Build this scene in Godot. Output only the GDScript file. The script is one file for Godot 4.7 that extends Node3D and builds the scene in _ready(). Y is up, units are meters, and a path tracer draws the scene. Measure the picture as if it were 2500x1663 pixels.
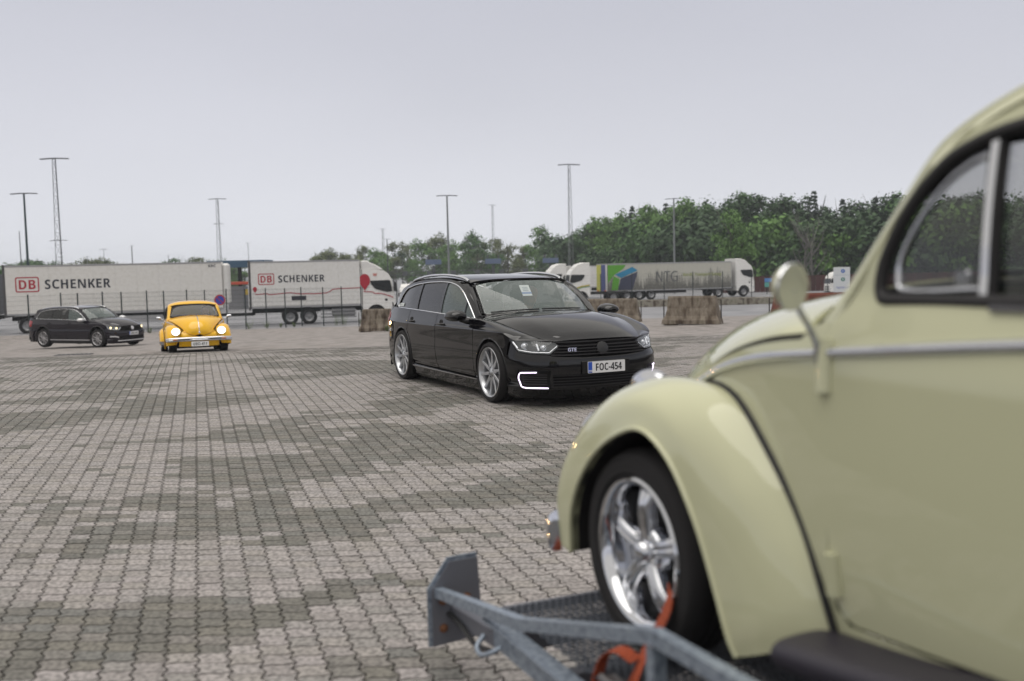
extends Node3D

# ---------------------------------------------------------------- mesh collector
class MB:
	var v := PackedVector3Array()
	var n := PackedVector3Array()
	var c := PackedColorArray()
	var t := PackedVector2Array()
	var i := PackedInt32Array()
	var x := Transform3D()
	var col := Color.WHITE
	func p(a: Vector3, nn: Vector3, uv := Vector2.ZERO) -> int:
		v.append(x * a)
		n.append((x.basis * nn).normalized())
		t.append(uv)
		c.append(col)
		return v.size() - 1
	func tri(a: int, b: int, d: int) -> void:
		i.append(a); i.append(b); i.append(d)
	func quad(a: int, b: int, d: int, e: int) -> void:
		i.append(a); i.append(b); i.append(d); i.append(a); i.append(d); i.append(e)
	func face(pts: Array) -> void:       # flat convex polygon
		var nn := Vector3.ZERO
		for k in range(2, pts.size()):
			nn += (pts[k] - pts[0]).cross(pts[k - 1] - pts[0])
		if nn.length() < 1e-12: return
		nn = nn.normalized()
		var b := v.size()
		for q in pts: p(q, nn, Vector2(q.x, q.y))
		for k in range(2, pts.size()): tri(b, b + k - 1, b + k)
	func box(o: Vector3, s: Vector3, bev := 0.0) -> void:
		var h := s / 2.0
		if bev <= 0.0:
			for ax in 3:
				for sg in [-1.0, 1.0]:
					var pts := []
					for q in [[-1, -1], [1, -1], [1, 1], [-1, 1]]:
						var a := Vector3.ZERO
						a[ax] = sg * h[ax]; a[(ax + 1) % 3] = q[0] * h[(ax + 1) % 3]; a[(ax + 2) % 3] = q[1] * h[(ax + 2) % 3]
						pts.append(o + a)
					face(pts)
			return
		var b := minf(bev, minf(h.x, minf(h.y, h.z)) * 0.98)
		for ax in 3:
			var u := (ax + 1) % 3
			var w := (ax + 2) % 3
			for sg in [-1.0, 1.0]:
				var pts := []
				for q in [[-1, -1], [1, -1], [1, 1], [-1, 1]]:
					var a := Vector3.ZERO
					a[ax] = sg * h[ax]; a[u] = q[0] * (h[u] - b); a[w] = q[1] * (h[w] - b)
					pts.append(o + a)
				face(pts)
			for s1 in [-1.0, 1.0]:
				for s2 in [-1.0, 1.0]:
					var e := []
					for q in [[0, -1], [0, 1], [1, 1], [1, -1]]:
						var a := Vector3.ZERO
						a[u] = s1 * (h[u] - (b if q[0] == 1 else 0.0)); a[w] = s2 * (h[w] - (0.0 if q[0] == 1 else b)); a[ax] = q[1] * (h[ax] - b)
						e.append(o + a)
					face(e)
		for s1 in [-1.0, 1.0]:
			for s2 in [-1.0, 1.0]:
				for s3 in [-1.0, 1.0]:
					face([o + Vector3(s1 * h.x, s2 * (h.y - b), s3 * (h.z - b)), o + Vector3(s1 * (h.x - b), s2 * h.y, s3 * (h.z - b)), o + Vector3(s1 * (h.x - b), s2 * (h.y - b), s3 * h.z)])
	func tube(pts: Array, r, seg := 8, caps := true, closed := false) -> void:
		var m := pts.size()
		var up := Vector3.UP
		var d0: Vector3 = (pts[1] - pts[0]).normalized()
		if absf(d0.dot(up)) > 0.9: up = Vector3.RIGHT
		var rings := []
		for k in m:
			var a: Vector3 = pts[(k - 1 + m) % m] if closed or k > 0 else pts[k]
			var b: Vector3 = pts[(k + 1) % m] if closed or k < m - 1 else pts[k]
			var d := (b - a).normalized()
			var s := d.cross(up).normalized()
			up = s.cross(d).normalized()
			var rr: float = r[k] if r is Array else r
			var ring := []
			for j in seg:
				var an := TAU * j / seg
				var nn := s * cos(an) + up * sin(an)
				ring.append(p(pts[k] + nn * rr, nn, Vector2(float(j) / seg, k)))
			rings.append(ring)
		for k in range(0, m if closed else m - 1):
			var a2: Array = rings[k]
			var b2: Array = rings[(k + 1) % m]
			for j in seg: quad(a2[j], a2[(j + 1) % seg], b2[(j + 1) % seg], b2[j])
		if caps and not closed:
			var xi := x.affine_inverse()
			for e in [0, m - 1]:
				var pl := []
				for j in seg: pl.append(xi * v[rings[e][j]])
				face(pl)
	func bar(pts: Array, w: float, h: float, up := Vector3.UP, closed := false) -> void:   # rectangular section with mitred bends
		var m := pts.size()
		var rings := []
		for k in m:
			var a: Vector3 = pts[(k - 1 + m) % m] if closed or k > 0 else pts[k]
			var b: Vector3 = pts[(k + 1) % m] if closed or k < m - 1 else pts[k]
			var d1: Vector3 = (pts[k] - a).normalized() if a != pts[k] else (b - pts[k]).normalized()
			var d2: Vector3 = (b - pts[k]).normalized() if b != pts[k] else d1
			var d := (d1 + d2).normalized()
			var s := d.cross(up).normalized()
			var u := s.cross(d).normalized()
			var sc := 1.0 / maxf(0.5, d.dot(d2))
			# widen along the mitre in the plane of the bend
			var bend := (d2 - d1)
			var su := 1.0
			var ss := 1.0
			if bend.length() > 1e-4:
				if absf(bend.normalized().dot(u)) > 0.7: su = sc
				else: ss = sc
			rings.append([pts[k] + s * w / 2 * ss + u * h / 2 * su, pts[k] - s * w / 2 * ss + u * h / 2 * su, pts[k] - s * w / 2 * ss - u * h / 2 * su, pts[k] + s * w / 2 * ss - u * h / 2 * su])
		for k in range(0, m if closed else m - 1):
			var q: Array = rings[k]
			var q2: Array = rings[(k + 1) % m]
			for j in 4: face([q[j], q[(j + 1) % 4], q2[(j + 1) % 4], q2[j]])
		if not closed:
			face(rings[0]); face(rings[m - 1])
	func lathe(prof: Array, seg := 24, a0 := 0.0, a1 := TAU) -> void:    # prof: Vector2(radius, height) about local Y
		var m := prof.size()
		var nr := []
		for k in range(0, m - 1):
			var d: Vector2 = prof[k + 1] - prof[k]
			nr.append(Vector2(d.y, -d.x).normalized())
		var cn := maxi(seg, 3)
		var full := absf(a1 - a0) > TAU - 0.001
		for k in range(0, m - 1):
			if prof[k + 1].distance_to(prof[k]) < 1e-7: continue
			var n0: Vector2 = nr[k]
			var n1: Vector2 = nr[k]
			if k > 0 and nr[k - 1].dot(nr[k]) > 0.6: n0 = (nr[k - 1] + nr[k]).normalized()
			if k < m - 2 and nr[k + 1].dot(nr[k]) > 0.6: n1 = (nr[k + 1] + nr[k]).normalized()
			var b := v.size()
			for j in range(0, cn + 1):
				var an := a0 + (a1 - a0) * j / cn
				var cs := cos(an)
				var sn := sin(an)
				p(Vector3(prof[k].x * cs, prof[k].y, prof[k].x * sn), Vector3(n0.x * cs, n0.y, n0.x * sn), Vector2(float(j) / cn, float(k) / m))
				p(Vector3(prof[k + 1].x * cs, prof[k + 1].y, prof[k + 1].x * sn), Vector3(n1.x * cs, n1.y, n1.x * sn), Vector2(float(j) / cn, float(k + 1) / m))
			for j in cn: quad(b + 2 * j, b + 2 * j + 1, b + 2 * j + 3, b + 2 * j + 2)
		if full: pass
	func prism(poly: PackedVector2Array, z0: float, z1: float, bev := 0.0) -> void:       # polygon in local XY, drawn out along Z
		var pl := poly
		if Geometry2D.is_polygon_clockwise(pl):
			pl = pl.duplicate()
			pl.reverse()
		var inner := pl
		if bev > 0.0:
			var off := Geometry2D.offset_polygon(pl, -bev, Geometry2D.JOIN_MITER)
			if off.size() == 1 and off[0].size() == pl.size():
				var best := 0
				for k in pl.size():
					if off[0][k].distance_to(pl[0]) < off[0][best].distance_to(pl[0]): best = k
				inner = PackedVector2Array()
				for k in pl.size(): inner.append(off[0][(best + k) % pl.size()])
				if inner[1].distance_to(pl[1]) > inner[1].distance_to(pl[pl.size() - 1]): inner = pl
		var use_bev := inner != pl
		for e in [z0, z1]:
			var ids := Geometry2D.triangulate_polygon(inner)
			var nn := Vector3(0, 0, -1 if (e == z0) == (z0 < z1) else 1)
			var b := v.size()
			for q in inner: p(Vector3(q.x, q.y, e), nn, q)
			for k in range(0, ids.size(), 3): tri(b + ids[k], b + ids[k + 1], b + ids[k + 2])
		var m := pl.size()
		var sg := 1.0 if z1 > z0 else -1.0
		for k in m:
			var a := pl[k]
			var b2 := pl[(k + 1) % m]
			if use_bev:
				var ai := inner[k]
				var bi := inner[(k + 1) % m]
				face([Vector3(a.x, a.y, z0 + sg * bev), Vector3(b2.x, b2.y, z0 + sg * bev), Vector3(b2.x, b2.y, z1 - sg * bev), Vector3(a.x, a.y, z1 - sg * bev)])
				face([Vector3(a.x, a.y, z1 - sg * bev), Vector3(b2.x, b2.y, z1 - sg * bev), Vector3(bi.x, bi.y, z1), Vector3(ai.x, ai.y, z1)])
				face([Vector3(a.x, a.y, z0 + sg * bev), Vector3(b2.x, b2.y, z0 + sg * bev), Vector3(bi.x, bi.y, z0), Vector3(ai.x, ai.y, z0)])
			else:
				face([Vector3(a.x, a.y, z0), Vector3(b2.x, b2.y, z0), Vector3(b2.x, b2.y, z1), Vector3(a.x, a.y, z1)])
	func surf(s: Callable, u0: float, u1: float, v0: float, v1: float, nu: int, nv: int, thick := 0.0) -> void:   # smooth patch of a function
		var b := v.size()
		var eu := (u1 - u0) * 0.002
		var ev := (v1 - v0) * 0.002
		for j in range(0, nv + 1):
			for k in range(0, nu + 1):
				var u := u0 + (u1 - u0) * k / nu
				var w := v0 + (v1 - v0) * j / nv
				p(s.call(u, w), nrm(s, u, w, eu, ev, u1, v1), Vector2(u, w))
		for j in nv:
			for k in nu:
				var a := b + j * (nu + 1) + k
				quad(a, a + 1, a + nu + 2, a + nu + 1)
		if thick > 0.0:
			var xi := x.affine_inverse()
			var bi := x.basis.inverse()
			var rim := []
			for k in range(0, nu): rim.append(b + k)
			for j in range(0, nv): rim.append(b + j * (nu + 1) + nu)
			for k in range(nu, 0, -1): rim.append(b + nv * (nu + 1) + k)
			for j in range(nv, 0, -1): rim.append(b + j * (nu + 1))
			for k in rim.size():
				var a1: int = rim[k]
				var a2: int = rim[(k + 1) % rim.size()]
				var q1 := xi * v[a1]
				var q2 := xi * v[a2]
				face([q1, q2, q2 - (bi * n[a2]).normalized() * thick, q1 - (bi * n[a1]).normalized() * thick])
	func nrm(s: Callable, u: float, w: float, eu: float, ev: float, u1 := 1e9, v1 := 1e9) -> Vector3:
		var a := u
		var b := w
		if a + eu > u1: a -= eu
		if b + ev > v1: b -= ev
		var o: Vector3 = s.call(a, b)
		var du: Vector3 = s.call(a + eu, b) - o
		var dv: Vector3 = s.call(a, b + ev) - o
		var nn := du.cross(dv)
		if nn.length() < 1e-14:
			du = s.call(a + eu, b + ev * 3.0) - s.call(a, b + ev * 3.0)
			nn = du.cross(dv)
			if nn.length() < 1e-14: return Vector3.UP
		return nn.normalized()
	func panel(s: Callable, poly: PackedVector2Array, du: float, dv: float, thick := 0.012, holes := []) -> void:   # trimmed patch of s(u, w)
		var lo := Vector2(1e9, 1e9)
		var hi := -lo
		for q in poly:
			lo = lo.min(q); hi = hi.max(q)
		var nu := maxi(1, int(ceil((hi.x - lo.x) / du)))
		var nv := maxi(1, int(ceil((hi.y - lo.y) / dv)))
		var su := (hi.x - lo.x) / nu
		var sv := (hi.y - lo.y) / nv
		var edge := {}
		var all := [poly]
		all.append_array(holes)
		for pl in all:
			for k in pl.size():
				var a: Vector2 = pl[k]
				var b: Vector2 = pl[(k + 1) % pl.size()]
				var st := int(ceil(maxf(absf(b.x - a.x) / su, absf(b.y - a.y) / sv) * 4.0)) + 1
				for j in range(0, st + 1):
					var q := a.lerp(b, float(j) / st)
					for ox in [-0.02, 0.02]:
						for oy in [-0.02, 0.02]:
							edge[Vector2i(int(floor((q.x - lo.x) / su + ox)), int(floor((q.y - lo.y) / sv + oy)))] = true
		var eu := su * 0.02
		var ev := sv * 0.02
		for j in nv:
			for k in nu:
				var c0 := lo + Vector2(k * su, j * sv)
				var cell := PackedVector2Array([c0, c0 + Vector2(su, 0), c0 + Vector2(su, sv), c0 + Vector2(0, sv)])
				var pieces := []
				if edge.has(Vector2i(k, j)):
					pieces = Geometry2D.intersect_polygons(cell, poly)
					for h in holes:
						var nx := []
						for q in pieces: nx.append_array(Geometry2D.clip_polygons(q, h))
						pieces = nx
				else:
					var mid := c0 + Vector2(su, sv) * 0.5
					if not Geometry2D.is_point_in_polygon(mid, poly): continue
					var out := false
					for h in holes:
						if Geometry2D.is_point_in_polygon(mid, h): out = true
					if out: continue
					pieces = [cell]
				for q in pieces:
					if q.size() < 3: continue
					var ids := PackedInt32Array([0, 1, 2, 0, 2, 3]) if q.size() == 4 and q == cell else Geometry2D.triangulate_polygon(q)
					var b := v.size()
					for w in q: p(s.call(w.x, w.y), nrm(s, w.x, w.y, eu, ev), w)
					for m in range(0, ids.size(), 3): tri(b + ids[m], b + ids[m + 1], b + ids[m + 2])
		if thick > 0.0:
			for pl in all:
				for k in pl.size():
					var a: Vector2 = pl[k]
					var b: Vector2 = pl[(k + 1) % pl.size()]
					var st := maxi(1, int(ceil(maxf(absf(b.x - a.x) / du, absf(b.y - a.y) / dv))))
					for j in st:
						var q1 := a.lerp(b, float(j) / st)
						var q2 := a.lerp(b, float(j + 1) / st)
						var n1 := nrm(s, q1.x, q1.y, eu, ev)
						var n2 := nrm(s, q2.x, q2.y, eu, ev)
						var sg := thick
						var p1: Vector3 = s.call(q1.x, q1.y)
						var p2: Vector3 = s.call(q2.x, q2.y)
						# towards the middle of the car
						if n1.dot(inward - p1) < 0.0: sg = -thick
						face([p1, p2, p2 + n2 * sg, p1 + n1 * sg])
	var inward := Vector3.ZERO
	func mesh() -> ArrayMesh:
		for k in range(0, i.size(), 3):
			var a := i[k]
			var b := i[k + 1]
			var d := i[k + 2]
			if (v[d] - v[a]).cross(v[b] - v[a]).dot(n[a] + n[b] + n[d]) < 0.0:
				i[k + 1] = d; i[k + 2] = b
		var m := ArrayMesh.new()
		if v.is_empty(): return m
		var ar := []
		ar.resize(Mesh.ARRAY_MAX)
		ar[Mesh.ARRAY_VERTEX] = v
		ar[Mesh.ARRAY_NORMAL] = n
		ar[Mesh.ARRAY_COLOR] = c
		ar[Mesh.ARRAY_TEX_UV] = t
		ar[Mesh.ARRAY_INDEX] = i
		m.add_surface_from_arrays(Mesh.PRIMITIVE_TRIANGLES, ar)
		return m

# ---------------------------------------------------------------- splines
static func cr(a, b, c, d, t: float):
	return b + (c - a) * (0.5 * t) + (a * 2.0 - b * 5.0 + c * 4.0 - d) * (0.5 * t * t) + (b * 3.0 - a - c * 3.0 + d) * (0.5 * t * t * t)

static func spl(pts: Array, t: float):          # Catmull-Rom through points, t in 0..size-1
	var m := pts.size() - 1
	t = clampf(t, 0.0, m)
	var k := mini(int(t), m - 1)
	var f := t - k
	var b = pts[k]
	var c = pts[k + 1]
	var a = pts[k - 1] if k > 0 else b * 2.0 - c
	var d = pts[k + 2] if k + 2 <= m else c * 2.0 - b
	return cr(a, b, c, d, f)

static func at(xs: Array, t: float) -> float:    # smooth function through [x, y] pairs (x ascending): monotone cubic
	var m := xs.size() - 1
	if t <= xs[0][0]: return xs[0][1]
	if t >= xs[m][0]: return xs[m][1]
	var k := 0
	while t > xs[k + 1][0]: k += 1
	var h: float = xs[k + 1][0] - xs[k][0]
	var s: float = (xs[k + 1][1] - xs[k][1]) / h
	var m0 := s
	var m1 := s
	if k > 0:
		var s0: float = (xs[k][1] - xs[k - 1][1]) / (xs[k][0] - xs[k - 1][0])
		m0 = 0.0 if s0 * s <= 0.0 else 2.0 * s0 * s / (s0 + s)
	if k < m - 1:
		var s1: float = (xs[k + 2][1] - xs[k + 1][1]) / (xs[k + 2][0] - xs[k + 1][0])
		m1 = 0.0 if s1 * s <= 0.0 else 2.0 * s1 * s / (s1 + s)
	var f: float = (t - xs[k][0]) / h
	return xs[k][1] * (1 + 2 * f) * (1 - f) * (1 - f) + m0 * h * f * (1 - f) * (1 - f) + xs[k + 1][1] * f * f * (3 - 2 * f) - m1 * h * f * f * (1 - f)

static func netf(rows: Array) -> Callable:       # bicubic surface through a grid of control points: u along a row, w across rows
	return func(u: float, w: float) -> Vector3:
		var m := rows.size() - 1
		w = clampf(w, 0.0, m)
		var k := mini(int(w), m - 1)
		var f := w - k
		var b: Vector3 = spl(rows[k], u)
		var c: Vector3 = spl(rows[k + 1], u)
		var a: Vector3 = spl(rows[k - 1], u) if k > 0 else b * 2.0 - c
		var d: Vector3 = spl(rows[k + 2], u) if k + 2 <= m else c * 2.0 - b
		return cr(a, b, c, d, f)

static func curve(pts: Array, step: int) -> Array:   # densified smooth curve
	var o := []
	for k in range(0, (pts.size() - 1) * step + 1): o.append(spl(pts, float(k) / step))
	return o

static func poly(pts: Array) -> PackedVector2Array:
	var o := PackedVector2Array()
	for q in pts: o.append(q if q is Vector2 else Vector2(q[0], q[1]))
	return o

static func rpoly(pts: Array, r: float, seg := 5) -> PackedVector2Array:   # polygon with rounded corners
	var o := PackedVector2Array()
	var m := pts.size()
	for k in m:
		var b := Vector2(pts[k][0], pts[k][1]) if not pts[k] is Vector2 else pts[k] as Vector2
		var a0 = pts[(k - 1 + m) % m]
		var c0 = pts[(k + 1) % m]
		var a := Vector2(a0[0], a0[1])
		var c := Vector2(c0[0], c0[1])
		var rr := minf(r if pts[k] is Vector2 or pts[k].size() < 3 else pts[k][2], minf(a.distance_to(b), c.distance_to(b)) * 0.48)
		if rr < 1e-5:
			o.append(b); continue
		var p0 := b + (a - b).normalized() * rr
		var p1 := b + (c - b).normalized() * rr
		for j in range(0, seg + 1):
			var f := float(j) / seg
			o.append(p0.lerp(b, f).lerp(b.lerp(p1, f), f))
	return o

# ---------------------------------------------------------------- scene tree helpers
var taken := {}
var mats := {}

func numbered(called: String) -> String:
	var k: int = taken.get(called, 0)
	taken[called] = k + 1
	return called if k == 0 else "%s_%03d" % [called, k]

func tag(o: Node, label: String, category: String, group := "", kind := "") -> Node:
	if label: o.set_meta("label", label)
	if category: o.set_meta("category", category)
	if group: o.set_meta("group", group)
	if kind: o.set_meta("kind", kind)
	return o

func thing(called: String, label: String, category: String, where := Transform3D(), group := "") -> Node3D:
	var o := Node3D.new()
	o.name = numbered(called)
	add_child(o)
	o.transform = where
	tag(o, label, category, group)
	return o

func part(mb, called: String, m: Material, parent: Node, xf := Transform3D()) -> MeshInstance3D:
	var o := MeshInstance3D.new()
	o.name = called if parent != self else numbered(called)
	o.mesh = mb.mesh() if mb is MB else mb
	o.material_override = m
	o.transform = xf
	parent.add_child(o, true)
	return o

func group_node(called: String, parent: Node, xf := Transform3D()) -> Node3D:
	var o := Node3D.new()
	o.name = called
	o.transform = xf
	parent.add_child(o, true)
	return o

func copy_of(o: Node3D, xf: Transform3D, label := "") -> Node3D:
	var c := o.duplicate() as Node3D
	var nm := String(o.name)
	if nm.length() > 4 and nm.substr(nm.length() - 4, 1) == "_" and nm.right(3).is_valid_int(): nm = nm.left(-4)
	c.name = numbered(nm)
	add_child(c)
	c.transform = xf
	if label: c.set_meta("label", label)
	return c

func lin(r: float, g: float, b: float) -> Color:     # linear base colour
	return Color(r, g, b).linear_to_srgb()

func mat(key: String, col: Color, rough := 0.6, metal := 0.0) -> StandardMaterial3D:
	if mats.has(key): return mats[key]
	var m := StandardMaterial3D.new()
	m.albedo_color = col
	m.roughness = rough
	m.metallic = metal
	mats[key] = m
	return m

func paint(key: String, col: Color, rough := 0.35, coat := 1.0) -> StandardMaterial3D:
	if mats.has(key): return mats[key]
	var m := mat(key, col, rough)
	m.clearcoat_enabled = true
	m.clearcoat = coat
	m.clearcoat_roughness = 0.03
	m.metallic_specular = 0.0
	return m

func pane(key: String, col: Color, alpha: float) -> StandardMaterial3D:
	if mats.has(key): return mats[key]
	var m := mat(key, Color(col.r, col.g, col.b, alpha), 0.02)
	m.transparency = BaseMaterial3D.TRANSPARENCY_ALPHA
	return m

func glow(key: String, col: Color, e: float) -> StandardMaterial3D:
	if mats.has(key): return mats[key]
	var m := mat(key, col, 0.3)
	m.emission_enabled = true
	m.emission = col
	m.emission_energy_multiplier = e
	return m

func noise_tex(freq: float, ramp: Array, size := 512, octaves := 4, seed_ := 1, kind := FastNoiseLite.TYPE_SIMPLEX_SMOOTH, normal := false, bump := 4.0) -> NoiseTexture2D:
	var nz := FastNoiseLite.new()
	nz.seed = seed_
	nz.noise_type = kind
	nz.frequency = freq
	nz.fractal_octaves = octaves
	var t := NoiseTexture2D.new()
	t.width = size
	t.height = size
	t.seamless = true
	t.noise = nz
	if normal:
		t.as_normal_map = true
		t.bump_strength = bump
	elif ramp:
		var g := Gradient.new()
		var off := PackedFloat32Array()
		var cs := PackedColorArray()
		for q in ramp:
			off.append(q[0]); cs.append(q[1])
		g.offsets = off
		g.colors = cs
		t.color_ramp = g
	return t

func grained(m: StandardMaterial3D, albedo: Texture2D, normal: Texture2D, scale: float, strength := 0.5, world := true) -> StandardMaterial3D:
	m.uv1_triplanar = true
	m.uv1_world_triplanar = world
	m.uv1_scale = Vector3.ONE * scale
	if albedo: m.albedo_texture = albedo
	if normal:
		m.normal_enabled = true
		m.normal_texture = normal
		m.normal_scale = strength
	return m

func heading(pos: Vector3, deg: float) -> Transform3D:    # local x = forward, deg clockwise from -Z
	return Transform3D(Basis(Vector3.UP, deg_to_rad(90.0 - deg)), pos)

func text(words: String, size: float, depth: float, m: Material, parent: Node, xf: Transform3D, called := "lettering", bold := 0.0, font_name := "Droid Sans", stretch := 1.0, left := false) -> MeshInstance3D:
	var f := SystemFont.new()
	f.font_names = PackedStringArray([font_name])
	if bold > 0.0: f.font_weight = 700
	var tm := TextMesh.new()
	var fv := FontVariation.new()
	fv.base_font = f
	tm.font = fv
	tm.text = words
	tm.font_size = 64
	tm.pixel_size = size / 64.0
	tm.depth = depth
	tm.curve_step = 1.0
	if left: tm.horizontal_alignment = HORIZONTAL_ALIGNMENT_LEFT
	var o := MeshInstance3D.new()
	o.name = called
	o.mesh = tm
	o.material_override = m
	o.transform = xf * Transform3D(Basis.from_scale(Vector3(stretch, 1, 1)), Vector3.ZERO)
	parent.add_child(o, true)
	return o

# ---------------------------------------------------------------- lie of the land
const FALL := [[16.0, 0.0], [18.0, -0.035], [20.5, -0.17], [24.8, -0.485], [30.0, -0.735], [36.8, -0.95], [50.0, -1.45], [64.0, -1.82], [106.0, -2.12], [160.0, -2.6], [600.0, -7.0]]
func land(x: float, z: float) -> float:
	var d := -z
	if d < 16.0: return 0.0
	var s := clampf((d - 16.0) / 20.0, 0.0, 1.0)
	s = s * s * (3 - 2 * s)
	s *= 1.0 - 0.85 * smoothstep(40.0, 60.0, d)
	return at(FALL, d) + 0.02 * (clampf(x, -30.0, 22.0) + 8.0) * s

# ================================================================= the place
var cream_car := Transform3D()
func _ready() -> void:
	# camera: 35 mm lens held at chest height, wide open
	var cam := Camera3D.new()
	cam.name = "camera"
	add_child(cam)
	cam.transform = Transform3D(Basis(Vector3.RIGHT, deg_to_rad(-4.14)) * Basis(Vector3.BACK, deg_to_rad(-1.32)), Vector3(0, 1.426, 0))
	cam.near = 0.05
	cam.far = 2000.0
	var att := CameraAttributesPhysical.new()
	att.frustum_focal_length = 35.0
	att.exposure_aperture = 1.9
	att.frustum_focus_distance = 10.6
	cam.attributes = att
	cam.fov = 37.77
	# overcast sky
	var env := Environment.new()
	env.background_mode = Environment.BG_SKY
	var sm := ProceduralSkyMaterial.new()
	sm.sky_top_color = Color(0.542, 0.547, 0.597)
	sm.sky_horizon_color = Color(0.759, 0.765, 0.784)
	sm.sky_curve = 0.19
	sm.ground_bottom_color = Color(0.38, 0.37, 0.36)
	sm.ground_horizon_color = Color(0.63, 0.64, 0.66)
	sm.sun_angle_max = 90.0
	sm.sun_curve = 0.3
	# thin uneven cloud: slow noise over the whole dome
	var cn := FastNoiseLite.new()
	cn.seed = 12
	cn.frequency = 1.1
	cn.fractal_octaves = 4
	var ci := Image.create(512, 256, false, Image.FORMAT_RGBA8)
	for yy in 256:
		var el := (0.5 - (yy + 0.5) / 256.0) * PI
		for xx in 512:
			var az := (xx + 0.5) / 512.0 * TAU
			var dir := Vector3(cos(el) * cos(az), sin(el) * 2.6, cos(el) * sin(az))
			ci.set_pixel(xx, yy, Color(1.0, 1.0, 1.0, clampf(0.5 + 0.9 * cn.get_noise_3dv(dir), 0.0, 1.0)))
	sm.sky_cover = ImageTexture.create_from_image(ci)
	sm.sky_cover_modulate = Color(0.25, 0.25, 0.26, 0.7)
	var sky := Sky.new()
	sky.sky_material = sm
	env.sky = sky
	env.tonemap_mode = Environment.TONE_MAPPER_LINEAR
	env.tonemap_exposure = 1.5
	env.sdfgi_enabled = true
	env.ssao_enabled = true
	env.ssil_enabled = true
	env.fog_enabled = true
	env.fog_density = 0.0005
	env.fog_light_color = Color(0.83, 0.85, 0.88)
	var we := WorldEnvironment.new()
	we.name = "world_environment"
	we.environment = env
	add_child(we)
	var sun := DirectionalLight3D.new()
	sun.name = "sun"
	sun.light_energy = 0.5
	sun.light_angular_distance = 70.0
	sun.light_color = Color(1.0, 0.985, 0.96)
	sun.shadow_enabled = true
	add_child(sun)
	sun.look_at_from_position(Vector3(-3, 20, 2), Vector3.ZERO, Vector3.FORWARD)
	make_ground()
	make_cream_beetle()
	make_trailer()
	make_estate()
	make_yellow_beetle()
	make_alltrack()
	make_lorries()
	make_yard()
	make_masts()
	make_woods()

func paver_outline(w: float, s: float, inset: float) -> PackedVector2Array:
	var o := PackedVector2Array()
	var k := 0.0095
	var hw := w / 2
	var hs := s / 2
	var g := 0.0048 + inset      # half of the wide zigzag joint
	var gs := 0.0046 + inset     # half of the wavy cross joint
	for j in range(0, 7):
		var f := float(j) / 6.0
		var xx := lerpf(-hw - k + g, hw + k - g, f)
		o.append(Vector2(xx, hs - gs + 0.0105 * sin(TAU * f)))
	o.append(Vector2(hw - k - g, 0))
	for j in range(6, -1, -1):
		var f := float(j) / 6.0
		var xx := lerpf(-hw - k + g, hw + k - g, f)
		o.append(Vector2(xx, -hs + gs + 0.0105 * sin(TAU * f)))
	o.append(Vector2(-hw + k + g, 0))
	return o

func paver_mesh(w: float, s: float, col: Color) -> ArrayMesh:
	var m := MB.new()
	m.col = col
	var top := paver_outline(w, s, 0.0006)
	var low := paver_outline(w, s, 0.0)
	var ids := Geometry2D.triangulate_polygon(top)
	var b := 0
	for q in top: m.p(Vector3(q.x, 0, -q.y), Vector3.UP, q)
	for k in range(0, ids.size(), 3): m.tri(ids[k], ids[k + 1], ids[k + 2])
	b = m.v.size()
	var cnt := top.size()
	for k in cnt:
		var q := top[k]
		var d := (top[(k + 1) % cnt] - top[(k - 1 + cnt) % cnt]).normalized()
		var nn := Vector3(-d.y, 0.05, -d.x)
		m.p(Vector3(q.x, 0, -q.y), nn, q)
		m.p(Vector3(low[k].x, -0.026, -low[k].y), nn, q)
	for k in cnt:
		var k2 := (k + 1) % cnt
		m.quad(b + 2 * k, b + 2 * k2, b + 2 * k2 + 1, b + 2 * k + 1)
	return m.mesh()

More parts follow.
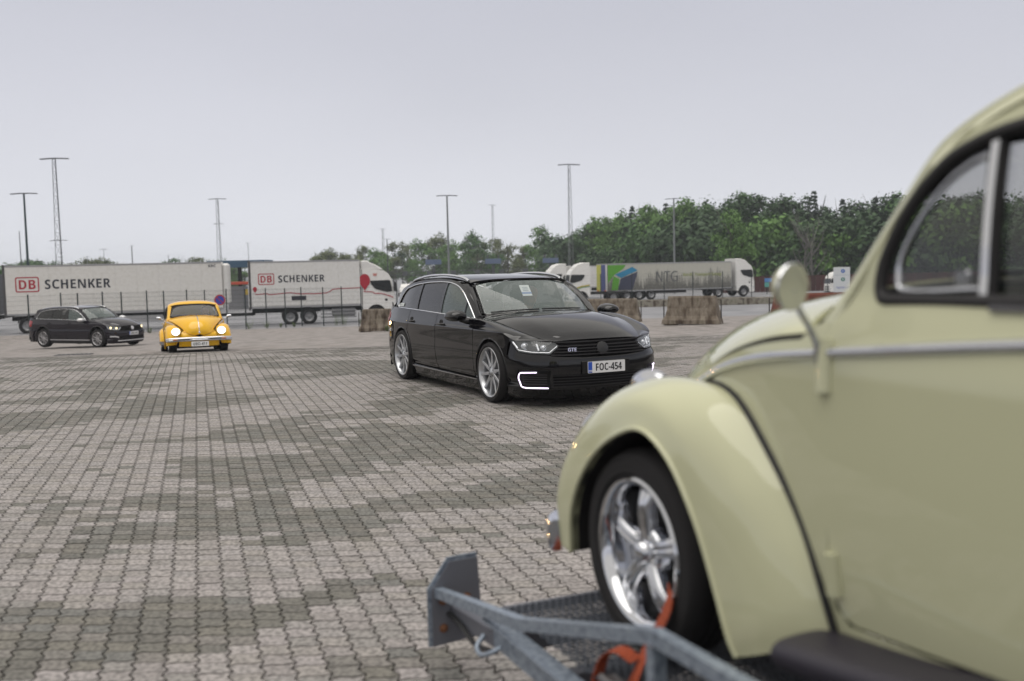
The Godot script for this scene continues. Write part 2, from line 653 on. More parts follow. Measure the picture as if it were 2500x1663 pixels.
func make_ground() -> void:
	var speck := noise_tex(0.02, [[0.0, Color(0.58, 0.58, 0.57)], [0.42, Color(0.84, 0.84, 0.83)], [0.58, Color(0.97, 0.97, 0.96)], [1.0, Color(1.0, 1.0, 0.98)]], 1024, 5, 7)
	var grit := noise_tex(0.16, [], 512, 3, 11, FastNoiseLite.TYPE_SIMPLEX_SMOOTH, true, 5.0)
	var pm := mat("paver", Color.WHITE, 0.82)
	pm.vertex_color_use_as_albedo = true
	grained(pm, speck, grit, 1.6, 0.12)
	# base ground sheet: bedding sand under the pavers, then the far asphalt to the horizon
	var far_m := mat("far_yard", lin(0.235, 0.214, 0.206), 0.85)
	grained(far_m, noise_tex(0.012, [[0.0, Color(0.72, 0.72, 0.70)], [0.4, Color(0.88, 0.88, 0.87)], [0.55, Color(1, 1, 1)], [1.0, Color(1, 0.98, 0.96)]], 1024, 5, 3), null, 0.11)
	var sand := mat("joint_sand", lin(0.026, 0.021, 0.018), 0.95)
	var tar := mat("asphalt", lin(0.235, 0.235, 0.25), 0.6)
	grained(tar, noise_tex(0.01, [[0.0, Color(0.75, 0.75, 0.75)], [1.0, Color(1, 1, 1)]], 512, 5, 5), null, 0.06)
	for q in [["paving_bed", sand, 1.0, 31.0, -0.022, -30.0, 30.0, 1.0], ["yard", far_m, 25.4, 57.0, 0.0, -60.0, 70.0, 1.5], ["lorry_park", tar, 56.8, 900.0, -0.012, -700.0, 700.0, 6.0]]:
		var m := MB.new()
		var d: float = q[2]
		var rows := []
		var ds := []
		while d < q[3] - 0.001:
			ds.append(d)
			d += q[7] * (1.0 if d < 110 else d / 60.0)
		ds.append(q[3])
		var xs := []
		var xx: float = q[5]
		while xx < q[6] - 0.001:
			xs.append(xx)
			xx += (2.0 if absf(xx) < 60 else absf(xx) / 10.0)
		xs.append(q[6])
		for dd in ds:
			for x2 in xs:
				var e := 0.5
				var gx := (land(x2 + e, -dd) - land(x2 - e, -dd)) / (2 * e)
				var gz := (land(x2, -dd + e) - land(x2, -dd - e)) / (2 * e)
				m.p(Vector3(x2, land(x2, -dd) + q[4], -dd), Vector3(-gx, 1, -gz))
		var w2 := xs.size()
		for j in ds.size() - 1:
			for k in w2 - 1: m.quad(j * w2 + k, j * w2 + k + 1, (j + 1) * w2 + k + 1, (j + 1) * w2 + k)
		var o := part(m, q[0], q[1], self)
		tag(o, {"paving_bed": "dark jointing sand bed between the pavers", "yard": "pale worn paved yard in front of the concrete barriers", "lorry_park": "grey asphalt of the lorry park behind the mesh fence"}[q[0]], "ground", "", "structure")
	# pavers: dog-bone concrete blocks, neighbouring columns set off by half a block
	var W := 0.1125
	var S := 0.100
	var an := deg_to_rad(-17.5)
	var L := Vector3(sin(an), 0, -cos(an))
	var C := Vector3(cos(an), 0, sin(an))
	var big := FastNoiseLite.new()
	big.seed = 21; big.frequency = 0.42; big.fractal_octaves = 2
	var mid := FastNoiseLite.new()
	mid.seed = 5; mid.frequency = 1.3; mid.fractal_octaves = 2
	var rng := RandomNumberGenerator.new()
	rng.seed = 77
	var near := []
	var xfs := []
	var cols := []
	var tones := []
	# two pallets of block: seven olive grey castings, seven buff ones
	for c in [[0.138, 0.132, 0.121], [0.150, 0.145, 0.130], [0.160, 0.150, 0.136], [0.168, 0.164, 0.153], [0.178, 0.166, 0.148], [0.190, 0.180, 0.167], [0.205, 0.190, 0.178], [0.262, 0.244, 0.236], [0.280, 0.258, 0.251], [0.292, 0.272, 0.270], [0.300, 0.276, 0.263], [0.312, 0.288, 0.284], [0.322, 0.298, 0.297], [0.335, 0.308, 0.303]]: tones.append(Color(c[0], c[1], c[2]))
	for ci in range(-160, 330):
		for rj in range(10, 285):
			var q := C * (ci * W) + L * ((rj + (0.5 if ci & 1 else 0.0)) * S)
			var d := -q.z
			if d < 2.3 or d > 26.3 or q.x < -0.545 * d - 1.2 or q.x > 0.545 * d + 1.2: continue
			var y := land(q.x, q.z) + rng.randf_range(-0.0014, 0.0014)
			var sl := (land(q.x + L.x * 0.3, q.z + L.z * 0.3) - land(q.x - L.x * 0.3, q.z - L.z * 0.3)) / 0.6
			var cs := (land(q.x + C.x * 0.3, q.z + C.z * 0.3) - land(q.x - C.x * 0.3, q.z - C.z * 0.3)) / 0.6
			var bx := (C + Vector3.UP * (cs + rng.randf_range(-0.012, 0.012))).normalized()
			var bz := (-L - Vector3.UP * (sl + rng.randf_range(-0.012, 0.012))).normalized()
			var by := bz.cross(bx).normalized()
			var xf := Transform3D(Basis(bx, by, bz), Vector3(q.x, y, q.z))
			# batches: the blocks were laid from two pallets, one buff and pale, one olive grey
			var b := big.get_noise_2d(q.dot(C) * 0.8, q.dot(L) * 1.5) + 0.35 * mid.get_noise_2d(q.x, q.z)
			var share := smoothstep(-0.24, 0.16, b + 0.03)
			var id := 7 + rng.randi() % 7 if rng.randf() < share else rng.randi() % 7
			if d < 9 and q.x > -0.53 * d and q.x < 0.09 * d and d > 3.3: near.append([d, xf, id])
			else:
				xfs.append(xf)
				cols.append(tones[id])
	near.sort_custom(func(a, b2): return a[0] < b2[0])
	var pav := thing("pavement", "zigzag concrete block paving in buff and olive grey blocks", "pavement")
	pav.set_meta("kind", "structure")
	var kinds := []
	for k in 14: kinds.append(paver_mesh(W, S, tones[k]))
	for k in near.size():
		if k < 300:
			part(kinds[near[k][2]], "paver", pm, pav, near[k][1])
		else:
			xfs.append(near[k][1])
			cols.append(tones[near[k][2]])
	var mm := MultiMesh.new()
	mm.transform_format = MultiMesh.TRANSFORM_3D
	mm.use_colors = true
	mm.mesh = paver_mesh(W, S, Color.WHITE)
	mm.instance_count = xfs.size()
	for k in xfs.size():
		mm.set_instance_transform(k, xfs[k])
		mm.set_instance_color(k, cols[k])
	var mi := MultiMeshInstance3D.new()
	mi.name = "pavers"
	mi.multimesh = mm
	mi.material_override = pm
	mi.set_meta("kind", "stuff")
	pav.add_child(mi)
	print("pavers ", xfs.size())

# ================================================================= wheels
const SIDE := [-1.0, 1.0]
func flip(s: float) -> Transform3D:
	return Transform3D(Basis.from_scale(Vector3(1, 1, s)), Vector3.ZERO)

# a wheel about the local Z axis: outer face towards +Z at z = 0
func make_wheel(parent: Node, xf: Transform3D, R: float, rim: float, width: float, style: String) -> Node3D:
	var g := group_node("wheel", parent, xf)
	var ax := Transform3D(Basis(Vector3.RIGHT, PI / 2), Vector3.ZERO)      # lathe axis Y -> Z
	var m := MB.new()
	m.x = ax
	var w := width
	m.lathe([Vector2(rim - 0.012, -0.004), Vector2(rim + 0.004, 0.006), Vector2(rim + (R - rim) * 0.18, 0.010), Vector2(rim + (R - rim) * 0.20, 0.013), Vector2(rim + (R - rim) * 0.26, 0.013), Vector2(rim + (R - rim) * 0.28, 0.011), Vector2(rim + (R - rim) * 0.5, 0.012), Vector2(rim + (R - rim) * 0.66, 0.009), Vector2(rim + (R - rim) * 0.68, 0.011), Vector2(rim + (R - rim) * 0.73, 0.010), Vector2(R - 0.014, 0.0), Vector2(R - 0.006, -0.012), Vector2(R, -0.03), Vector2(R, -w * 0.30), Vector2(R - 0.007, -w * 0.305), Vector2(R - 0.007, -w * 0.345), Vector2(R, -w * 0.35), Vector2(R, -w * 0.48), Vector2(R - 0.007, -w * 0.485), Vector2(R - 0.007, -w * 0.525), Vector2(R, -w * 0.53), Vector2(R, -w * 0.66), Vector2(R - 0.007, -w * 0.665), Vector2(R - 0.007, -w * 0.705), Vector2(R, -w * 0.71), Vector2(R, -w + 0.03), Vector2(R - 0.012, -w + 0.008), Vector2(R - 0.04, -w), Vector2(rim - 0.01, -w + 0.01)], 56)
	part(m, "tyre", mat("tyre", lin(0.009, 0.008, 0.009), 0.85), g)
	var rm: Material
	var dark := mat("wheel_dark", lin(0.01, 0.01, 0.012), 0.7)
	if style == "chrome":
		rm = mat("chrome", lin(0.62, 0.63, 0.66), 0.07, 1.0)
	elif style == "silver":
		rm = mat("wheel_silver", lin(0.50, 0.51, 0.53), 0.28, 0.85)
	elif style == "white":
		rm = mat("wheel_white", lin(0.72, 0.72, 0.73), 0.3)
	else:
		rm = mat("wheel_grey", lin(0.42, 0.41, 0.42), 0.3, 0.8)
	m = MB.new()
	m.x = ax
	var bow := 0.05 if style == "chrome" else 0.03
	m.lathe([Vector2(rim + 0.003, 0.004), Vector2(rim - 0.004, 0.010), Vector2(rim - 0.012, 0.008), Vector2(rim - 0.02, -0.004), Vector2(rim - 0.027, -0.03), Vector2(rim - 0.034, -bow - 0.02), Vector2(rim - 0.045, -w * 0.6), Vector2(rim - 0.03, -w + 0.02)], 56)
	part(m, "rim", rm, g)
	m = MB.new()
	m.x = ax
	m.lathe([Vector2(0.0, -w * 0.55), Vector2(rim - 0.045, -w * 0.55), Vector2(rim - 0.04, -w * 0.8)], 32)
	part(m, "backing", dark, g)
	if style != "chrome" and style != "white":
		m = MB.new()
		m.x = ax
		m.lathe([Vector2(0.05, -0.075), Vector2(rim * 0.66, -0.075), Vector2(rim * 0.66, -0.095), Vector2(0.05, -0.095)], 40)
		part(m, "brake_disc", mat("brake_steel", lin(0.22, 0.21, 0.21), 0.35, 0.9), g)
	# hub
	m = MB.new()
	m.x = ax
	if style == "chrome":
		m.lathe([Vector2(0.0, 0.006), Vector2(0.022, 0.004), Vector2(0.030, -0.004), Vector2(0.034, -0.02), Vector2(0.062, -0.026), Vector2(0.070, -0.036), Vector2(0.072, -0.08)], 32)
	else:
		m.lathe([Vector2(0.0, -0.010), Vector2(0.028, -0.011), Vector2(0.033, -0.018), Vector2(rim * 0.26, -0.022), Vector2(rim * 0.28, -0.035), Vector2(rim * 0.28, -0.08)], 32)
	part(m, "hub", rm, g)
	var count := 5
	if style == "silver": count = 10
	elif style == "grey": count = 10
	for k in count:
		var an := TAU * k / count + 0.30
		m = MB.new()
		if style == "chrome":
			m.x = Transform3D(Basis(Vector3.BACK, an), Vector3.ZERO)
			# broad rounded spoke, raised ridge along the middle
			var rows := []
			for r in [[0.035, 0.030, -0.022], [0.075, 0.027, -0.014], [0.12, 0.029, -0.012], [0.155, 0.036, -0.020], [rim - 0.026, 0.052, -0.034]]:
				var hw: float = r[1]
				rows.append([Vector3(r[0], -hw, r[2] - 0.030), Vector3(r[0], -hw * 0.85, r[2] - 0.006), Vector3(r[0], -hw * 0.35, r[2] + 0.004), Vector3(r[0], 0, r[2] + 0.0), Vector3(r[0], hw * 0.35, r[2] + 0.004), Vector3(r[0], hw * 0.85, r[2] - 0.006), Vector3(r[0], hw, r[2] - 0.030)])
			m.surf(netf(rows), 0, 6, 0, 4, 18, 12)
		elif style == "silver":
			# ten straight spokes in five pairs that open towards the rim
			var pair := TAU * floorf(k / 2.0) / 5.0 + 0.30
			var sg := 1.0 if k % 2 else -1.0
			m.x = Transform3D(Basis(Vector3.BACK, pair), Vector3.ZERO)
			var rows := []
			for r in [[rim * 0.20, 0.018, 0.019, -0.020], [rim * 0.40, 0.034, 0.018, -0.022], [rim * 0.65, 0.055, 0.015, -0.020], [rim * 0.88, 0.076, 0.013, -0.010], [rim - 0.018, 0.083, 0.014, -0.004]]:
				var o: float = r[1] * sg
				var hw: float = r[2]
				rows.append([Vector3(r[0], o - hw * 1.1, r[3] - 0.034), Vector3(r[0], o - hw, r[3] - 0.003), Vector3(r[0], o - hw * 0.6, r[3]), Vector3(r[0], o + hw * 0.6, r[3]), Vector3(r[0], o + hw, r[3] - 0.003), Vector3(r[0], o + hw * 1.1, r[3] - 0.034)])
			m.surf(netf(rows), 0, 5, 0, 4, 15, 10)
		elif style == "grey":
			var pair := TAU * floorf(k / 2.0) / 5.0 + 0.5
			var sg := 1.0 if k % 2 else -1.0
			m.x = Transform3D(Basis(Vector3.BACK, pair), Vector3.ZERO)
			m.prism(poly([[rim * 0.2, sg * 0.004], [rim * 0.2, sg * 0.03], [rim * 0.95, sg * 0.075], [rim * 0.95, sg * 0.045]]), -0.035, -0.008, 0.004)
		else:
			m.x = Transform3D(Basis(Vector3.BACK, an), Vector3.ZERO)
			m.prism(poly([[0.04, -0.03], [0.04, 0.03], [rim - 0.02, 0.05], [rim - 0.02, -0.05]]), -0.05, -0.015, 0.006)
		part(m, "spoke", rm, g)
	for k in 5:
		var an := TAU * k / 5.0 + (0.30 + PI / 5.0 if style == "chrome" else 0.30)
		m = MB.new()
		m.x = Transform3D(Basis(Vector3.RIGHT, PI / 2), Vector3(cos(an) * 0.053, sin(an) * 0.053, -0.022))
		m.lathe([Vector2(0.0, 0.006), Vector2(0.006, 0.006), Vector2(0.009, 0.0), Vector2(0.009, -0.02)], 8)
		part(m, "wheel_bolt", dark if style != "chrome" else rm, g)
	return g

func number_plate(parent: Node, xf: Transform3D, w: float, h: float, words: String, band: bool) -> Node3D:   # face towards local +Z
	var g := group_node("number_plate", parent, xf)
	var m := MB.new()
	m.prism(rpoly([[-w / 2 - 0.004, -h / 2 - 0.004], [w / 2 + 0.004, -h / 2 - 0.004], [w / 2 + 0.004, h / 2 + 0.004], [-w / 2 - 0.004, h / 2 + 0.004]], 0.012), -0.012, 0.0)
	part(m, "plate_frame", mat("plate_edge", lin(0.02, 0.02, 0.022), 0.4), g)
	m = MB.new()
	m.prism(rpoly([[-w / 2, -h / 2], [w / 2, -h / 2], [w / 2, h / 2], [-w / 2, h / 2]], 0.010), -0.006, 0.003)
	part(m, "plate_sheet", mat("plate_white", lin(0.72, 0.72, 0.72), 0.35), g)
	var x0 := 0.0
	if band:
		m = MB.new()
		m.prism(rpoly([[-w / 2 + 0.004, -h / 2 + 0.004], [-w / 2 + 0.05, -h / 2 + 0.004, 0.0], [-w / 2 + 0.05, h / 2 - 0.004, 0.0], [-w / 2 + 0.004, h / 2 - 0.004]], 0.008), 0.001, 0.0045)
		part(m, "country_band", mat("plate_blue", lin(0.015, 0.075, 0.42), 0.4), g)
		text("FIN", 0.026, 0.002, mat("plate_white", Color.WHITE), g, Transform3D(Basis(), Vector3(-w / 2 + 0.027, -h / 2 + 0.022, 0.0055)), "country_letters", 0.3)
		x0 = 0.024
	text(words, h * 0.86, 0.002, mat("plate_black", lin(0.012, 0.012, 0.014), 0.5), g, Transform3D(Basis(), Vector3(x0, -0.002, 0.004)), "plate_letters", 0.55, "Droid Sans", 0.80)
	return g

# ================================================================= round-backed saloon (two of them in the picture)
func round_side(x: float, y: float) -> Vector3:
	var zb := at([[-3.3, 0.16], [-3.1, 0.34], [-2.6, 0.56], [-2.1, 0.69], [-1.6, 0.725], [-1.1, 0.715], [-0.7, 0.688], [-0.5, 0.657], [-0.3, 0.610], [0.0, 0.515], [0.3, 0.425], [0.55, 0.30]], x)
	var o := 0.0
	if y < 1.0: o = at([[0.2, -0.045], [0.3, -0.022], [0.45, 0.0], [0.62, 0.006], [0.84, 0.0], [0.93, -0.018], [1.0, -0.042]], y)
	else:
		var d := y - 1.0
		o = -0.042 - 0.10 * d - 0.32 * d * d
	return Vector3(x, y, zb + o)

func beetle_hood(s: float, t: float) -> Vector3:      # s 0 at the windscreen .. 8 at the nose, t -1 .. 1
	var c: Vector3 = spl([Vector3(-0.46, 1.005, 0), Vector3(-0.28, 0.995, 0), Vector3(-0.08, 0.970, 0), Vector3(0.12, 0.930, 0), Vector3(0.30, 0.872, 0), Vector3(0.46, 0.795, 0), Vector3(0.58, 0.692, 0), Vector3(0.640, 0.575, 0), Vector3(0.645, 0.455, 0)], s)
	var e: Vector3 = spl([Vector3(-0.60, 0.908, 0.640), Vector3(-0.45, 0.890, 0.618), Vector3(-0.26, 0.850, 0.570), Vector3(-0.06, 0.790, 0.505), Vector3(0.14, 0.716, 0.432), Vector3(0.32, 0.635, 0.368), Vector3(0.47, 0.555, 0.315), Vector3(0.575, 0.480, 0.235), Vector3(0.618, 0.430, 0.09)], s)
	var a := absf(t)
	var f := 1.0 - pow(1.0 - pow(a, 2.1), 0.62)
	return Vector3(lerpf(c.x, e.x, a * a), lerpf(c.y, e.y, f), e.z * t)

const FENDER_F := [
	[[0.46, 0.215, 0.52], [0.515, 0.215, 0.59], [0.505, 0.21, 0.675], [0.44, 0.205, 0.735], [0.355, 0.2, 0.745]],
	[[0.49, 0.34, 0.46], [0.555, 0.35, 0.555], [0.54, 0.35, 0.665], [0.455, 0.34, 0.738], [0.338, 0.32, 0.752]],
	[[0.47, 0.47, 0.42], [0.535, 0.495, 0.53], [0.495, 0.485, 0.655], [0.405, 0.46, 0.735], [0.28, 0.43, 0.755]],
	[[0.37, 0.595, 0.4], [0.415, 0.632, 0.525], [0.375, 0.615, 0.645], [0.29, 0.58, 0.73], [0.178, 0.532, 0.756]],
	[[0.19, 0.685, 0.455], [0.215, 0.722, 0.545], [0.19, 0.712, 0.645], [0.13, 0.675, 0.728], [0.05, 0.605, 0.757]],
	[[-0.07, 0.748, 0.54], [-0.055, 0.762, 0.6], [-0.06, 0.75, 0.662], [-0.072, 0.712, 0.726], [-0.085, 0.638, 0.757]],
	[[-0.31, 0.738, 0.618], [-0.3, 0.728, 0.662], [-0.278, 0.696, 0.708], [-0.25, 0.645, 0.741], [-0.215, 0.58, 0.757]],
	[[-0.505, 0.622, 0.664], [-0.48, 0.598, 0.7], [-0.442, 0.562, 0.732], [-0.388, 0.512, 0.751], [-0.325, 0.455, 0.757]],
	[[-0.62, 0.5, 0.677], [-0.582, 0.474, 0.712], [-0.532, 0.438, 0.738], [-0.47, 0.392, 0.752], [-0.395, 0.33, 0.756]],
	[[-0.685, 0.375, 0.68], [-0.645, 0.348, 0.712], [-0.59, 0.31, 0.738], [-0.527, 0.265, 0.751], [-0.45, 0.21, 0.754]],
	[[-0.718, 0.275, 0.67], [-0.672, 0.252, 0.702], [-0.615, 0.226, 0.728], [-0.55, 0.196, 0.743], [-0.475, 0.165, 0.748]]]

func fender_net(rows: Array) -> Array:
	var o := []
	for r in rows:
		var q := []
		for k in r: q.append(Vector3(k[0], k[1], k[2]))
		o.append(q)
	return o

func build_beetle(t: Node3D, body: Node3D, mp: Material, yellow: bool) -> void:
	var chrome := mat("chrome", lin(0.62, 0.63, 0.66), 0.07, 1.0)
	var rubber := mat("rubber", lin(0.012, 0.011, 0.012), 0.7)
	var dark := mat("underside", lin(0.008, 0.007, 0.008), 0.9)
	var glass := pane("clear_glass", Color(0.12, 0.16, 0.15), 0.28)
	var m: MB
	# hood
	m = MB.new()
	m.surf(beetle_hood, 0.0, 8.0, -1.0, 1.0, 48, 40, 0.012)
	var hood := part(m, "hood", mp, body)
	if yellow:
		m = MB.new()
		var tp := []
		for k in range(0, 13):
			var q := beetle_hood(1.2 + 6.2 * k / 12.0, 0.0)
			tp.append(q + Vector3(0.003, 0.006, 0))
		m.tube(tp, 0.011, 8)
		m.box(beetle_hood(7.6, 0.0) + Vector3(0.012, 0, 0), Vector3(0.03, 0.05, 0.035), 0.008)
		part(m, "hood_trim", chrome, hood)
	else:
		m = MB.new()
		m.tube([beetle_hood(7.0, 0.0) + Vector3(0.004, 0, 0), beetle_hood(7.3, 0.0) + Vector3(0.035, 0.0, 0), beetle_hood(7.8, 0.0) + Vector3(0.03, 0, 0), beetle_hood(8.0, 0.0)], 0.010, 8)
		part(m, "hood_handle", chrome, hood)
	# front quarter between hood gap, seam and door
	var top_edge := []
	for k in range(0, 13):
		var q := beetle_hood(8.0 * k / 12.0 * 0.8, 1.0)
		top_edge.append(Vector2(q.x, q.y - 0.008))
	for s in SIDE:
		m = MB.new()
		m.x = flip(s)
		m.inward = Vector3(-0.5, 0.5, 0)
		var pl := [[-0.690, 0.945], [-0.64, 0.93]]
		for q in top_edge: pl.append([q.x, q.y])
		pl.append_array([[0.44, 0.46], [0.30, 0.46], [0.10, 0.50], [-0.15, 0.55], [-0.36, 0.52], [-0.48, 0.40], [-0.60, 0.22], [-0.735, 0.22], [-0.715, 0.42]])
		m.panel(round_side, poly(pl), 0.05, 0.05, 0.0)
		part(m, "front_quarter", mp, body)
		# apron beside and below the hood nose
		m = MB.new()
		m.x = flip(s)
		var ap := []
		for k in range(0, 7):
			var q := beetle_hood(5.6 + 2.4 * k / 6.0, 1.0)
			ap.append(q)
		var rows := [[], [], []]
		for k in 7:
			var q: Vector3 = ap[k]
			var f := k / 6.0
			rows[0].append(q + Vector3(-0.004, -0.006, 0.004))
			rows[1].append(Vector3(lerpf(0.47, 0.625, sqrt(f)), lerpf(0.42, 0.37, f), lerpf(0.46, 0.0, f)))
			rows[2].append(Vector3(lerpf(0.42, 0.58, sqrt(f)), lerpf(0.22, 0.20, f) - (0.05 if yellow else 0.0), lerpf(0.46, 0.0, f)))
		m.surf(netf(rows), 0, 6, 0, 2, 18, 10)
		part(m, "front_apron", mp, body)
		# hood gap: black tube added along the edge as the shade inside it
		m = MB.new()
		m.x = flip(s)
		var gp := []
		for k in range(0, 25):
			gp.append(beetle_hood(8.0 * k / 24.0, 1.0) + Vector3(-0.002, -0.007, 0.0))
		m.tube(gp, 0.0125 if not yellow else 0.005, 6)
		part(m, "hood_gap_shade", rubber, body)
		# front fender
		m = MB.new()
		m.x = flip(s)
		var net := fender_net(FENDER_F)
		m.surf(netf(net), 0, 4, 0, 10, 28, 70)
		var lip := []
		for k in range(0, 41): lip.append(spl(net.map(func(r): return r[4]), 10.0 * k / 40.0))
		m.tube(lip, 0.007, 8)
		for k in 40: m.face([lip[k], lip[k + 1], lip[k + 1] + Vector3(0, 0, -0.03), lip[k] + Vector3(0, 0, -0.03)])
		var fender := part(m, "front_fender", mp, body)
		m = MB.new()
		m.x = flip(s)
		for k in 40:
			m.face([lip[k] + Vector3(0, 0, -0.012), lip[k + 1] + Vector3(0, 0, -0.012), Vector3(lip[k + 1].x, lip[k + 1].y, 0.36), Vector3(lip[k].x, lip[k].y, 0.36)])
		part(m, "wheel_well", dark, fender)
		m = MB.new()
		m.x = flip(s)
		var seam := []
		for k in range(0, 41): seam.append((spl(net.map(func(r): return r[0]), 10.0 * k / 40.0) as Vector3) + Vector3(0, 0, 0.002))
		m.tube(seam, 0.0085, 8)
		part(m, "fender_welt", rubber, fender)
		# headlamp
		var hx := Transform3D(Basis(Vector3.UP, deg_to_rad(86.0)) * Basis(Vector3.RIGHT, deg_to_rad(-8.0)), Vector3(0.452 if not yellow else 0.495, 0.505 if not yellow else 0.535, 0.525 * s))
		m = MB.new()
		m.x = hx * Transform3D(Basis(Vector3.RIGHT, PI / 2), Vector3.ZERO)
		m.lathe([Vector2(0.088, 0.060), Vector2(0.096, 0.068), Vector2(0.105, 0.058), Vector2(0.108, 0.03), Vector2(0.110, -0.10)], 36)
		var lamp := part(m, "headlamp", chrome, body)
		m = MB.new()
		m.x = hx * Transform3D(Basis(Vector3.RIGHT, PI / 2), Vector3.ZERO)
		m.lathe([Vector2(0.0, 0.082), Vector2(0.03, 0.080), Vector2(0.06, 0.073), Vector2(0.090, 0.058)], 28)
		if yellow:
			part(m, "headlamp_lens", glow("lit_headlamp", Color(1.0, 0.975, 0.90), 2.0), lamp)
			var sp := SpotLight3D.new()
			sp.name = "headlamp_beam"
			sp.transform = hx * Transform3D(Basis(Vector3.UP, PI), Vector3.ZERO) * Transform3D(Basis(Vector3.RIGHT, deg_to_rad(-5.0)), Vector3(0, 0, -0.12))
			sp.light_energy = 0.9
			sp.light_color = Color(1.0, 0.80, 0.55)
			sp.spot_range = 40.0
			sp.spot_angle = 26.0
			sp.spot_attenuation = 2.0
			sp.light_size = 0.08
			sp.shadow_enabled = true
			lamp.add_child(sp)
		else:
			part(m, "headlamp_lens", pane("lamp_glass", Color(0.75, 0.78, 0.80), 0.10), lamp)
		# turn signal on the crown of the fender
		if not yellow:
			m = MB.new()
			m.x = flip(s) * Transform3D(Basis(Vector3.BACK, deg_to_rad(-8)), Vector3(0.20, 0.722, 0.560))
			var rows2 := []
			for k in range(0, 9):
				var f := k / 8.0
				var rr := 0.034 * pow(sin(PI * clampf(0.10 + 0.80 * f, 0, 1)), 0.7)
				var row := []
				for j in range(0, 9):
					var a := PI * j / 8.0
					row.append(Vector3(lerpf(-0.095, 0.07, f), sin(a) * rr * 1.15, cos(a) * rr))
				rows2.append(row)
			m.surf(netf(rows2), 0, 8, 0, 8, 16, 16)
			part(m, "turn_signal", chrome, fender)
		# rear fender
		m = MB.new()
		m.x = flip(s)
		var rn := []
		for k in range(0, 9):
			var a := deg_to_rad(lerpf(4.0, 180.0, k / 8.0))
			var cx := -2.42
			var row := []
			for q in [[0.64, 0.60], [0.62, 0.70], [0.55, 0.775], [0.45, 0.805], [0.345, 0.800]]:
				row.append(Vector3(cx + cos(a) * q[0], 0.30 + sin(a) * q[0] * 0.84, q[1] - (0.12 * maxf(0.0, -cos(a)))))
			rn.append(row)
		m.surf(netf(rn), 0, 4, 0, 8, 20, 40)
		part(m, "rear_fender", mp, body)
		# door skin with window opening
		var outline := poly([[-0.685, 0.905], [-0.722, 0.965], [-0.788, 1.065], [-0.848, 1.150], [-0.908, 1.230], [-0.985, 1.290], [-1.09, 1.325], [-1.30, 1.358], [-1.50, 1.366], [-1.66, 1.350], [-1.745, 1.30], [-1.775, 1.2], [-1.785, 1.0], [-1.785, 0.55], [-1.77, 0.44], [-1.72, 0.405], [-0.78, 0.325], [-0.745, 0.333], [-0.725, 0.365], [-0.698, 0.65]])
		var hole := rpoly([[-0.815, 0.988, 0.03], [-0.814, 1.05, 0.05], [-0.845, 1.125, 0.06], [-0.895, 1.198, 0.06], [-0.955, 1.252, 0.06], [-1.04, 1.282, 0.06], [-1.25, 1.310, 0.1], [-1.5, 1.315, 0.1], [-1.66, 1.29, 0.06], [-1.70, 1.02, 0.05], [-1.69, 0.995, 0.04], [-1.08, 0.990, 0.01]], 0.05)
		m = MB.new()
		m.x = flip(s)
		m.inward = Vector3(-1.2, 0.8, 0)
		m.panel(round_side, outline, 0.04, 0.04, 0.02, [hole])
		var door := part(m, "door", mp, body)
		m = MB.new()
		m.x = flip(s)
		var rim := []
		for q in hole: rim.append(round_side(q.x, q.y) + Vector3(0, 0, -0.006))
		m.tube(rim, 0.0135, 8, false, true)
		part(m, "window_seal", rubber, door)
		m = MB.new()
		m.x = flip(s)
		m.panel(func(a: float, b: float) -> Vector3: return round_side(a, b) + Vector3(0, 0, -0.024), hole, 0.06, 0.06, 0.0)
		part(m, "window_glass", glass, door)
		m = MB.new()
		m.x = flip(s)
		var dv := []
		for k in range(0, 7): dv.append(round_side(lerpf(-1.074, -1.050, k / 6.0), lerpf(0.985, 1.285, k / 6.0)) + Vector3(0, 0, -0.012))
		m.bar(dv, 0.015, 0.018, Vector3(0, 0.2, 1).normalized())
		part(m, "vent_divider", chrome, door)
		m = MB.new()
		m.x = flip(s)
		for dx in [-0.012, 0.012]:
			var dv2 := []
			for q in dv: dv2.append(q + Vector3(dx, 0, -0.004))
			m.bar(dv2, 0.008, 0.014, Vector3(0, 0.2, 1).normalized())
		part(m, "divider_rubber", rubber, door)
		# inner frame of the vent wing
		m = MB.new()
		m.x = flip(s)
		var vf := []
		for q in [[-1.050, 1.012], [-0.872, 1.006], [-0.846, 1.03], [-0.850, 1.075], [-0.88, 1.135], [-0.93, 1.20], [-0.99, 1.238], [-1.035, 1.25]]: vf.append(round_side(q[0], q[1]) + Vector3(0, 0, -0.022))
		m.tube(curve(vf, 4), 0.0075, 6)
		m.box(round_side(-0.985, 1.022) + Vector3(0, 0.004, -0.05), Vector3(0.035, 0.04, 0.02), 0.006)
		part(m, "vent_frame", chrome, door)
		# sill chrome below the glass, belt moulding
		m = MB.new()
		m.x = flip(s)
		var sl := []
		for k in range(0, 9): sl.append(round_side(lerpf(-1.10, -1.69, k / 8.0), 0.981) + Vector3(0, 0, 0.002))
		m.bar(sl, 0.016, 0.010)
		part(m, "sill_trim", chrome, door)
		m = MB.new()
		m.x = flip(s)
		var bt := []
		for k in range(0, 25):
			var f := k / 24.0
			var xx := lerpf(-0.715, -1.775, f)
			bt.append(round_side(xx, at([[-1.775, 0.968], [-1.16, 0.922], [-0.7, 0.878]], xx)) + Vector3(0, 0, 0.002))
		m.tube(bt, 0.0115, 10)
		part(m, "belt_moulding", chrome, door)
		m = MB.new()
		m.x = flip(s)
		bt = []
		for k in range(0, 17):
			var xx := lerpf(0.02, -0.672, k / 16.0)
			bt.append(round_side(xx, at([[-0.7, 0.878], [-0.5, 0.856], [-0.37, 0.836], [-0.2, 0.798], [-0.1, 0.768], [0.02, 0.728]], xx)) + Vector3(0, 0, 0.002))
		m.tube(bt, 0.0115, 10)
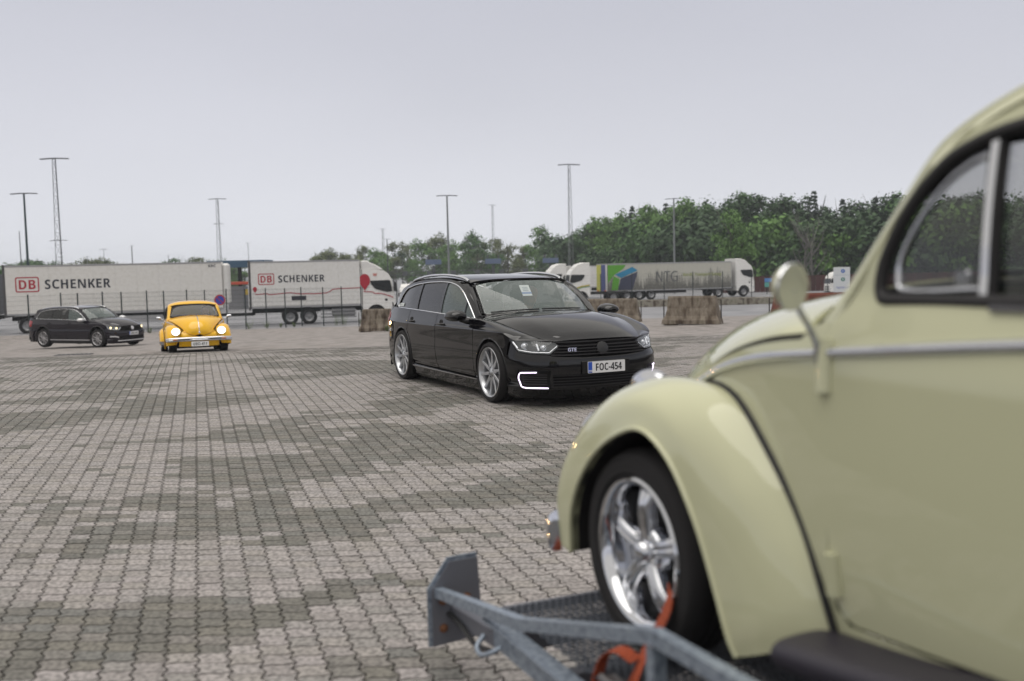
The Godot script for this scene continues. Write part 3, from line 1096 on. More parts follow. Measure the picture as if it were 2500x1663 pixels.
		part(m, "front_moulding", chrome, body)
		# door gap, its shade put in as a tube of darkened paint colour; hinges
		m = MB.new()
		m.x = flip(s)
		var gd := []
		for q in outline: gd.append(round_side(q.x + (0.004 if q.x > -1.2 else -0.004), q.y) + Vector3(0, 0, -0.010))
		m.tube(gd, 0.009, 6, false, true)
		part(m, "door_gap_shade", mat("door_gap_shade", lin(0.16, 0.16, 0.075) if not yellow else lin(0.12, 0.06, 0.005), 0.6), body)
		for hy in [[0.795, 0.905], [0.375, 0.465]]:
			m = MB.new()
			m.x = flip(s)
			var a := round_side(lerpf(-0.690, -0.722, (0.9 - hy[0]) / 0.5), hy[0]) + Vector3(-0.008, 0, 0.002)
			var b := round_side(lerpf(-0.690, -0.722, (0.9 - hy[1]) / 0.5), hy[1]) + Vector3(-0.008, 0, 0.002)
			m.tube([a, a.lerp(b, 0.05), a.lerp(b, 0.95), b], [0.016, 0.021, 0.021, 0.016], 12)
			part(m, "door_hinge", mp, door)
		m = MB.new()
		m.x = flip(s)
		var hp := round_side(-1.66, 0.90)
		m.tube([hp, hp + Vector3(0, 0, 0.045), hp + Vector3(0.03, 0, 0.052), hp + Vector3(0.16, 0.0, 0.05)], 0.011, 8)
		part(m, "door_handle", chrome, door)
		# A-pillar, roof side and rear quarter
		m = MB.new()
		m.x = flip(s)
		var pil := []
		var gut := [Vector3(-0.625, 0.900, 0.645), Vector3(-0.700, 0.978, 0.632), Vector3(-0.772, 1.090, 0.610), Vector3(-0.850, 1.225, 0.582), Vector3(-0.925, 1.303, 0.566), Vector3(-1.09, 1.374, 0.548), Vector3(-1.30, 1.412, 0.540), Vector3(-1.52, 1.420, 0.540), Vector3(-1.70, 1.400, 0.540), Vector3(-1.86, 1.34, 0.54)]
		var inn := [Vector3(-0.688, 0.912, 0), Vector3(-0.726, 0.965, 0), Vector3(-0.792, 1.065, 0), Vector3(-0.876, 1.185, 0), Vector3(-0.950, 1.262, 0), Vector3(-1.09, 1.333, 0), Vector3(-1.30, 1.366, 0), Vector3(-1.50, 1.374, 0), Vector3(-1.67, 1.356, 0), Vector3(-1.80, 1.29, 0)]
		for k in 10: inn[k] = round_side(inn[k].x, inn[k].y) + Vector3(0, 0, 0.001)
		for k in 10: pil.append([inn[k], (inn[k] as Vector3).lerp(gut[k], 0.5) + Vector3(0.0, 0.004, 0.005), gut[k]])
		m.surf(netf(pil), 0, 2, 0, 9, 6, 45)
		part(m, "pillar", mp, body)
		m = MB.new()
		m.x = flip(s)
		m.tube(curve(gut, 4).slice(0, 37), 0.0075, 6)
		part(m, "drip_rail", mp, body)
		m = MB.new()
		m.x = flip(s)
		m.inward = Vector3(-2, 0.8, 0)
		m.panel(round_side, poly([[-1.795, 0.42], [-1.795, 1.02], [-1.788, 1.2], [-1.80, 1.30], [-1.95, 1.26], [-2.15, 1.14], [-2.4, 1.0], [-2.75, 0.86], [-3.1, 0.66], [-3.2, 0.42]]), 0.06, 0.06, 0.0)
		part(m, "rear_quarter", mp, body)
		m = MB.new()
		m.x = flip(s)
		m.inward = Vector3(-2, 0.8, 0)
		m.panel(round_side, poly([[-0.70, 0.22], [-0.725, 0.345], [-0.76, 0.318], [-1.2, 0.352], [-1.75, 0.398], [-1.80, 0.43], [-1.95, 0.43], [-1.95, 0.30], [-1.0, 0.22]]), 0.08, 0.08, 0.0)
		part(m, "rocker_panel", mp, body)
		# running board
		var rb := MB.new()
		rb.x = flip(s)
		var sec := [[0.66, 0.0], [0.66, 0.036], [0.70, 0.046], [0.78, 0.044], [0.812, 0.034], [0.822, 0.012], [0.812, -0.012], [0.79, -0.022], [0.66, -0.02]]
		var rws := []
		for st in [[-0.668, 0.240, 0.55], [-0.680, 0.244, 0.86], [-0.705, 0.248, 1.0], [-0.9, 0.272, 1.0], [-1.3, 0.328, 1.0], [-1.9, 0.385, 1.0]]:
			var row := []
			for q in sec: row.append(Vector3(st[0], st[1] + q[1] * (1.0 if st[2] == 1.0 else 0.85), 0.66 + (q[0] - 0.66) * st[2]))
			rws.append(row)
		rb.surf(netf(rws), 0, 8, 0, 5, 24, 30)
		var en := []
		for q in curve(rws[0], 3): en.append(q)
		rb.face(en)
		part(rb, "running_board", mat("running_rubber", lin(0.018, 0.015, 0.024), 0.5), body)
		# exterior mirror
		m = MB.new()
		m.x = flip(s)
		if yellow:
			m.tube(curve([Vector3(-0.80, 0.93, 0.69), Vector3(-0.79, 0.955, 0.76), Vector3(-0.80, 0.975, 0.82)], 4), 0.009, 8)
			part(m, "mirror_arm", chrome, door)
			m = MB.new()
			m.x = flip(s)
			m.tube(curve([Vector3(-0.80, 0.985, 0.79), Vector3(-0.79, 0.99, 0.83), Vector3(-0.79, 0.995, 0.87), Vector3(-0.79, 1.0, 0.90)], 4), [0.02, 0.03, 0.036, 0.04, 0.042, 0.043, 0.043, 0.042, 0.041, 0.04, 0.036, 0.03, 0.015], 12)
			part(m, "mirror_head", chrome, door)
		else:
			m.tube(curve([Vector3(-0.690, 0.855, 0.695), Vector3(-0.690, 0.895, 0.700), Vector3(-0.692, 0.935, 0.722), Vector3(-0.702, 0.970, 0.755), Vector3(-0.710, 1.010, 0.780)], 5), 0.0075, 8)
			part(m, "mirror_arm", chrome, door)
			var hd := Transform3D(Basis(Vector3.UP, deg_to_rad(-12.0) * 1.0) * Basis(Vector3.BACK, deg_to_rad(4.0)), Vector3(-0.705, 1.018, 0.785))
			m = MB.new()
			m.x = flip(s) * hd * Transform3D(Basis(Vector3.BACK, -PI / 2), Vector3.ZERO)     # lathe axis towards +x
			m.lathe([Vector2(0.0, 0.022), Vector2(0.02, 0.0205), Vector2(0.034, 0.016), Vector2(0.042, 0.006), Vector2(0.045, -0.006)], 28)
			part(m, "mirror_head", mp, door)
			m = MB.new()
			m.x = flip(s) * hd * Transform3D(Basis(Vector3.BACK, -PI / 2), Vector3.ZERO)
			m.lathe([Vector2(0.045, -0.004), Vector2(0.049, -0.008), Vector2(0.047, -0.013), Vector2(0.0, -0.012)], 28)
			part(m, "mirror_glass", chrome, door)
	# roof with rear slope
	m = MB.new()
	var rf := []
	for st in [[[-0.90, 1.362], [-0.950, 1.318, 0.562]], [[-1.04, 1.425], [-1.10, 1.376, 0.548]], [[-1.26, 1.475], [-1.32, 1.413, 0.540]], [[-1.55, 1.498], [-1.58, 1.418, 0.540]], [[-1.85, 1.472], [-1.86, 1.338, 0.542]], [[-2.15, 1.41], [-2.14, 1.16, 0.60]], [[-2.45, 1.28], [-2.40, 1.02, 0.58]], [[-2.75, 1.08], [-2.70, 0.88, 0.48]], [[-3.0, 0.84], [-2.98, 0.72, 0.36]], [[-3.15, 0.58], [-3.14, 0.52, 0.28]], [[-3.18, 0.36], [-3.18, 0.34, 0.25]]]:
		var c := Vector3(st[0][0], st[0][1], 0)
		var e := Vector3(st[1][0], st[1][1], st[1][2])
		var row := []
		for k in range(-4, 5):
			var a := absf(k / 4.0)
			row.append(Vector3(lerpf(c.x, e.x, a * a), lerpf(e.y, c.y, pow(1.0 - pow(a, 2.2), 0.60)), e.z * k / 4.0))
		rf.append(row)
	m.surf(netf(rf), 0, 8, 0, 10, 40, 60)
	part(m, "roof", mp, body)
	# windscreen, its seal, cowl
	var ws := netf([[Vector3(-0.655, 0.975, -0.605), Vector3(-0.601667, 0.991667, -0.33275), Vector3(-0.575, 1, 0), Vector3(-0.601667, 0.991667, 0.33275), Vector3(-0.655, 0.975, 0.605)], [Vector3(-0.76, 1.135, -0.575), Vector3(-0.716667, 1.155, -0.31625), Vector3(-0.695, 1.165, 0), Vector3(-0.716667, 1.155, 0.31625), Vector3(-0.76, 1.135, 0.575)], [Vector3(-0.9, 1.3, -0.535), Vector3(-0.876667, 1.33, -0.29425), Vector3(-0.865, 1.345, 0), Vector3(-0.876667, 1.33, 0.29425), Vector3(-0.9, 1.3, 0.535)]])
	var wo := rpoly([[0.06, 0.05, 0.25], [3.94, 0.05, 0.25], [3.86, 1.92, 0.75], [0.14, 1.92, 0.75]], 0.3, 6)
	m = MB.new()
	m.panel(ws, wo, 0.25, 0.2, 0.0)
	part(m, "windscreen", glass, body)
	m = MB.new()
	var wr := []
	for k in wo.size():
		for j in 3:
			var q := wo[k].lerp(wo[(k + 1) % wo.size()], j / 3.0)
			wr.append(ws.call(q.x, q.y))
	m.tube(wr, 0.014, 6, false, true)
	part(m, "windscreen_seal", rubber, body)
	m = MB.new()
	var cw := [[], [], []]
	for k in range(-4, 5):
		var q := beetle_hood(0.0, k / 4.0)
		var b: Vector3 = ws.call(2.0 + k / 2.0, 0.0)
		cw[0].append(q + Vector3(-0.006, -0.006, 0))
		cw[1].append(q.lerp(b, 0.5) + Vector3(0, 0.006, 0))
		cw[2].append(b + Vector3(0, -0.004, 0.02 * k / 4.0))
	m.surf(netf(cw), 0, 8, 0, 2, 24, 8)
	part(m, "cowl", mp, body)
	# windscreen posts between glass and pillar
	for s in SIDE:
		m = MB.new()
		m.x = flip(s)
		var gl := [Vector3(-0.625, 0.900, 0.645), Vector3(-0.700, 0.978, 0.632), Vector3(-0.772, 1.090, 0.610), Vector3(-0.850, 1.225, 0.582), Vector3(-0.925, 1.303, 0.566)]
		var pr := []
		for k in 5:
			var b: Vector3 = ws.call(3.96, k / 2.0 * 0.98)
			pr.append([gl[k], (gl[k] as Vector3).lerp(b, 0.5) + Vector3(0.010, 0.006, 0.004), b])
		m.surf(netf(pr), 0, 2, 0, 4, 6, 20)
		part(m, "windscreen_post", mp, body)
	for s in [-0.30, 0.10]:
		m = MB.new()
		var a: Vector3 = ws.call(2.0 + s * 2.6, 0.0) + Vector3(0.03, 0.0, 0)
		var b: Vector3 = ws.call(2.0 + s * 2.6 + 1.15, 0.18) + Vector3(0.016, 0.004, 0)
		m.tube([a, a.lerp(b, 0.3) + Vector3(0.006, 0.01, 0), b], 0.006, 6)
		m.tube([b + Vector3(0, 0, -0.18), b, b + Vector3(0, -0.006, 0.14)], 0.006, 6)
		part(m, "wiper", rubber, body)
	# underside and inside
	m = MB.new()
	m.box(Vector3(-1.25, 0.30, 0), Vector3(3.3, 0.10, 1.10), 0.02)
	m.box(Vector3(0.05, 0.40, 0), Vector3(0.85, 0.30, 0.70), 0.03)
	m.box(Vector3(-0.2, 0.23, 0), Vector3(0.25, 0.05, 0.9), 0.02)
	part(m, "floor_pan", dark, body)
	for s in SIDE:
		m = MB.new()
		m.x = flip(s)
		var seat := mat("seat_black", lin(0.02, 0.019, 0.021), 0.6)
		m.box(Vector3(-1.50, 0.52, 0.30), Vector3(0.50, 0.16, 0.48), 0.05)
		m.x = flip(s) * Transform3D(Basis(Vector3.BACK, 0.22), Vector3(-1.78, 0.80, 0.30))
		m.box(Vector3(0, 0.05, 0), Vector3(0.12, 0.62, 0.46), 0.05)
		part(m, "seat", seat, body)
	m = MB.new()
	m.x = Transform3D(Basis(Vector3.BACK, 0.35), Vector3(-2.35, 0.80, 0))
	m.box(Vector3(0, 0, 0), Vector3(0.12, 0.42, 1.0), 0.04)
	part(m, "rear_bench", mat("seat_black", Color.BLACK), body)
	m = MB.new()
	m.box(Vector3(-0.74, 0.86, 0), Vector3(0.14, 0.16, 1.16), 0.03)
	part(m, "dashboard", mp, body)
	m = MB.new()
	m.box(Vector3(-0.70, 0.945, 0), Vector3(0.20, 0.03, 1.14), 0.012)
	part(m, "dashboard_top", mat("trim_black", lin(0.015, 0.014, 0.016), 0.6), body)
	var sw := Transform3D(Basis(Vector3.BACK, deg_to_rad(-62.0)), Vector3(-1.03, 0.925, -0.33))
	m = MB.new()
	m.x = sw
	var ring := []
	for k in 28: ring.append(Vector3(cos(TAU * k / 28.0) * 0.195, 0, sin(TAU * k / 28.0) * 0.195))
	m.tube(ring, 0.011, 8, false, true)
	m.tube([Vector3(0, 0, -0.19), Vector3(0, -0.02, 0), Vector3(0, 0, 0.19)], 0.008, 6)
	m.tube([Vector3(0, -0.03, 0), Vector3(0, -0.45, 0.0)], 0.02, 8)
	part(m, "steering_wheel", mat("trim_black", Color.BLACK), body)
	# bumper
	m = MB.new()
	var by := 0.335 if yellow else 0.225
	var bp := []
	for q in [[0.46, -0.745], [0.555, -0.70], [0.635, -0.56], [0.685, -0.3], [0.700, 0.0], [0.685, 0.3], [0.635, 0.56], [0.555, 0.70], [0.46, 0.745]]: bp.append(Vector3(q[0], by, q[1]))
	var path := curve(bp, 4)
	var brow := []
	for k in path.size():
		var d: Vector3 = (path[mini(k + 1, path.size() - 1)] - path[maxi(k - 1, 0)]).normalized()
		var o := d.cross(Vector3.UP) * -1.0
		if o.x < 0.0: o = -o
		var row := []
		for q in [[-0.02, 0.048], [0.006, 0.050], [0.020, 0.034], [0.024, 0.014], [0.018, 0.0], [0.024, -0.014], [0.020, -0.034], [0.006, -0.050], [-0.02, -0.048]]: row.append(path[k] + o * q[0] + Vector3.UP * q[1])
		brow.append(row)
	m.surf(netf(brow), 0, 8, 0, brow.size() - 1, 24, brow.size() - 1)
	for e in [0, brow.size() - 1]: m.face(brow[e])
	var bumper := part(m, "front_bumper", chrome, body)
	if yellow:
		for s in SIDE:
			m = MB.new()
			m.box(Vector3(0.655, by, 0.545 * s), Vector3(0.05, 0.034, 0.13), 0.008)
			part(m, "bumper_signal", mat("signal_orange", lin(0.42, 0.09, 0.01), 0.3), bumper)
		m = MB.new()
		m.box(Vector3(0.712, by, 0), Vector3(0.006, 0.030, 1.0), 0.002)
		part(m, "bumper_strip", rubber, bumper)
		number_plate(body, Transform3D(Basis(Vector3.UP, PI / 2), Vector3(0.715, 0.212, 0.0)), 0.397, 0.118, "UBO-411", false)
	for s in SIDE:
		var rim_r := 0.205 if not yellow else 0.20
		make_wheel(t, Transform3D(Basis() if s > 0 else Basis(Vector3.UP, PI), Vector3(0, 0.285, 0.72 * s)), 0.285, rim_r, 0.165 if not yellow else 0.19, "chrome" if not yellow else "white")
		make_wheel(t, Transform3D(Basis() if s > 0 else Basis(Vector3.UP, PI), Vector3(-2.42, 0.30, (0.74 if not yellow else 0.80) * s)), 0.30, 0.205, 0.20, "chrome" if not yellow else "white")

func make_cream_beetle() -> void:
	cream_car = heading(Vector3(0.989, 0.359, -2.964), -23.93)
	var t := thing("vintage_saloon", "cream yellow rounded vintage saloon with chrome wheels strapped onto the trailer", "car", cream_car)
	var mp := paint("cream_paint", lin(0.47, 0.47, 0.315), 0.40)
	build_beetle(t, t, mp, false)

# ================================================================= car trailer under the cream car
func make_trailer() -> void:
	var t := thing("car_trailer", "galvanised steel car trailer with mesh deck and kinked side rail", "trailer", cream_car)
	var zinc := mat("zinc", lin(0.34, 0.38, 0.43), 0.42, 0.5)
	grained(zinc, noise_tex(0.03, [[0.0, Color(0.62, 0.64, 0.68)], [0.5, Color(0.9, 0.92, 0.95)], [1.0, Color(1, 1, 1)]], 512, 5, 31), null, 2.2, 0.5, false)
	var dull := mat("zinc_dull", lin(0.14, 0.145, 0.17), 0.6, 0.3)
	var m: MB
	for s in SIDE:
		var f := flip(s)
		m = MB.new()
		m.x = f
		m.bar([Vector3(0.50, -0.075, 0.925), Vector3(-3.6, -0.075, 0.925)], 0.04, 0.07)
		m.box(Vector3(-1.5, -0.036, 0.935), Vector3(4.1, 0.008, 0.06))
		part(m, "side_beam", zinc, t)
		# rail: rises in three straight lengths of square tube
		m = MB.new()
		m.x = f
		m.bar([Vector3(0.975, -0.072, 0.965), Vector3(0.262, 0.040, 0.955), Vector3(-0.455, 0.243, 0.95), Vector3(-2.9, 0.275, 0.95)], 0.032, 0.034)
		part(m, "side_rail", zinc, t)
		for px in [-0.455, -1.5, -2.6]:
			m = MB.new()
			m.x = f
			m.bar([Vector3(px, 0.235, 0.95), Vector3(px, -0.03, 0.95)], 0.034, 0.032, Vector3.RIGHT)
			part(m, "rail_post", zinc, t)
			m = MB.new()
			m.x = f
			m.tube([Vector3(px - 0.018, 0.226, 0.967), Vector3(px, 0.224, 0.969), Vector3(px + 0.018, 0.226, 0.967)], 0.0045, 6)
			part(m, "weld_bead", dull, t)
		# lamp plate at the tail
		m = MB.new()
		m.x = f * Transform3D(Basis(Vector3.UP, -PI / 2), Vector3(0.955, 0, 0))      # local x -> car z
		m.prism(poly([[0.990, -0.262], [0.990, -0.060], [0.920, 0.036], [0.815, 0.040], [0.800, -0.248]]), -0.003, 0.003)
		part(m, "lamp_plate", dull, t)
		for q in [[-0.10, 0.86], [-0.10, 0.95], [-0.20, 0.86], [-0.20, 0.95]]:
			m = MB.new()
			m.x = f * Transform3D(Basis(Vector3.BACK, PI / 2), Vector3(0.951, q[0], q[1]))
			m.lathe([Vector2(0.0, 0.010), Vector2(0.009, 0.009), Vector2(0.011, 0.0), Vector2(0.018, 0.0), Vector2(0.018, -0.003)], 6)
			part(m, "plate_bolt", mat("bolt_rust", lin(0.16, 0.07, 0.035), 0.8), t)
		m = MB.new()
		m.x = f
		m.bar([Vector3(0.962, -0.262, 0.990), Vector3(0.962, -0.060, 0.990), Vector3(0.962, 0.036, 0.920), Vector3(0.962, 0.040, 0.815)], 0.030, 0.006, Vector3.RIGHT)
		part(m, "plate_flange", zinc, t)
		m = MB.new()
		m.x = f
		m.box(Vector3(0.99, -0.17, 0.89), Vector3(0.05, 0.09, 0.12), 0.012)
		part(m, "tail_lamp", mat("lamp_red", lin(0.25, 0.01, 0.012), 0.25), t)
		m = MB.new()
		m.x = f
		m.tube(curve([Vector3(0.95, -0.15, 0.93), Vector3(0.80, -0.145, 0.94), Vector3(0.66, -0.16, 0.945), Vector3(0.52, -0.14, 0.93)], 5), 0.009, 8)
		part(m, "lamp_cable", mat("cable_black", lin(0.012, 0.012, 0.013), 0.5), t)
		# gusset from beam to plate
		m = MB.new()
		m.x = f
		m.bar([Vector3(0.50, -0.09, 0.925), Vector3(0.955, -0.15, 0.90)], 0.04, 0.05)
		part(m, "plate_bracket", dull, t)
		# tie-down ring
		m = MB.new()
		m.x = f
		m.tube(curve([Vector3(0.42, -0.085, 0.955), Vector3(0.44, -0.105, 0.985), Vector3(0.50, -0.13, 0.99), Vector3(0.545, -0.12, 0.985), Vector3(0.555, -0.09, 0.955)], 5), 0.008, 8)
		part(m, "tie_ring", zinc, t)
		# wheel and mudguard
		make_wheel(t, Transform3D(Basis() if s > 0 else Basis(Vector3.UP, PI), Vector3(-1.75, -0.07, 1.16 * s)), 0.285, 0.18, 0.17, "grey")
		m = MB.new()
		m.x = f
		var rows := []
		for k in range(0, 9):
			var a := PI * k / 8.0
			rows.append([Vector3(-1.75 + cos(a) * 0.36, -0.07 + sin(a) * 0.35, 0.98), Vector3(-1.75 + cos(a) * 0.37, -0.07 + sin(a) * 0.36, 1.1), Vector3(-1.75 + cos(a) * 0.36, -0.07 + sin(a) * 0.35, 1.2)])
		m.surf(netf(rows), 0, 2, 0, 8, 6, 24)
		part(m, "mudguard", zinc, t)
		# expanded-metal track
		m = MB.new()
		m.x = f
		var z0 := 0.42
		var z1 := 0.90
		var nx := 0
		var px := 0.53
		while px > -3.0:
			var cell := 0.046 if px > -0.9 else 0.12
			var cw := 0.024 if px > -0.9 else 0.06
			var zz := z0
			while zz < z1 - 0.001:
				var h := 0.5 * cw
				for d in [[0.0, 0.0, 0.5, 1.0], [0.5, 1.0, 1.0, 0.0]]:
					var a := Vector3(px - d[1] * 0.5 * cell, -0.006 + 0.004 * d[1], zz + d[0] * cw)
					var b := Vector3(px - d[3] * 0.5 * cell, -0.006 + 0.004 * d[3], zz + d[2] * cw)
					m.bar([a, b], 0.0045, 0.006)
					var off := Vector3(-cell, 0, 0)
					m.bar([Vector3(a.x, -0.004, a.z) + off * (1.0 - d[1]), Vector3(b.x, -0.004, b.z) + off * (1.0 - d[3])], 0.0045, 0.006)
				zz += cw
			px -= cell
			nx += 1
		var dk := part(m, "deck_mesh", mat("mesh_steel", lin(0.085, 0.095, 0.115), 0.5, 0.4), t)
		dk.set_meta("kind", "stuff")
		m = MB.new()
		m.x = f
		m.bar([Vector3(0.535, -0.02, 0.42), Vector3(0.535, -0.02, 0.90)], 0.02, 0.03)
		m.bar([Vector3(0.53, -0.03, 0.415), Vector3(-3.0, -0.03, 0.415)], 0.03, 0.05)
		part(m, "deck_edge", dull, t)
	for px in [0.45, 0.1, -0.3, -0.9, -1.75, -2.6, -3.3]:
		m = MB.new()
		m.bar([Vector3(px, -0.085, -0.90), Vector3(px, -0.085, 0.90)], 0.05, 0.06)
		part(m, "cross_member", dull, t)
	m = MB.new()
	m.bar([Vector3(-3.6, -0.08, -0.9), Vector3(-5.2, -0.05, 0)], 0.07, 0.09)
	m.bar([Vector3(-3.6, -0.08, 0.9), Vector3(-5.2, -0.05, 0)], 0.07, 0.09)
	part(m, "drawbar", zinc, t)
	# orange lashing strap round the wheel
	var st := thing("lashing_strap", "orange lashing strap tying the chrome wheel to the trailer rail", "strap", cream_car)
	var web := mat("strap_orange", lin(0.42, 0.075, 0.025), 0.8)
	grained(web, noise_tex(0.06, [[0.0, Color(0.35, 0.33, 0.33)], [0.4, Color(0.85, 0.85, 0.85)], [1.0, Color(1, 1, 1)]], 256, 4, 9), null, 6.0, 0.5, false)
	m = MB.new()
	var path := curve([Vector3(-0.165, 0.235, -0.725), Vector3(-0.185, 0.195, -0.745), Vector3(-0.165, 0.130, -0.765), Vector3(-0.150, 0.060, -0.800), Vector3(-0.165, 0.000, -0.845), Vector3(-0.160, -0.075, -0.900)], 5)
	var rows := []
	for k in path.size():
		var wd := Vector3(0.86, 0.25, 0.30).normalized() * 0.024
		var tw := sin(k * 0.35) * 0.006
		rows.append([path[k] - wd, path[k] + Vector3(0, 0, -0.003 + tw * 0.4), path[k] + wd])
	m.surf(netf(rows), 0, 2, 0, rows.size() - 1, 4, rows.size() - 1, 0.003)
	part(m, "webbing", web, st)
	m = MB.new()
	var loop := curve([Vector3(-0.15, 0.055, -0.82), Vector3(-0.11, 0.075, -0.845), Vector3(-0.075, 0.055, -0.865), Vector3(-0.065, 0.0, -0.885), Vector3(-0.08, -0.06, -0.90), Vector3(-0.12, -0.09, -0.91)], 4)
	rows = []
	for k in loop.size():
		var wd := Vector3(0.25, 0.1, 0.9).normalized() * 0.022
		rows.append([loop[k] - wd, loop[k], loop[k] + wd])
	m.surf(netf(rows), 0, 2, 0, rows.size() - 1, 4, rows.size() - 1, 0.003)
	part(m, "loose_tail", web, st)
	m = MB.new()
	m.box(Vector3(-0.15, -0.03, -0.885), Vector3(0.07, 0.10, 0.05), 0.01)
	m.tube([Vector3(-0.19, 0.01, -0.90), Vector3(-0.11, 0.01, -0.90)], 0.012, 8)
	part(m, "ratchet", mat("brake_steel", lin(0.22, 0.21, 0.21), 0.35, 0.9), st)

# ================================================================= estate cars
var plan_pts := PackedVector2Array()
var plan_len := PackedFloat32Array()
func plan_setup() -> void:
	if plan_pts.size(): return
	var c := [Vector2(0.865, -0.25), Vector2(0.875, 0), Vector2(0.865, 0.25), Vector2(0.83, 0.45), Vector2(0.76, 0.62), Vector2(0.64, 0.76), Vector2(0.48, 0.845), Vector2(0.30, 0.885), Vector2(0, 0.905), Vector2(-0.8, 0.908), Vector2(-1.8, 0.91), Vector2(-2.8, 0.905), Vector2(-3.2, 0.885), Vector2(-3.5, 0.84), Vector2(-3.72, 0.74), Vector2(-3.82, 0.55), Vector2(-3.86, 0.3), Vector2(-3.87, 0), Vector2(-3.86, -0.3)]
	for k in range(1, c.size() - 2):
		for j in 20: plan_pts.append(cr(c[k - 1], c[k], c[k + 1], c[k + 2], j / 20.0))
	plan_pts.append(c[c.size() - 2])
	plan_len.append(0.0)
	for k in range(1, plan_pts.size()): plan_len.append(plan_len[k - 1] + plan_pts[k].distance_to(plan_pts[k - 1]))

func plan_at(s: float) -> Vector2:
	if s < 0.0:
		var q := plan_at(-s)
		return Vector2(q.x, -q.y)
	var m := plan_len.size() - 1
	if s >= plan_len[m]: return plan_pts[m]
	var k := clampi(plan_len.bsearch(s) - 1, 0, m - 1)
	return plan_pts[k].lerp(plan_pts[k + 1], (s - plan_len[k]) / (plan_len[k + 1] - plan_len[k]))

func s_of(x: float) -> float:       # arc length from the middle of the nose to the flank at x
	for k in range(1, plan_pts.size()):
		if plan_pts[k].x <= x:
			return lerpf(plan_len[k - 1], plan_len[k], (plan_pts[k - 1].x - x) / maxf(1e-6, plan_pts[k - 1].x - plan_pts[k].x))
	return plan_len[plan_len.size() - 1]

const FLANK := [[0.085, 0.085], [0.12, 0.055], [0.19, 0.028], [0.215, 0.020], [0.228, 0.020], [0.236, 0.034], [0.255, 0.036], [0.30, 0.014], [0.34, 0.008], [0.48, 0.0], [0.62, 0.004], [0.765, 0.003], [0.778, 0.007], [0.786, 0.017], [0.80, 0.019], [0.87, 0.036], [0.95, 0.062]]
const NOSE := [[0.085, 0.07], [0.13, 0.035], [0.18, 0.012], [0.20, 0.004], [0.212, 0.002], [0.22, 0.010], [0.30, 0.006], [0.385, 0.0], [0.40, -0.004], [0.50, 0.002], [0.515, 0.012], [0.54, 0.024], [0.60, 0.045], [0.68, 0.085], [0.74, 0.12]]
func shell(s: float, y: float) -> Vector3:
	var q := plan_at(s)
	var t := (plan_at(s + 0.012) - plan_at(s - 0.012)).normalized()
	var w := clampf((1.15 - s) / 0.4, 0.0, 1.0)
	w = w * w * (3 - 2 * w)
	var d := w * at(NOSE, y) + (1.0 - w) * at(FLANK, y)
	var nn := Vector2(t.y, -t.x)
	if s > 0 and nn.dot(q - Vector2(-1.5, 0)) < 0.0 and q.y > 0.05: nn = -nn
	q -= nn * d
	return Vector3(q.x, y, q.y)

func flank(x: float, y: float) -> Vector3:
	return shell(s_of(x), y)

func house(x: float, y: float) -> Vector3:       # glasshouse side
	var zb := at([[-3.9, 0.60], [-3.6, 0.70], [-3.2, 0.785], [-2.6, 0.835], [-1.5, 0.85], [-0.9, 0.80], [-0.5, 0.725], [-0.2, 0.66]], x)
	var d := maxf(0.0, y - 0.92)
	return Vector3(x, y, zb - 0.24 * (y - 0.92) - 0.38 * d * d)

func arc2(cx: float, cy: float, r: float, a0: float, a1: float, n := 20) -> Array:
	var o := []
	for k in range(0, n + 1):
		var a := deg_to_rad(lerpf(a0, a1, float(k) / n))
		o.append([cx + cos(a) * r, cy + sin(a) * r])
	return o

func flat_panel(f: Callable, pts, s: float, du: float, dv: float, thick := 0.014, holes := []) -> MB:
	var m := MB.new()
	m.x = flip(s)
	m.inward = Vector3(-1.4, 0.5, 0)
	m.panel(f, pts if pts is PackedVector2Array else poly(pts), du, dv, thick, holes)
	return m

func belt(x: float) -> float:
	return at([[-3.3, 0.935], [-2.5, 0.924], [-1.58, 0.905], [-0.7, 0.868], [-0.4, 0.862]], x)

func estate_roof(u: float, w: float) -> Vector3:   # w 0..5 front to back, u -1..1
	var c: Vector3 = spl([Vector3(-1.00, 1.292, 0), Vector3(-1.36, 1.336, 0), Vector3(-1.9, 1.362, 0), Vector3(-2.6, 1.355, 0), Vector3(-3.15, 1.312, 0), Vector3(-3.50, 1.262, 0)], w)
	var e: Vector3 = spl([Vector3(-1.09, 1.252, 0.620), Vector3(-1.42, 1.302, 0.672), Vector3(-1.9, 1.318, 0.690), Vector3(-2.6, 1.293, 0.680), Vector3(-3.1, 1.232, 0.640), Vector3(-3.42, 1.16, 0.60)], w)
	var a := absf(u)
	return Vector3(lerpf(c.x, e.x, a * a), lerpf(e.y, c.y, pow(1.0 - pow(a, 3.0), 0.75)), e.z * u)

func estate_hood(u: float, w: float) -> Vector3:   # u -1..1 across, w 0..1 windscreen to nose
	var c: Vector3 = spl([Vector3(-0.44, 0.945, 0), Vector3(-0.15, 0.925, 0), Vector3(0.15, 0.890, 0), Vector3(0.42, 0.832, 0), Vector3(0.66, 0.750, 0), Vector3(0.79, 0.682, 0)], w * 5)
	var e: Vector3 = spl([Vector3(-0.62, 0.893, 0.735), Vector3(-0.32, 0.878, 0.755), Vector3(0.0, 0.838, 0.745), Vector3(0.27, 0.780, 0.700), Vector3(0.52, 0.718, 0.620), Vector3(0.715, 0.672, 0.535)], w * 5)
	var a := absf(u)
	# raised middle with a crease that runs from the screen corner to the grille corner
	var bulge := smoothstep(0.98, 0.62, a) * 0.016 * sin(PI * clampf(w, 0.05, 1.0) * 0.8 + 0.2)
	return Vector3(lerpf(c.x, e.x, pow(a, 2.2)), lerpf(c.y, e.y, pow(a, 2.0)) + bulge, e.z * u)

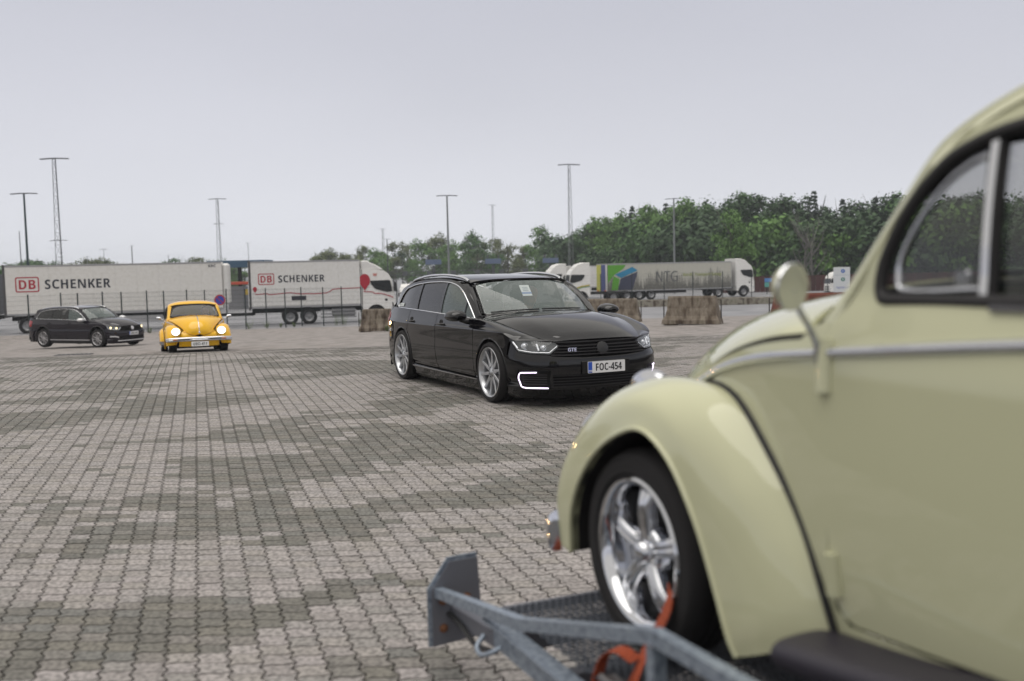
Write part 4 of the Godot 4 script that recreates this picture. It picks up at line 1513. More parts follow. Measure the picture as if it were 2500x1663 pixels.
func build_estate(t: Node3D, body: Node3D, mp: Material, alltrack: bool) -> void:
	plan_setup()
	var black := mat("gloss_black", lin(0.006, 0.006, 0.007), 0.18)
	var trim := mat("trim_black", lin(0.015, 0.014, 0.016), 0.6)
	var dark := mat("underside", lin(0.008, 0.007, 0.008), 0.9)
	var chrome := mat("satin_chrome", lin(0.72, 0.73, 0.75), 0.16, 1.0)
	var clear := pane("screen_glass", Color(0.50, 0.56, 0.55), 0.30)
	var tint := pane("tinted_glass", Color(0.02, 0.024, 0.028), 0.80)
	var lampglass := pane("lamp_glass", Color(0.75, 0.78, 0.80), 0.10)
	var m: MB
	var R := 0.365 if not alltrack else 0.375
	var cy := 0.325
	for s in SIDE:
		var a1: float = s_of(0.355)
		# front wing
		var pl := [[-0.425, 0.872], [-0.30, 0.872], [-0.10, 0.850], [0.10, 0.812], [0.28, 0.765], [0.41, 0.715], [0.465, 0.690], [0.40, 0.665], [0.385, 0.60], [0.37, 0.53]]
		pl.append_array(arc2(0, cy, R, 12.0, 195.0))
		pl.append_array([[-0.395, 0.232], [-0.432, 0.24], [-0.43, 0.5]])
		m = flat_panel(flank, pl, s, 0.05, 0.03)
		var outer := []
		for q in [[-0.46, 0.872], [-0.30, 0.872], [-0.10, 0.850], [0.10, 0.812], [0.28, 0.765], [0.41, 0.715], [0.465, 0.690]]: outer.append(flank(q[0], q[1]))
		for q in [[0.96, 0.686], [0.80, 0.684], [0.66, 0.676], [0.535, 0.665]]: outer.append(shell(q[0], q[1]))
		var wws := [0.06, 0.20, 0.34, 0.48, 0.62, 0.72, 0.77, 0.85, 0.91, 0.96, 1.0]
		var strip := []
		for k in 11:
			var e := estate_hood(1.0, wws[k]) + Vector3(0, -0.003, 0.004)
			var o: Vector3 = outer[k]
			strip.append([o, o.lerp(e, 0.22) + Vector3(0, 0.010, 0), o.lerp(e, 0.6) + Vector3(0, 0.012, 0), e])
		m.surf(netf(strip), 0, 3, 0, 10, 10, 40)
		part(m, "front_wing", mp, body)
		# doors
		var d1 := [[-0.440, 0.868], [-0.437, 0.5], [-0.442, 0.262], [-0.50, 0.245], [-1.50, 0.250], [-1.535, 0.262], [-1.575, 0.5], [-1.555, 0.905], [-1.0, 0.885]]
		var door := part(flat_panel(flank, d1, s, 0.06, 0.03), "front_door", mp, body)
		var d2 := [[-1.567, 0.905], [-1.587, 0.5], [-1.547, 0.262], [-1.60, 0.250], [-2.38, 0.252], [-2.41, 0.262]]
		d2.append_array(arc2(-2.79, cy, R + 0.03, 8.0, 58.0, 8))
		d2.append_array([[-2.555, 0.70], [-2.525, 0.924], [-2.0, 0.915]])
		var door2 := part(flat_panel(flank, d2, s, 0.06, 0.03), "rear_door", mp, body)
		# rear quarter
		var rq := [[-2.538, 0.926], [-2.567, 0.70], [-2.595, 0.665]]
		rq.append_array(arc2(-2.79, cy, R, 52.0, 172.0))
		rq.append_array([[-3.25, 0.34], [-3.42, 0.40], [-3.55, 0.62], [-3.6, 0.66], [-3.60, 0.80], [-3.45, 0.88], [-3.30, 0.945]])
		part(flat_panel(flank, rq, s, 0.05, 0.03), "rear_quarter", mp, body)
		var sv := [[-0.350, 0.228], [-0.40, 0.224], [-2.42, 0.236], [-2.44, 0.20], [-2.44, 0.088], [-0.36, 0.088]]
		part(flat_panel(flank, sv, s, 0.1, 0.02), "sill", mp if not alltrack else trim, body)
		m = MB.new()
		m.x = flip(s)
		var sl := []
		for k in range(0, 13): sl.append(flank(lerpf(-0.38, -2.42, k / 12.0), 0.218) + Vector3(0, 0, 0.002))
		if alltrack: m.bar(sl, 0.02, 0.035)
		else: m.bar(sl, 0.007, 0.007)
		part(m, "sill_trim", mat("wheel_grey", lin(0.42, 0.41, 0.42), 0.3, 0.8) if alltrack else mat("sill_line", lin(0.30, 0.29, 0.29), 0.3, 0.6), body)
		# arch lips and wells
		for ax in [0.0, -2.79]:
			m = MB.new()
			m.x = flip(s)
			var lip := []
			for q in arc2(ax, cy, R - 0.002, -18.0, 198.0, 30): lip.append(flank(q[0], maxf(q[1], 0.10)) + Vector3(0, 0, -0.003))
			m.tube(lip, 0.009 if not alltrack else 0.022, 6)
			part(m, "arch_lip", mp if not alltrack else trim, body)
			m = MB.new()
			m.x = flip(s)
			for k in lip.size() - 1:
				m.face([lip[k], lip[k + 1], Vector3(lip[k + 1].x, lip[k + 1].y, 0.45), Vector3(lip[k].x, lip[k].y, 0.45)])
			var disc := []
			for q in lip: disc.append(Vector3(q.x, q.y, 0.45))
			m.face(disc)
			part(m, "wheel_well", dark, body)
		# glasshouse frame and side windows
		var dlo := rpoly([[-0.655, 0.872, 0.01], [-0.74, 0.955, 0.08], [-0.85, 1.045, 0.08], [-1.05, 1.172, 0.1], [-1.23, 1.240, 0.1], [-1.46, 1.274, 0.1], [-1.75, 1.283, 0.1], [-2.2, 1.275, 0.1], [-2.65, 1.245, 0.1], [-3.02, 1.190, 0.08], [-3.13, 1.120, 0.06], [-3.235, 0.985, 0.03], [-3.20, 0.935, 0.025], [-2.5, 0.930, 0.1], [-1.58, 0.910, 0.1], [-1.0, 0.889, 0.1]], 0.05, 4)
		var outl := poly([[-0.46, 0.862], [-0.56, 0.905], [-0.70, 1.015], [-0.88, 1.130], [-1.05, 1.218], [-1.25, 1.282], [-1.5, 1.308], [-1.9, 1.318], [-2.4, 1.303], [-2.8, 1.270], [-3.1, 1.230], [-3.30, 1.175], [-3.42, 1.05], [-3.50, 0.90], [-3.30, 0.925], [-2.5, 0.912], [-1.58, 0.892], [-0.7, 0.852]])
		part(flat_panel(house, outl, s, 0.06, 0.04, 0.012, [dlo]), "window_frame", mp, body)
		m = MB.new()
		m.x = flip(s)
		var ct := []
		for q in dlo: ct.append(house(q.x, q.y) + Vector3(0, 0, 0.002))
		m.tube(ct, 0.0085, 8, false, true)
		part(m, "window_trim", chrome, body)
		var sep := [[-1.50, 0.0, -1.625], [-2.335, 0.0, -2.40], [-2.505, 0.0, -2.50]]
		var inset := func(a: float, b: float) -> Vector3: return house(a, b) + Vector3(0, 0, -0.010)
		for w in [["front_window", -0.9, -1.49, -1.53, clear], ["rear_window", -1.545, -2.33, -2.375, tint], ["quarter_window", -2.40, -3.4, -3.4, tint]]:
			var cut := Geometry2D.intersect_polygons(dlo, poly([[0.2 if w[0] == "front_window" else w[1], 0.8], [0.2 if w[0] == "front_window" else w[1] - 0.045, 1.4], [w[3] - 0.06, 1.4], [w[2], 0.8]]))
			if cut.size(): part(flat_panel(inset, cut[0], s, 0.08, 0.06, 0.0), w[0], w[4], body)
		for x0 in [-1.515, -2.365]:
			m = MB.new()
			m.x = flip(s)
			var bb := []
			for k in range(0, 6): bb.append(house(x0 - 0.06 * k / 5.0, lerpf(0.90, 1.285, k / 5.0)) + Vector3(0, 0, -0.006))
			m.bar(bb, 0.055, 0.012, Vector3(0, 0.2, 1).normalized())
			part(m, "window_pillar", black, body)
		m = MB.new()
		m.x = flip(s)
		m.bar([house(-0.90, 0.88) + Vector3(0, 0, -0.004), house(-0.895, 1.075) + Vector3(0, 0, -0.004)], 0.022, 0.012, Vector3(0, 0.2, 1).normalized())
		part(m, "window_pillar", black, body)
		# handles
		for hx in [-1.40, -2.42]:
			m = MB.new()
			m.x = flip(s)
			var h0 := flank(hx, 0.787)
			m.tube(curve([h0 + Vector3(0.10, 0, 0.0), h0 + Vector3(0.075, 0.002, 0.030), h0 + Vector3(-0.075, 0.002, 0.030), h0 + Vector3(-0.10, 0, 0.0)], 4), 0.013, 8)
			part(m, "door_handle", mp, door if hx > -2.0 else door2)
			m = MB.new()
			m.x = flip(s) * Transform3D(Basis(Vector3.RIGHT, PI / 2), h0 + Vector3(0, -0.002, -0.006))
			m.lathe([Vector2(0.0, 0.008), Vector2(0.05, 0.0085), Vector2(0.055, 0.0)], 20)
			part(m, "handle_cup", dark, door if hx > -2.0 else door2)
		# mirror
		m = MB.new()
		m.x = flip(s)
		var mr := []
		for st in [[-0.545, 0.01, 0.03], [-0.56, 0.045, 0.075], [-0.60, 0.070, 0.100], [-0.66, 0.083, 0.112], [-0.72, 0.086, 0.115], [-0.755, 0.080, 0.110]]:
			var row := []
			for k in range(0, 13):
				var a := TAU * k / 12.0
				row.append(Vector3(st[0], 0.905 + sin(a) * st[1] * (0.85 if sin(a) > 0 else 0.7), 0.995 + cos(a) * st[2]))
			mr.append(row)
		m.surf(netf(mr), 0, 12, 0, 5, 24, 15)
		var mc: Material = mp if not alltrack else mat("mirror_silver", lin(0.62, 0.62, 0.63), 0.25, 0.3)
		var mir := part(m, "mirror", mc, body)
		m = MB.new()
		m.x = flip(s)
		m.face(curve(mr[5], 2))
		part(m, "mirror_glass", chrome, mir)
		m = MB.new()
		m.x = flip(s)
		m.tube([Vector3(-0.62, 0.845, 0.835), Vector3(-0.635, 0.85, 0.90), Vector3(-0.65, 0.87, 0.96)], [0.045, 0.032, 0.03], 10)
		part(m, "mirror_foot", black, mir)
		# roof rail
		m = MB.new()
		m.x = flip(s)
		m.tube(curve([Vector3(-1.17, 1.288, 0.615), Vector3(-1.26, 1.318, 0.618), Vector3(-1.45, 1.343, 0.625), Vector3(-1.85, 1.362, 0.63), Vector3(-2.4, 1.354, 0.626), Vector3(-2.85, 1.318, 0.612), Vector3(-3.03, 1.295, 0.60), Vector3(-3.12, 1.262, 0.595)], 5), 0.016, 8)
		part(m, "roof_rail", chrome, body)
		# headlamp: dark housing set back, chrome frame, projectors, clear lens
		var so: float = 1.055
		var hl := [[so, 0.683], [0.985, 0.600], [0.955, 0.573], [0.80, 0.555], [0.59, 0.548], [0.487, 0.628], [0.535, 0.662], [0.80, 0.681]]
		var back := func(a: float, b: float) -> Vector3: return shell(a, b) + Vector3(-0.045, 0, -0.022)
		var hs := part(flat_panel(back, hl, s, 0.05, 0.03, 0.0), "headlamp_housing", mat("lamp_dark", lin(0.02, 0.02, 0.022), 0.3), body)
		part(flat_panel(shell, hl, s, 0.05, 0.03, 0.0), "headlamp_lens", lampglass, hs)
		m = MB.new()
		m.x = flip(s)
		var dr := []
		var near := func(a: float, b: float) -> Vector3: return shell(a, b) + Vector3(-0.014, 0, -0.006)
		for q in [[1.035, 0.672], [0.985, 0.612], [0.945, 0.587], [0.80, 0.568], [0.60, 0.561], [0.51, 0.625]]: dr.append(near.call(q[0], q[1]))
		m.tube(dr, 0.0075, 6)
		m.tube([near.call(1.03, 0.668), near.call(0.965, 0.605)], 0.014, 6)
		m.tube([near.call(0.745, 0.648), near.call(0.715, 0.582)], 0.013, 6)
		part(m, "running_light", mat("lamp_silver", lin(0.74, 0.76, 0.80), 0.15, 0.8), hs)
		for px in [[0.88, 0.628, 0.036], [0.66, 0.612, 0.030]]:
			m = MB.new()
			var c: Vector3 = shell(px[0], px[1]) + Vector3(-0.034, 0, -0.012)
			m.x = flip(s) * Transform3D(Basis(Vector3.BACK, -PI / 2), c)
			m.lathe([Vector2(0.0, 0.022), Vector2(px[2] * 0.5, 0.018), Vector2(px[2] * 0.8, 0.004), Vector2(px[2], 0.010), Vector2(px[2] * 1.1, 0.0), Vector2(px[2], -0.02)], 18)
			if alltrack: part(m, "headlamp_projector", glow("warm_lamp", Color(1.0, 0.93, 0.72), 1.3), hs)
			else: part(m, "headlamp_projector", mat("lamp_silver", Color.WHITE), hs)
		# tail lamp
		part(flat_panel(func(a: float, b: float) -> Vector3: return flank(a, b) + Vector3(0, 0, 0.004), [[-3.42, 0.86], [-3.40, 0.80], [-3.45, 0.67], [-3.70, 0.66], [-3.78, 0.70], [-3.74, 0.86], [-3.6, 0.885]], s, 0.05, 0.04, 0.01), "tail_lamp", mat("lamp_red", lin(0.25, 0.01, 0.012), 0.25), body)
		# lower bumper pod with the lit C-shaped lamp
		if not alltrack:
			var pod := [[0.945, 0.385], [0.72, 0.392], [0.585, 0.385], [0.60, 0.30], [0.585, 0.205], [0.86, 0.212], [0.945, 0.255], [0.975, 0.32]]
			var pb := func(a: float, b: float) -> Vector3: return shell(a, b) + Vector3(-0.03, 0, -0.02)
			part(flat_panel(pb, pod, s, 0.05, 0.03, 0.0), "bumper_vent", dark, body)
			m = MB.new()
			m.x = flip(s)
			var pf := func(a: float, b: float) -> Vector3: return shell(a, b) + Vector3(0.003, 0, 0.003)
			var cl := []
			for q in rpoly([[0.735, 0.367, 0.0], [0.935, 0.360, 0.03], [0.955, 0.30, 0.03], [0.925, 0.218, 0.05], [0.86, 0.208, 0.03], [0.615, 0.206, 0.0]], 0.03, 4): cl.append(pf.call(q.x, q.y))
			m.tube(cl, 0.0065, 8)
			part(m, "c_lamp", glow("lit_c_lamp", Color(0.96, 0.90, 1.0), 1.3), body)
			m = MB.new()
			m.x = flip(s)
			for k in 5:
				var yy := 0.245 + 0.024 * k
				m.tube([pf.call(0.90, yy) + Vector3(-0.012, 0, -0.008), pf.call(0.72, yy) + Vector3(-0.016, 0, -0.008), pf.call(0.62, yy) + Vector3(-0.018, 0, 0)], 0.004, 5)
			part(m, "vent_fin", trim, body)
	# front bumper in one piece across the nose, with its openings
	var bp := []
	var half := [[0.0, 0.506], [0.25, 0.508], [0.54, 0.522], [0.62, 0.540], [0.80, 0.548], [0.96, 0.566], [1.0, 0.605], [1.055, 0.672], [1.075, 0.60], [1.10, 0.525]]
	for q in half: bp.append([-q[0], q[1]])
	bp.reverse()
	bp.append_array(half.slice(1))
	var archs := []
	for q in arc2(0, cy, R, 26.0, -38.0, 8): archs.append([s_of(q[0]), maxf(q[1], 0.088)])
	bp.append_array(archs)
	var lw := []
	for q in archs: lw.append([-q[0], q[1]])
	lw.reverse()
	bp.append([0.9, 0.088]); bp.append([0.0, 0.088]); bp.append([-0.9, 0.088])
	bp.append_array(lw)
	var hol := []
	if not alltrack:
		for s in SIDE: hol.append(poly([[0.945 * s, 0.385], [0.72 * s, 0.392], [0.585 * s, 0.385], [0.60 * s, 0.30], [0.585 * s, 0.200], [0.86 * s, 0.196], [0.955 * s, 0.23], [0.985 * s, 0.32]]))
	hol.append(poly([[-0.56, 0.225], [0.56, 0.225], [0.57, 0.335], [-0.57, 0.335]]))
	m = MB.new()
	m.inward = Vector3(-1.0, 0.4, 0)
	m.panel(shell, poly(bp), 0.05, 0.025, 0.016, hol)
	part(m, "front_bumper", mp, body)
	m = MB.new()
	m.panel(func(a: float, b: float) -> Vector3: return shell(a, b) + Vector3(-0.04, 0, 0), poly([[-0.58, 0.21], [0.58, 0.21], [0.58, 0.345], [-0.58, 0.345]]), 0.1, 0.05, 0.0)
	part(m, "lower_grille", dark, body)
	for k in 4:
		m = MB.new()
		var gg := []
		for j in range(-6, 7): gg.append(shell(j * 0.093, 0.240 + 0.028 * k) + Vector3(-0.018, 0, 0))
		m.bar(gg, 0.016, 0.006)
		part(m, "lower_grille_bar", trim, body)
	m = MB.new()
	var lp := []
	for j in range(-8, 9): lp.append(shell(j * 0.11, 0.196) + Vector3(0.004, 0, 0))
	m.bar(lp, 0.012, 0.008)
	part(m, "splitter_line", black, body)
	# upper grille
	m = MB.new()
	m.panel(func(a: float, b: float) -> Vector3: return shell(a, b) + Vector3(-0.035, 0, 0), poly([[-0.60, 0.512], [0.60, 0.512], [0.49, 0.628], [0.53, 0.668], [-0.53, 0.668], [-0.49, 0.628]]), 0.1, 0.05, 0.0)
	part(m, "grille_back", dark, body)
	for k in 4:
		m = MB.new()
		var yy := 0.536 + 0.030 * k
		var ww: float = [0.575, 0.545, 0.515, 0.50][k]
		var gg := []
		for j in range(-8, 9): gg.append(shell(ww * j / 8.0, yy) + Vector3(-0.006, 0, 0))
		m.bar(gg, 0.03, 0.011)
		part(m, "grille_bar", mat("grille_satin", lin(0.022, 0.021, 0.023), 0.32) if not alltrack else black, body)
	m = MB.new()
	var ge := []
	for j in range(-8, 9): ge.append(shell(0.52 * j / 8.0, 0.664) + Vector3(-0.004, 0, 0))
	m.bar(ge, 0.02, 0.012)
	part(m, "grille_bar", mat("grille_satin", Color.BLACK), body)
	var lg := shell(0.0, 0.592) + Vector3(0.004, 0, 0)
	m = MB.new()
	m.x = Transform3D(Basis(Vector3.BACK, -PI / 2 + 0.2), lg)
	m.lathe([Vector2(0.0, 0.016), Vector2(0.045, 0.013), Vector2(0.064, 0.006), Vector2(0.068, -0.01), Vector2(0.066, -0.03)], 28)
	part(m, "badge", mat("badge_satin", lin(0.02, 0.02, 0.021), 0.4) if not alltrack else mat("mirror_silver", Color.WHITE), body)
	if not alltrack:
		text("GTE", 0.052, 0.003, mat("badge_blue", lin(0.62, 0.64, 0.85), 0.3), body, Transform3D(Basis(Vector3.UP, PI / 2 - 0.28), shell(0.355, 0.588) + Vector3(0.012, 0, 0)), "badge_letters", 0.8)
		number_plate(body, Transform3D(Basis(Vector3.UP, PI / 2), shell(0.0, 0.402) + Vector3(0.014, 0, -0.012)), 0.442, 0.118, "FOC-454", true)
		m = MB.new()
		m.box(shell(0.0, 0.402) + Vector3(0.0, 0, -0.012), Vector3(0.02, 0.135, 0.56), 0.006)
		part(m, "plate_holder", black, body)
	else:
		number_plate(body, Transform3D(Basis(Vector3.UP, PI / 2), shell(0.0, 0.42) + Vector3(0.014, 0, 0.0)), 0.442, 0.118, "IMA-542", true)
		for s in SIDE:
			m = MB.new()
			m.x = flip(s)
			m.bar([shell(0.62, 0.30) + Vector3(0.005, 0, 0), shell(0.74, 0.335) + Vector3(0.008, 0, 0.004), shell(0.93, 0.335) + Vector3(0.006, 0, 0.006)], 0.02, 0.045)
			part(m, "bumper_blade", mat("mirror_silver", Color.WHITE), body)
		m = MB.new()
		var sp := []
		for j in range(-6, 7): sp.append(shell(j * 0.11, 0.185) + Vector3(0.006, 0, 0))
		m.bar(sp, 0.02, 0.03)
		part(m, "skid_strip", mat("mirror_silver", Color.WHITE), body)
	# bonnet, windscreen, roof
	m = MB.new()
	m.surf(func(u: float, w: float) -> Vector3: return estate_hood(u, w), -1.0, 1.0, 0.0, 1.0, 40, 30, 0.014)
	part(m, "bonnet", mp, body)
	var ws := netf([[Vector3(-0.60, 0.895, -0.705), Vector3(-0.43, 0.918, -0.40), Vector3(-0.385, 0.926, 0), Vector3(-0.43, 0.918, 0.40), Vector3(-0.60, 0.895, 0.705)], [Vector3(-0.83, 1.085, -0.665), Vector3(-0.70, 1.112, -0.38), Vector3(-0.67, 1.120, 0), Vector3(-0.70, 1.112, 0.38), Vector3(-0.83, 1.085, 0.665)], [Vector3(-1.09, 1.248, -0.612), Vector3(-1.02, 1.282, -0.35), Vector3(-0.995, 1.290, 0), Vector3(-1.02, 1.282, 0.35), Vector3(-1.09, 1.248, 0.612)]])
	var wo := rpoly([[0.10, 0.10, 0.12], [3.90, 0.10, 0.12], [3.88, 1.95, 0.2], [0.12, 1.95, 0.2]], 0.15, 4)
	m = MB.new()
	m.panel(ws, wo, 0.2, 0.15, 0.0)
	var scr := part(m, "windscreen", clear, body)
	m = MB.new()
	m.panel(func(a: float, b: float) -> Vector3: return ws.call(a, b) + Vector3(-0.004, -0.004, 0), rpoly([[0.0, 0.0, 0.05], [4.0, 0.0, 0.05], [4.0, 2.0, 0.05], [0.0, 2.0, 0.05]], 0.05), 0.2, 0.15, 0.0, [rpoly([[0.13, 0.14, 0.12], [3.87, 0.14, 0.12], [3.84, 1.92, 0.2], [0.16, 1.92, 0.2]], 0.15, 4)])
	part(m, "screen_edge", black, scr)
	for s in SIDE:      # A-pillars between screen and glasshouse
		m = MB.new()
		m.x = flip(s)
		var rows := []
		for q in [[-0.50, 0.872, 0.0], [-0.58, 0.918, 0.22], [-0.70, 1.015, 0.62], [-0.88, 1.130, 1.16], [-1.05, 1.218, 1.68], [-1.16, 1.258, 2.0]]:
			var o := house(q[0], q[1]) + Vector3(0, 0, 0.001)
			var b: Vector3 = ws.call(4.0, q[2])
			rows.append([o, o.lerp(b, 0.5) + Vector3(0.006, 0.006, 0.004), b])
		m.surf(netf(rows), 0, 2, 0, 5, 6, 20)
		part(m, "front_pillar", mp, body)
	m = MB.new()
	m.surf(func(u: float, w: float) -> Vector3: return estate_roof(u, w), -1.0, 1.0, 0.0, 5.0, 32, 40, 0.02)
	part(m, "roof", mp, body)
	m = MB.new()
	var tg := netf([[Vector3(-3.50, 1.262, 0), Vector3(-3.48, 1.24, 0.35), Vector3(-3.42, 1.16, 0.6)], [Vector3(-3.72, 1.08, 0), Vector3(-3.68, 1.07, 0.4), Vector3(-3.54, 1.02, 0.67)], [Vector3(-3.84, 0.86, 0), Vector3(-3.80, 0.86, 0.45), Vector3(-3.66, 0.86, 0.74)], [Vector3(-3.87, 0.5, 0), Vector3(-3.83, 0.5, 0.5), Vector3(-3.66, 0.5, 0.78)], [Vector3(-3.85, 0.12, 0), Vector3(-3.80, 0.12, 0.5), Vector3(-3.62, 0.12, 0.78)]])
	for s in SIDE:
		m.x = flip(s)
		m.surf(tg, 0, 2, 0, 4, 10, 20)
	part(m, "tailgate", mp, body)
	for s in SIDE:
		part(flat_panel(flank, [[-3.16, 0.33], [-3.24, 0.14], [-3.5, 0.12], [-3.66, 0.14], [-3.68, 0.64], [-3.56, 0.63], [-3.42, 0.41], [-3.25, 0.35]], s, 0.06, 0.05), "rear_bumper", mp, body)
		part(flat_panel(flank, [[-3.35, 0.935], [-3.48, 0.885], [-3.63, 0.88], [-3.70, 0.885], [-3.62, 0.98], [-3.5, 1.0]], s, 0.06, 0.05), "rear_shoulder", mp, body)
	# cowl and wipers
	m = MB.new()
	m.panel(func(a: float, b: float) -> Vector3: return Vector3(ws.call(a, 0.0).x + 0.02 - 0.06 * b, 0.885 + 0.02 * b - 0.02 * absf(a - 2.0) * 0.5, ws.call(a, 0.0).z), poly([[0, 0], [4, 0], [4, 1], [0, 1]]), 0.3, 0.5, 0.0)
	part(m, "cowl", trim, body)
	for q in [[0.7, 2.1], [2.2, 3.7]]:
		m = MB.new()
		var wp := []
		for k in range(0, 8): wp.append(ws.call(lerpf(q[0], q[1], k / 7.0), 0.12) + Vector3(0.010, 0.012, 0))
		m.tube(wp, 0.009, 6)
		part(m, "wiper", trim, body)
	# inside
	m = MB.new()
	m.box(Vector3(-1.7, 0.20, 0), Vector3(3.6, 0.16, 1.5), 0.03)
	m.box(Vector3(0.1, 0.35, 0), Vector3(0.9, 0.4, 0.86), 0.03)
	part(m, "floor_pan", dark, body)
	m = MB.new()
	m.box(Vector3(-0.72, 0.78, 0), Vector3(0.42, 0.22, 1.36), 0.07)
	part(m, "dashboard", trim, body)
	var cloth := mat("seat_grey", lin(0.05, 0.05, 0.052), 0.8)
	for q in [[-1.55, 0.37, 0.27], [-1.55, -0.37, 0.27], [-2.45, 0.33, 0.3], [-2.45, -0.33, 0.3]]:
		m = MB.new()
		m.box(Vector3(q[0] + 0.15, 0.42, q[1]), Vector3(0.5, 0.18, 0.48), 0.05)
		m.x = Transform3D(Basis(Vector3.BACK, q[2]), Vector3(q[0] - 0.12, 0.45, q[1]))
		m.box(Vector3(0, 0.28, 0), Vector3(0.15, 0.56, 0.46), 0.06)
		var seat := part(m, "seat", cloth, body)
		m = MB.new()
		m.x = Transform3D(Basis(Vector3.BACK, q[2]), Vector3(q[0] - 0.12, 0.45, q[1]))
		m.box(Vector3(0, 0.66, 0), Vector3(0.10, 0.17, 0.26), 0.05)
		part(m, "headrest", cloth, seat)
	m = MB.new()
	m.x = Transform3D(Basis(Vector3.BACK, deg_to_rad(-65.0)), Vector3(-1.02, 0.83, -0.37))
	var ring := []
	for k in 24: ring.append(Vector3(cos(TAU * k / 24.0) * 0.185, 0, sin(TAU * k / 24.0) * 0.185))
	m.tube(ring, 0.014, 8, false, true)
	m.tube([Vector3(0, 0, -0.18), Vector3(0, -0.02, 0), Vector3(0, 0, 0.18)], 0.018, 6)
	m.tube([Vector3(0, -0.02, 0), Vector3(0, -0.3, 0)], 0.03, 8)
	part(m, "steering_wheel", trim, body)
	m = MB.new()
	m.box(Vector3(-1.02, 1.205, 0.0), Vector3(0.035, 0.06, 0.24), 0.012)
	part(m, "rear_view_mirror", trim, body)

func make_estate() -> void:
	var xf := heading(Vector3(0.567, 0.0, -10.975), 154.374)
	var t := thing("black_estate", "lowered gloss black estate car with silver ten-spoke wheels on the block paving", "car", xf)
	var mp := paint("black_paint", lin(0.0045, 0.0045, 0.006), 0.3)
	build_estate(t, t, mp, false)
	seat_driver(t, Vector3(-1.45, 0.40, -0.37), 0.95)
	for q in [[0.0, 0.905], [0.0, -0.905], [-2.79, 0.905], [-2.79, -0.905]]:
		make_wheel(t, Transform3D((Basis() if q[1] > 0 else Basis(Vector3.UP, PI)) * Basis(Vector3.BACK, q[0] * 0.9 + 0.2), Vector3(q[0], 0.325, q[1])), 0.325, 0.268, 0.22, "silver")
	# permit card on the windscreen and a sticker on the rear side glass
	var g := group_node("permit_card", t, Transform3D(Basis(Vector3.UP, PI / 2) * Basis(Vector3.RIGHT, -0.72), Vector3(-0.845, 1.165, 0.03)))
	var m := MB.new()
	m.box(Vector3.ZERO, Vector3(0.125, 0.165, 0.002))
	part(m, "card", mat("paper", lin(0.72, 0.76, 0.76), 0.7), g)
	m = MB.new()
	m.box(Vector3(0, -0.04, 0.002), Vector3(0.125, 0.03, 0.002))
	part(m, "blue_band", mat("print_blue", lin(0.22, 0.30, 0.52), 0.7), g)
	for k in 3:
		m = MB.new()
		m.box(Vector3(0, 0.045 - 0.024 * k, 0.002), Vector3(0.07, 0.010, 0.002))
		part(m, "print_line", mat("print_grey", lin(0.35, 0.40, 0.45), 0.7), g)
	var st := house(-3.06, 0.975) + Vector3(0, 0, 0.0)
	text("BOXXONE", 0.06, 0.002, mat("paper", Color.WHITE), t, Transform3D(Basis(Vector3.RIGHT, -0.28) * Basis(Vector3.UP, -0.10), st), "window_sticker", 0.3, "Droid Sans", 0.8)

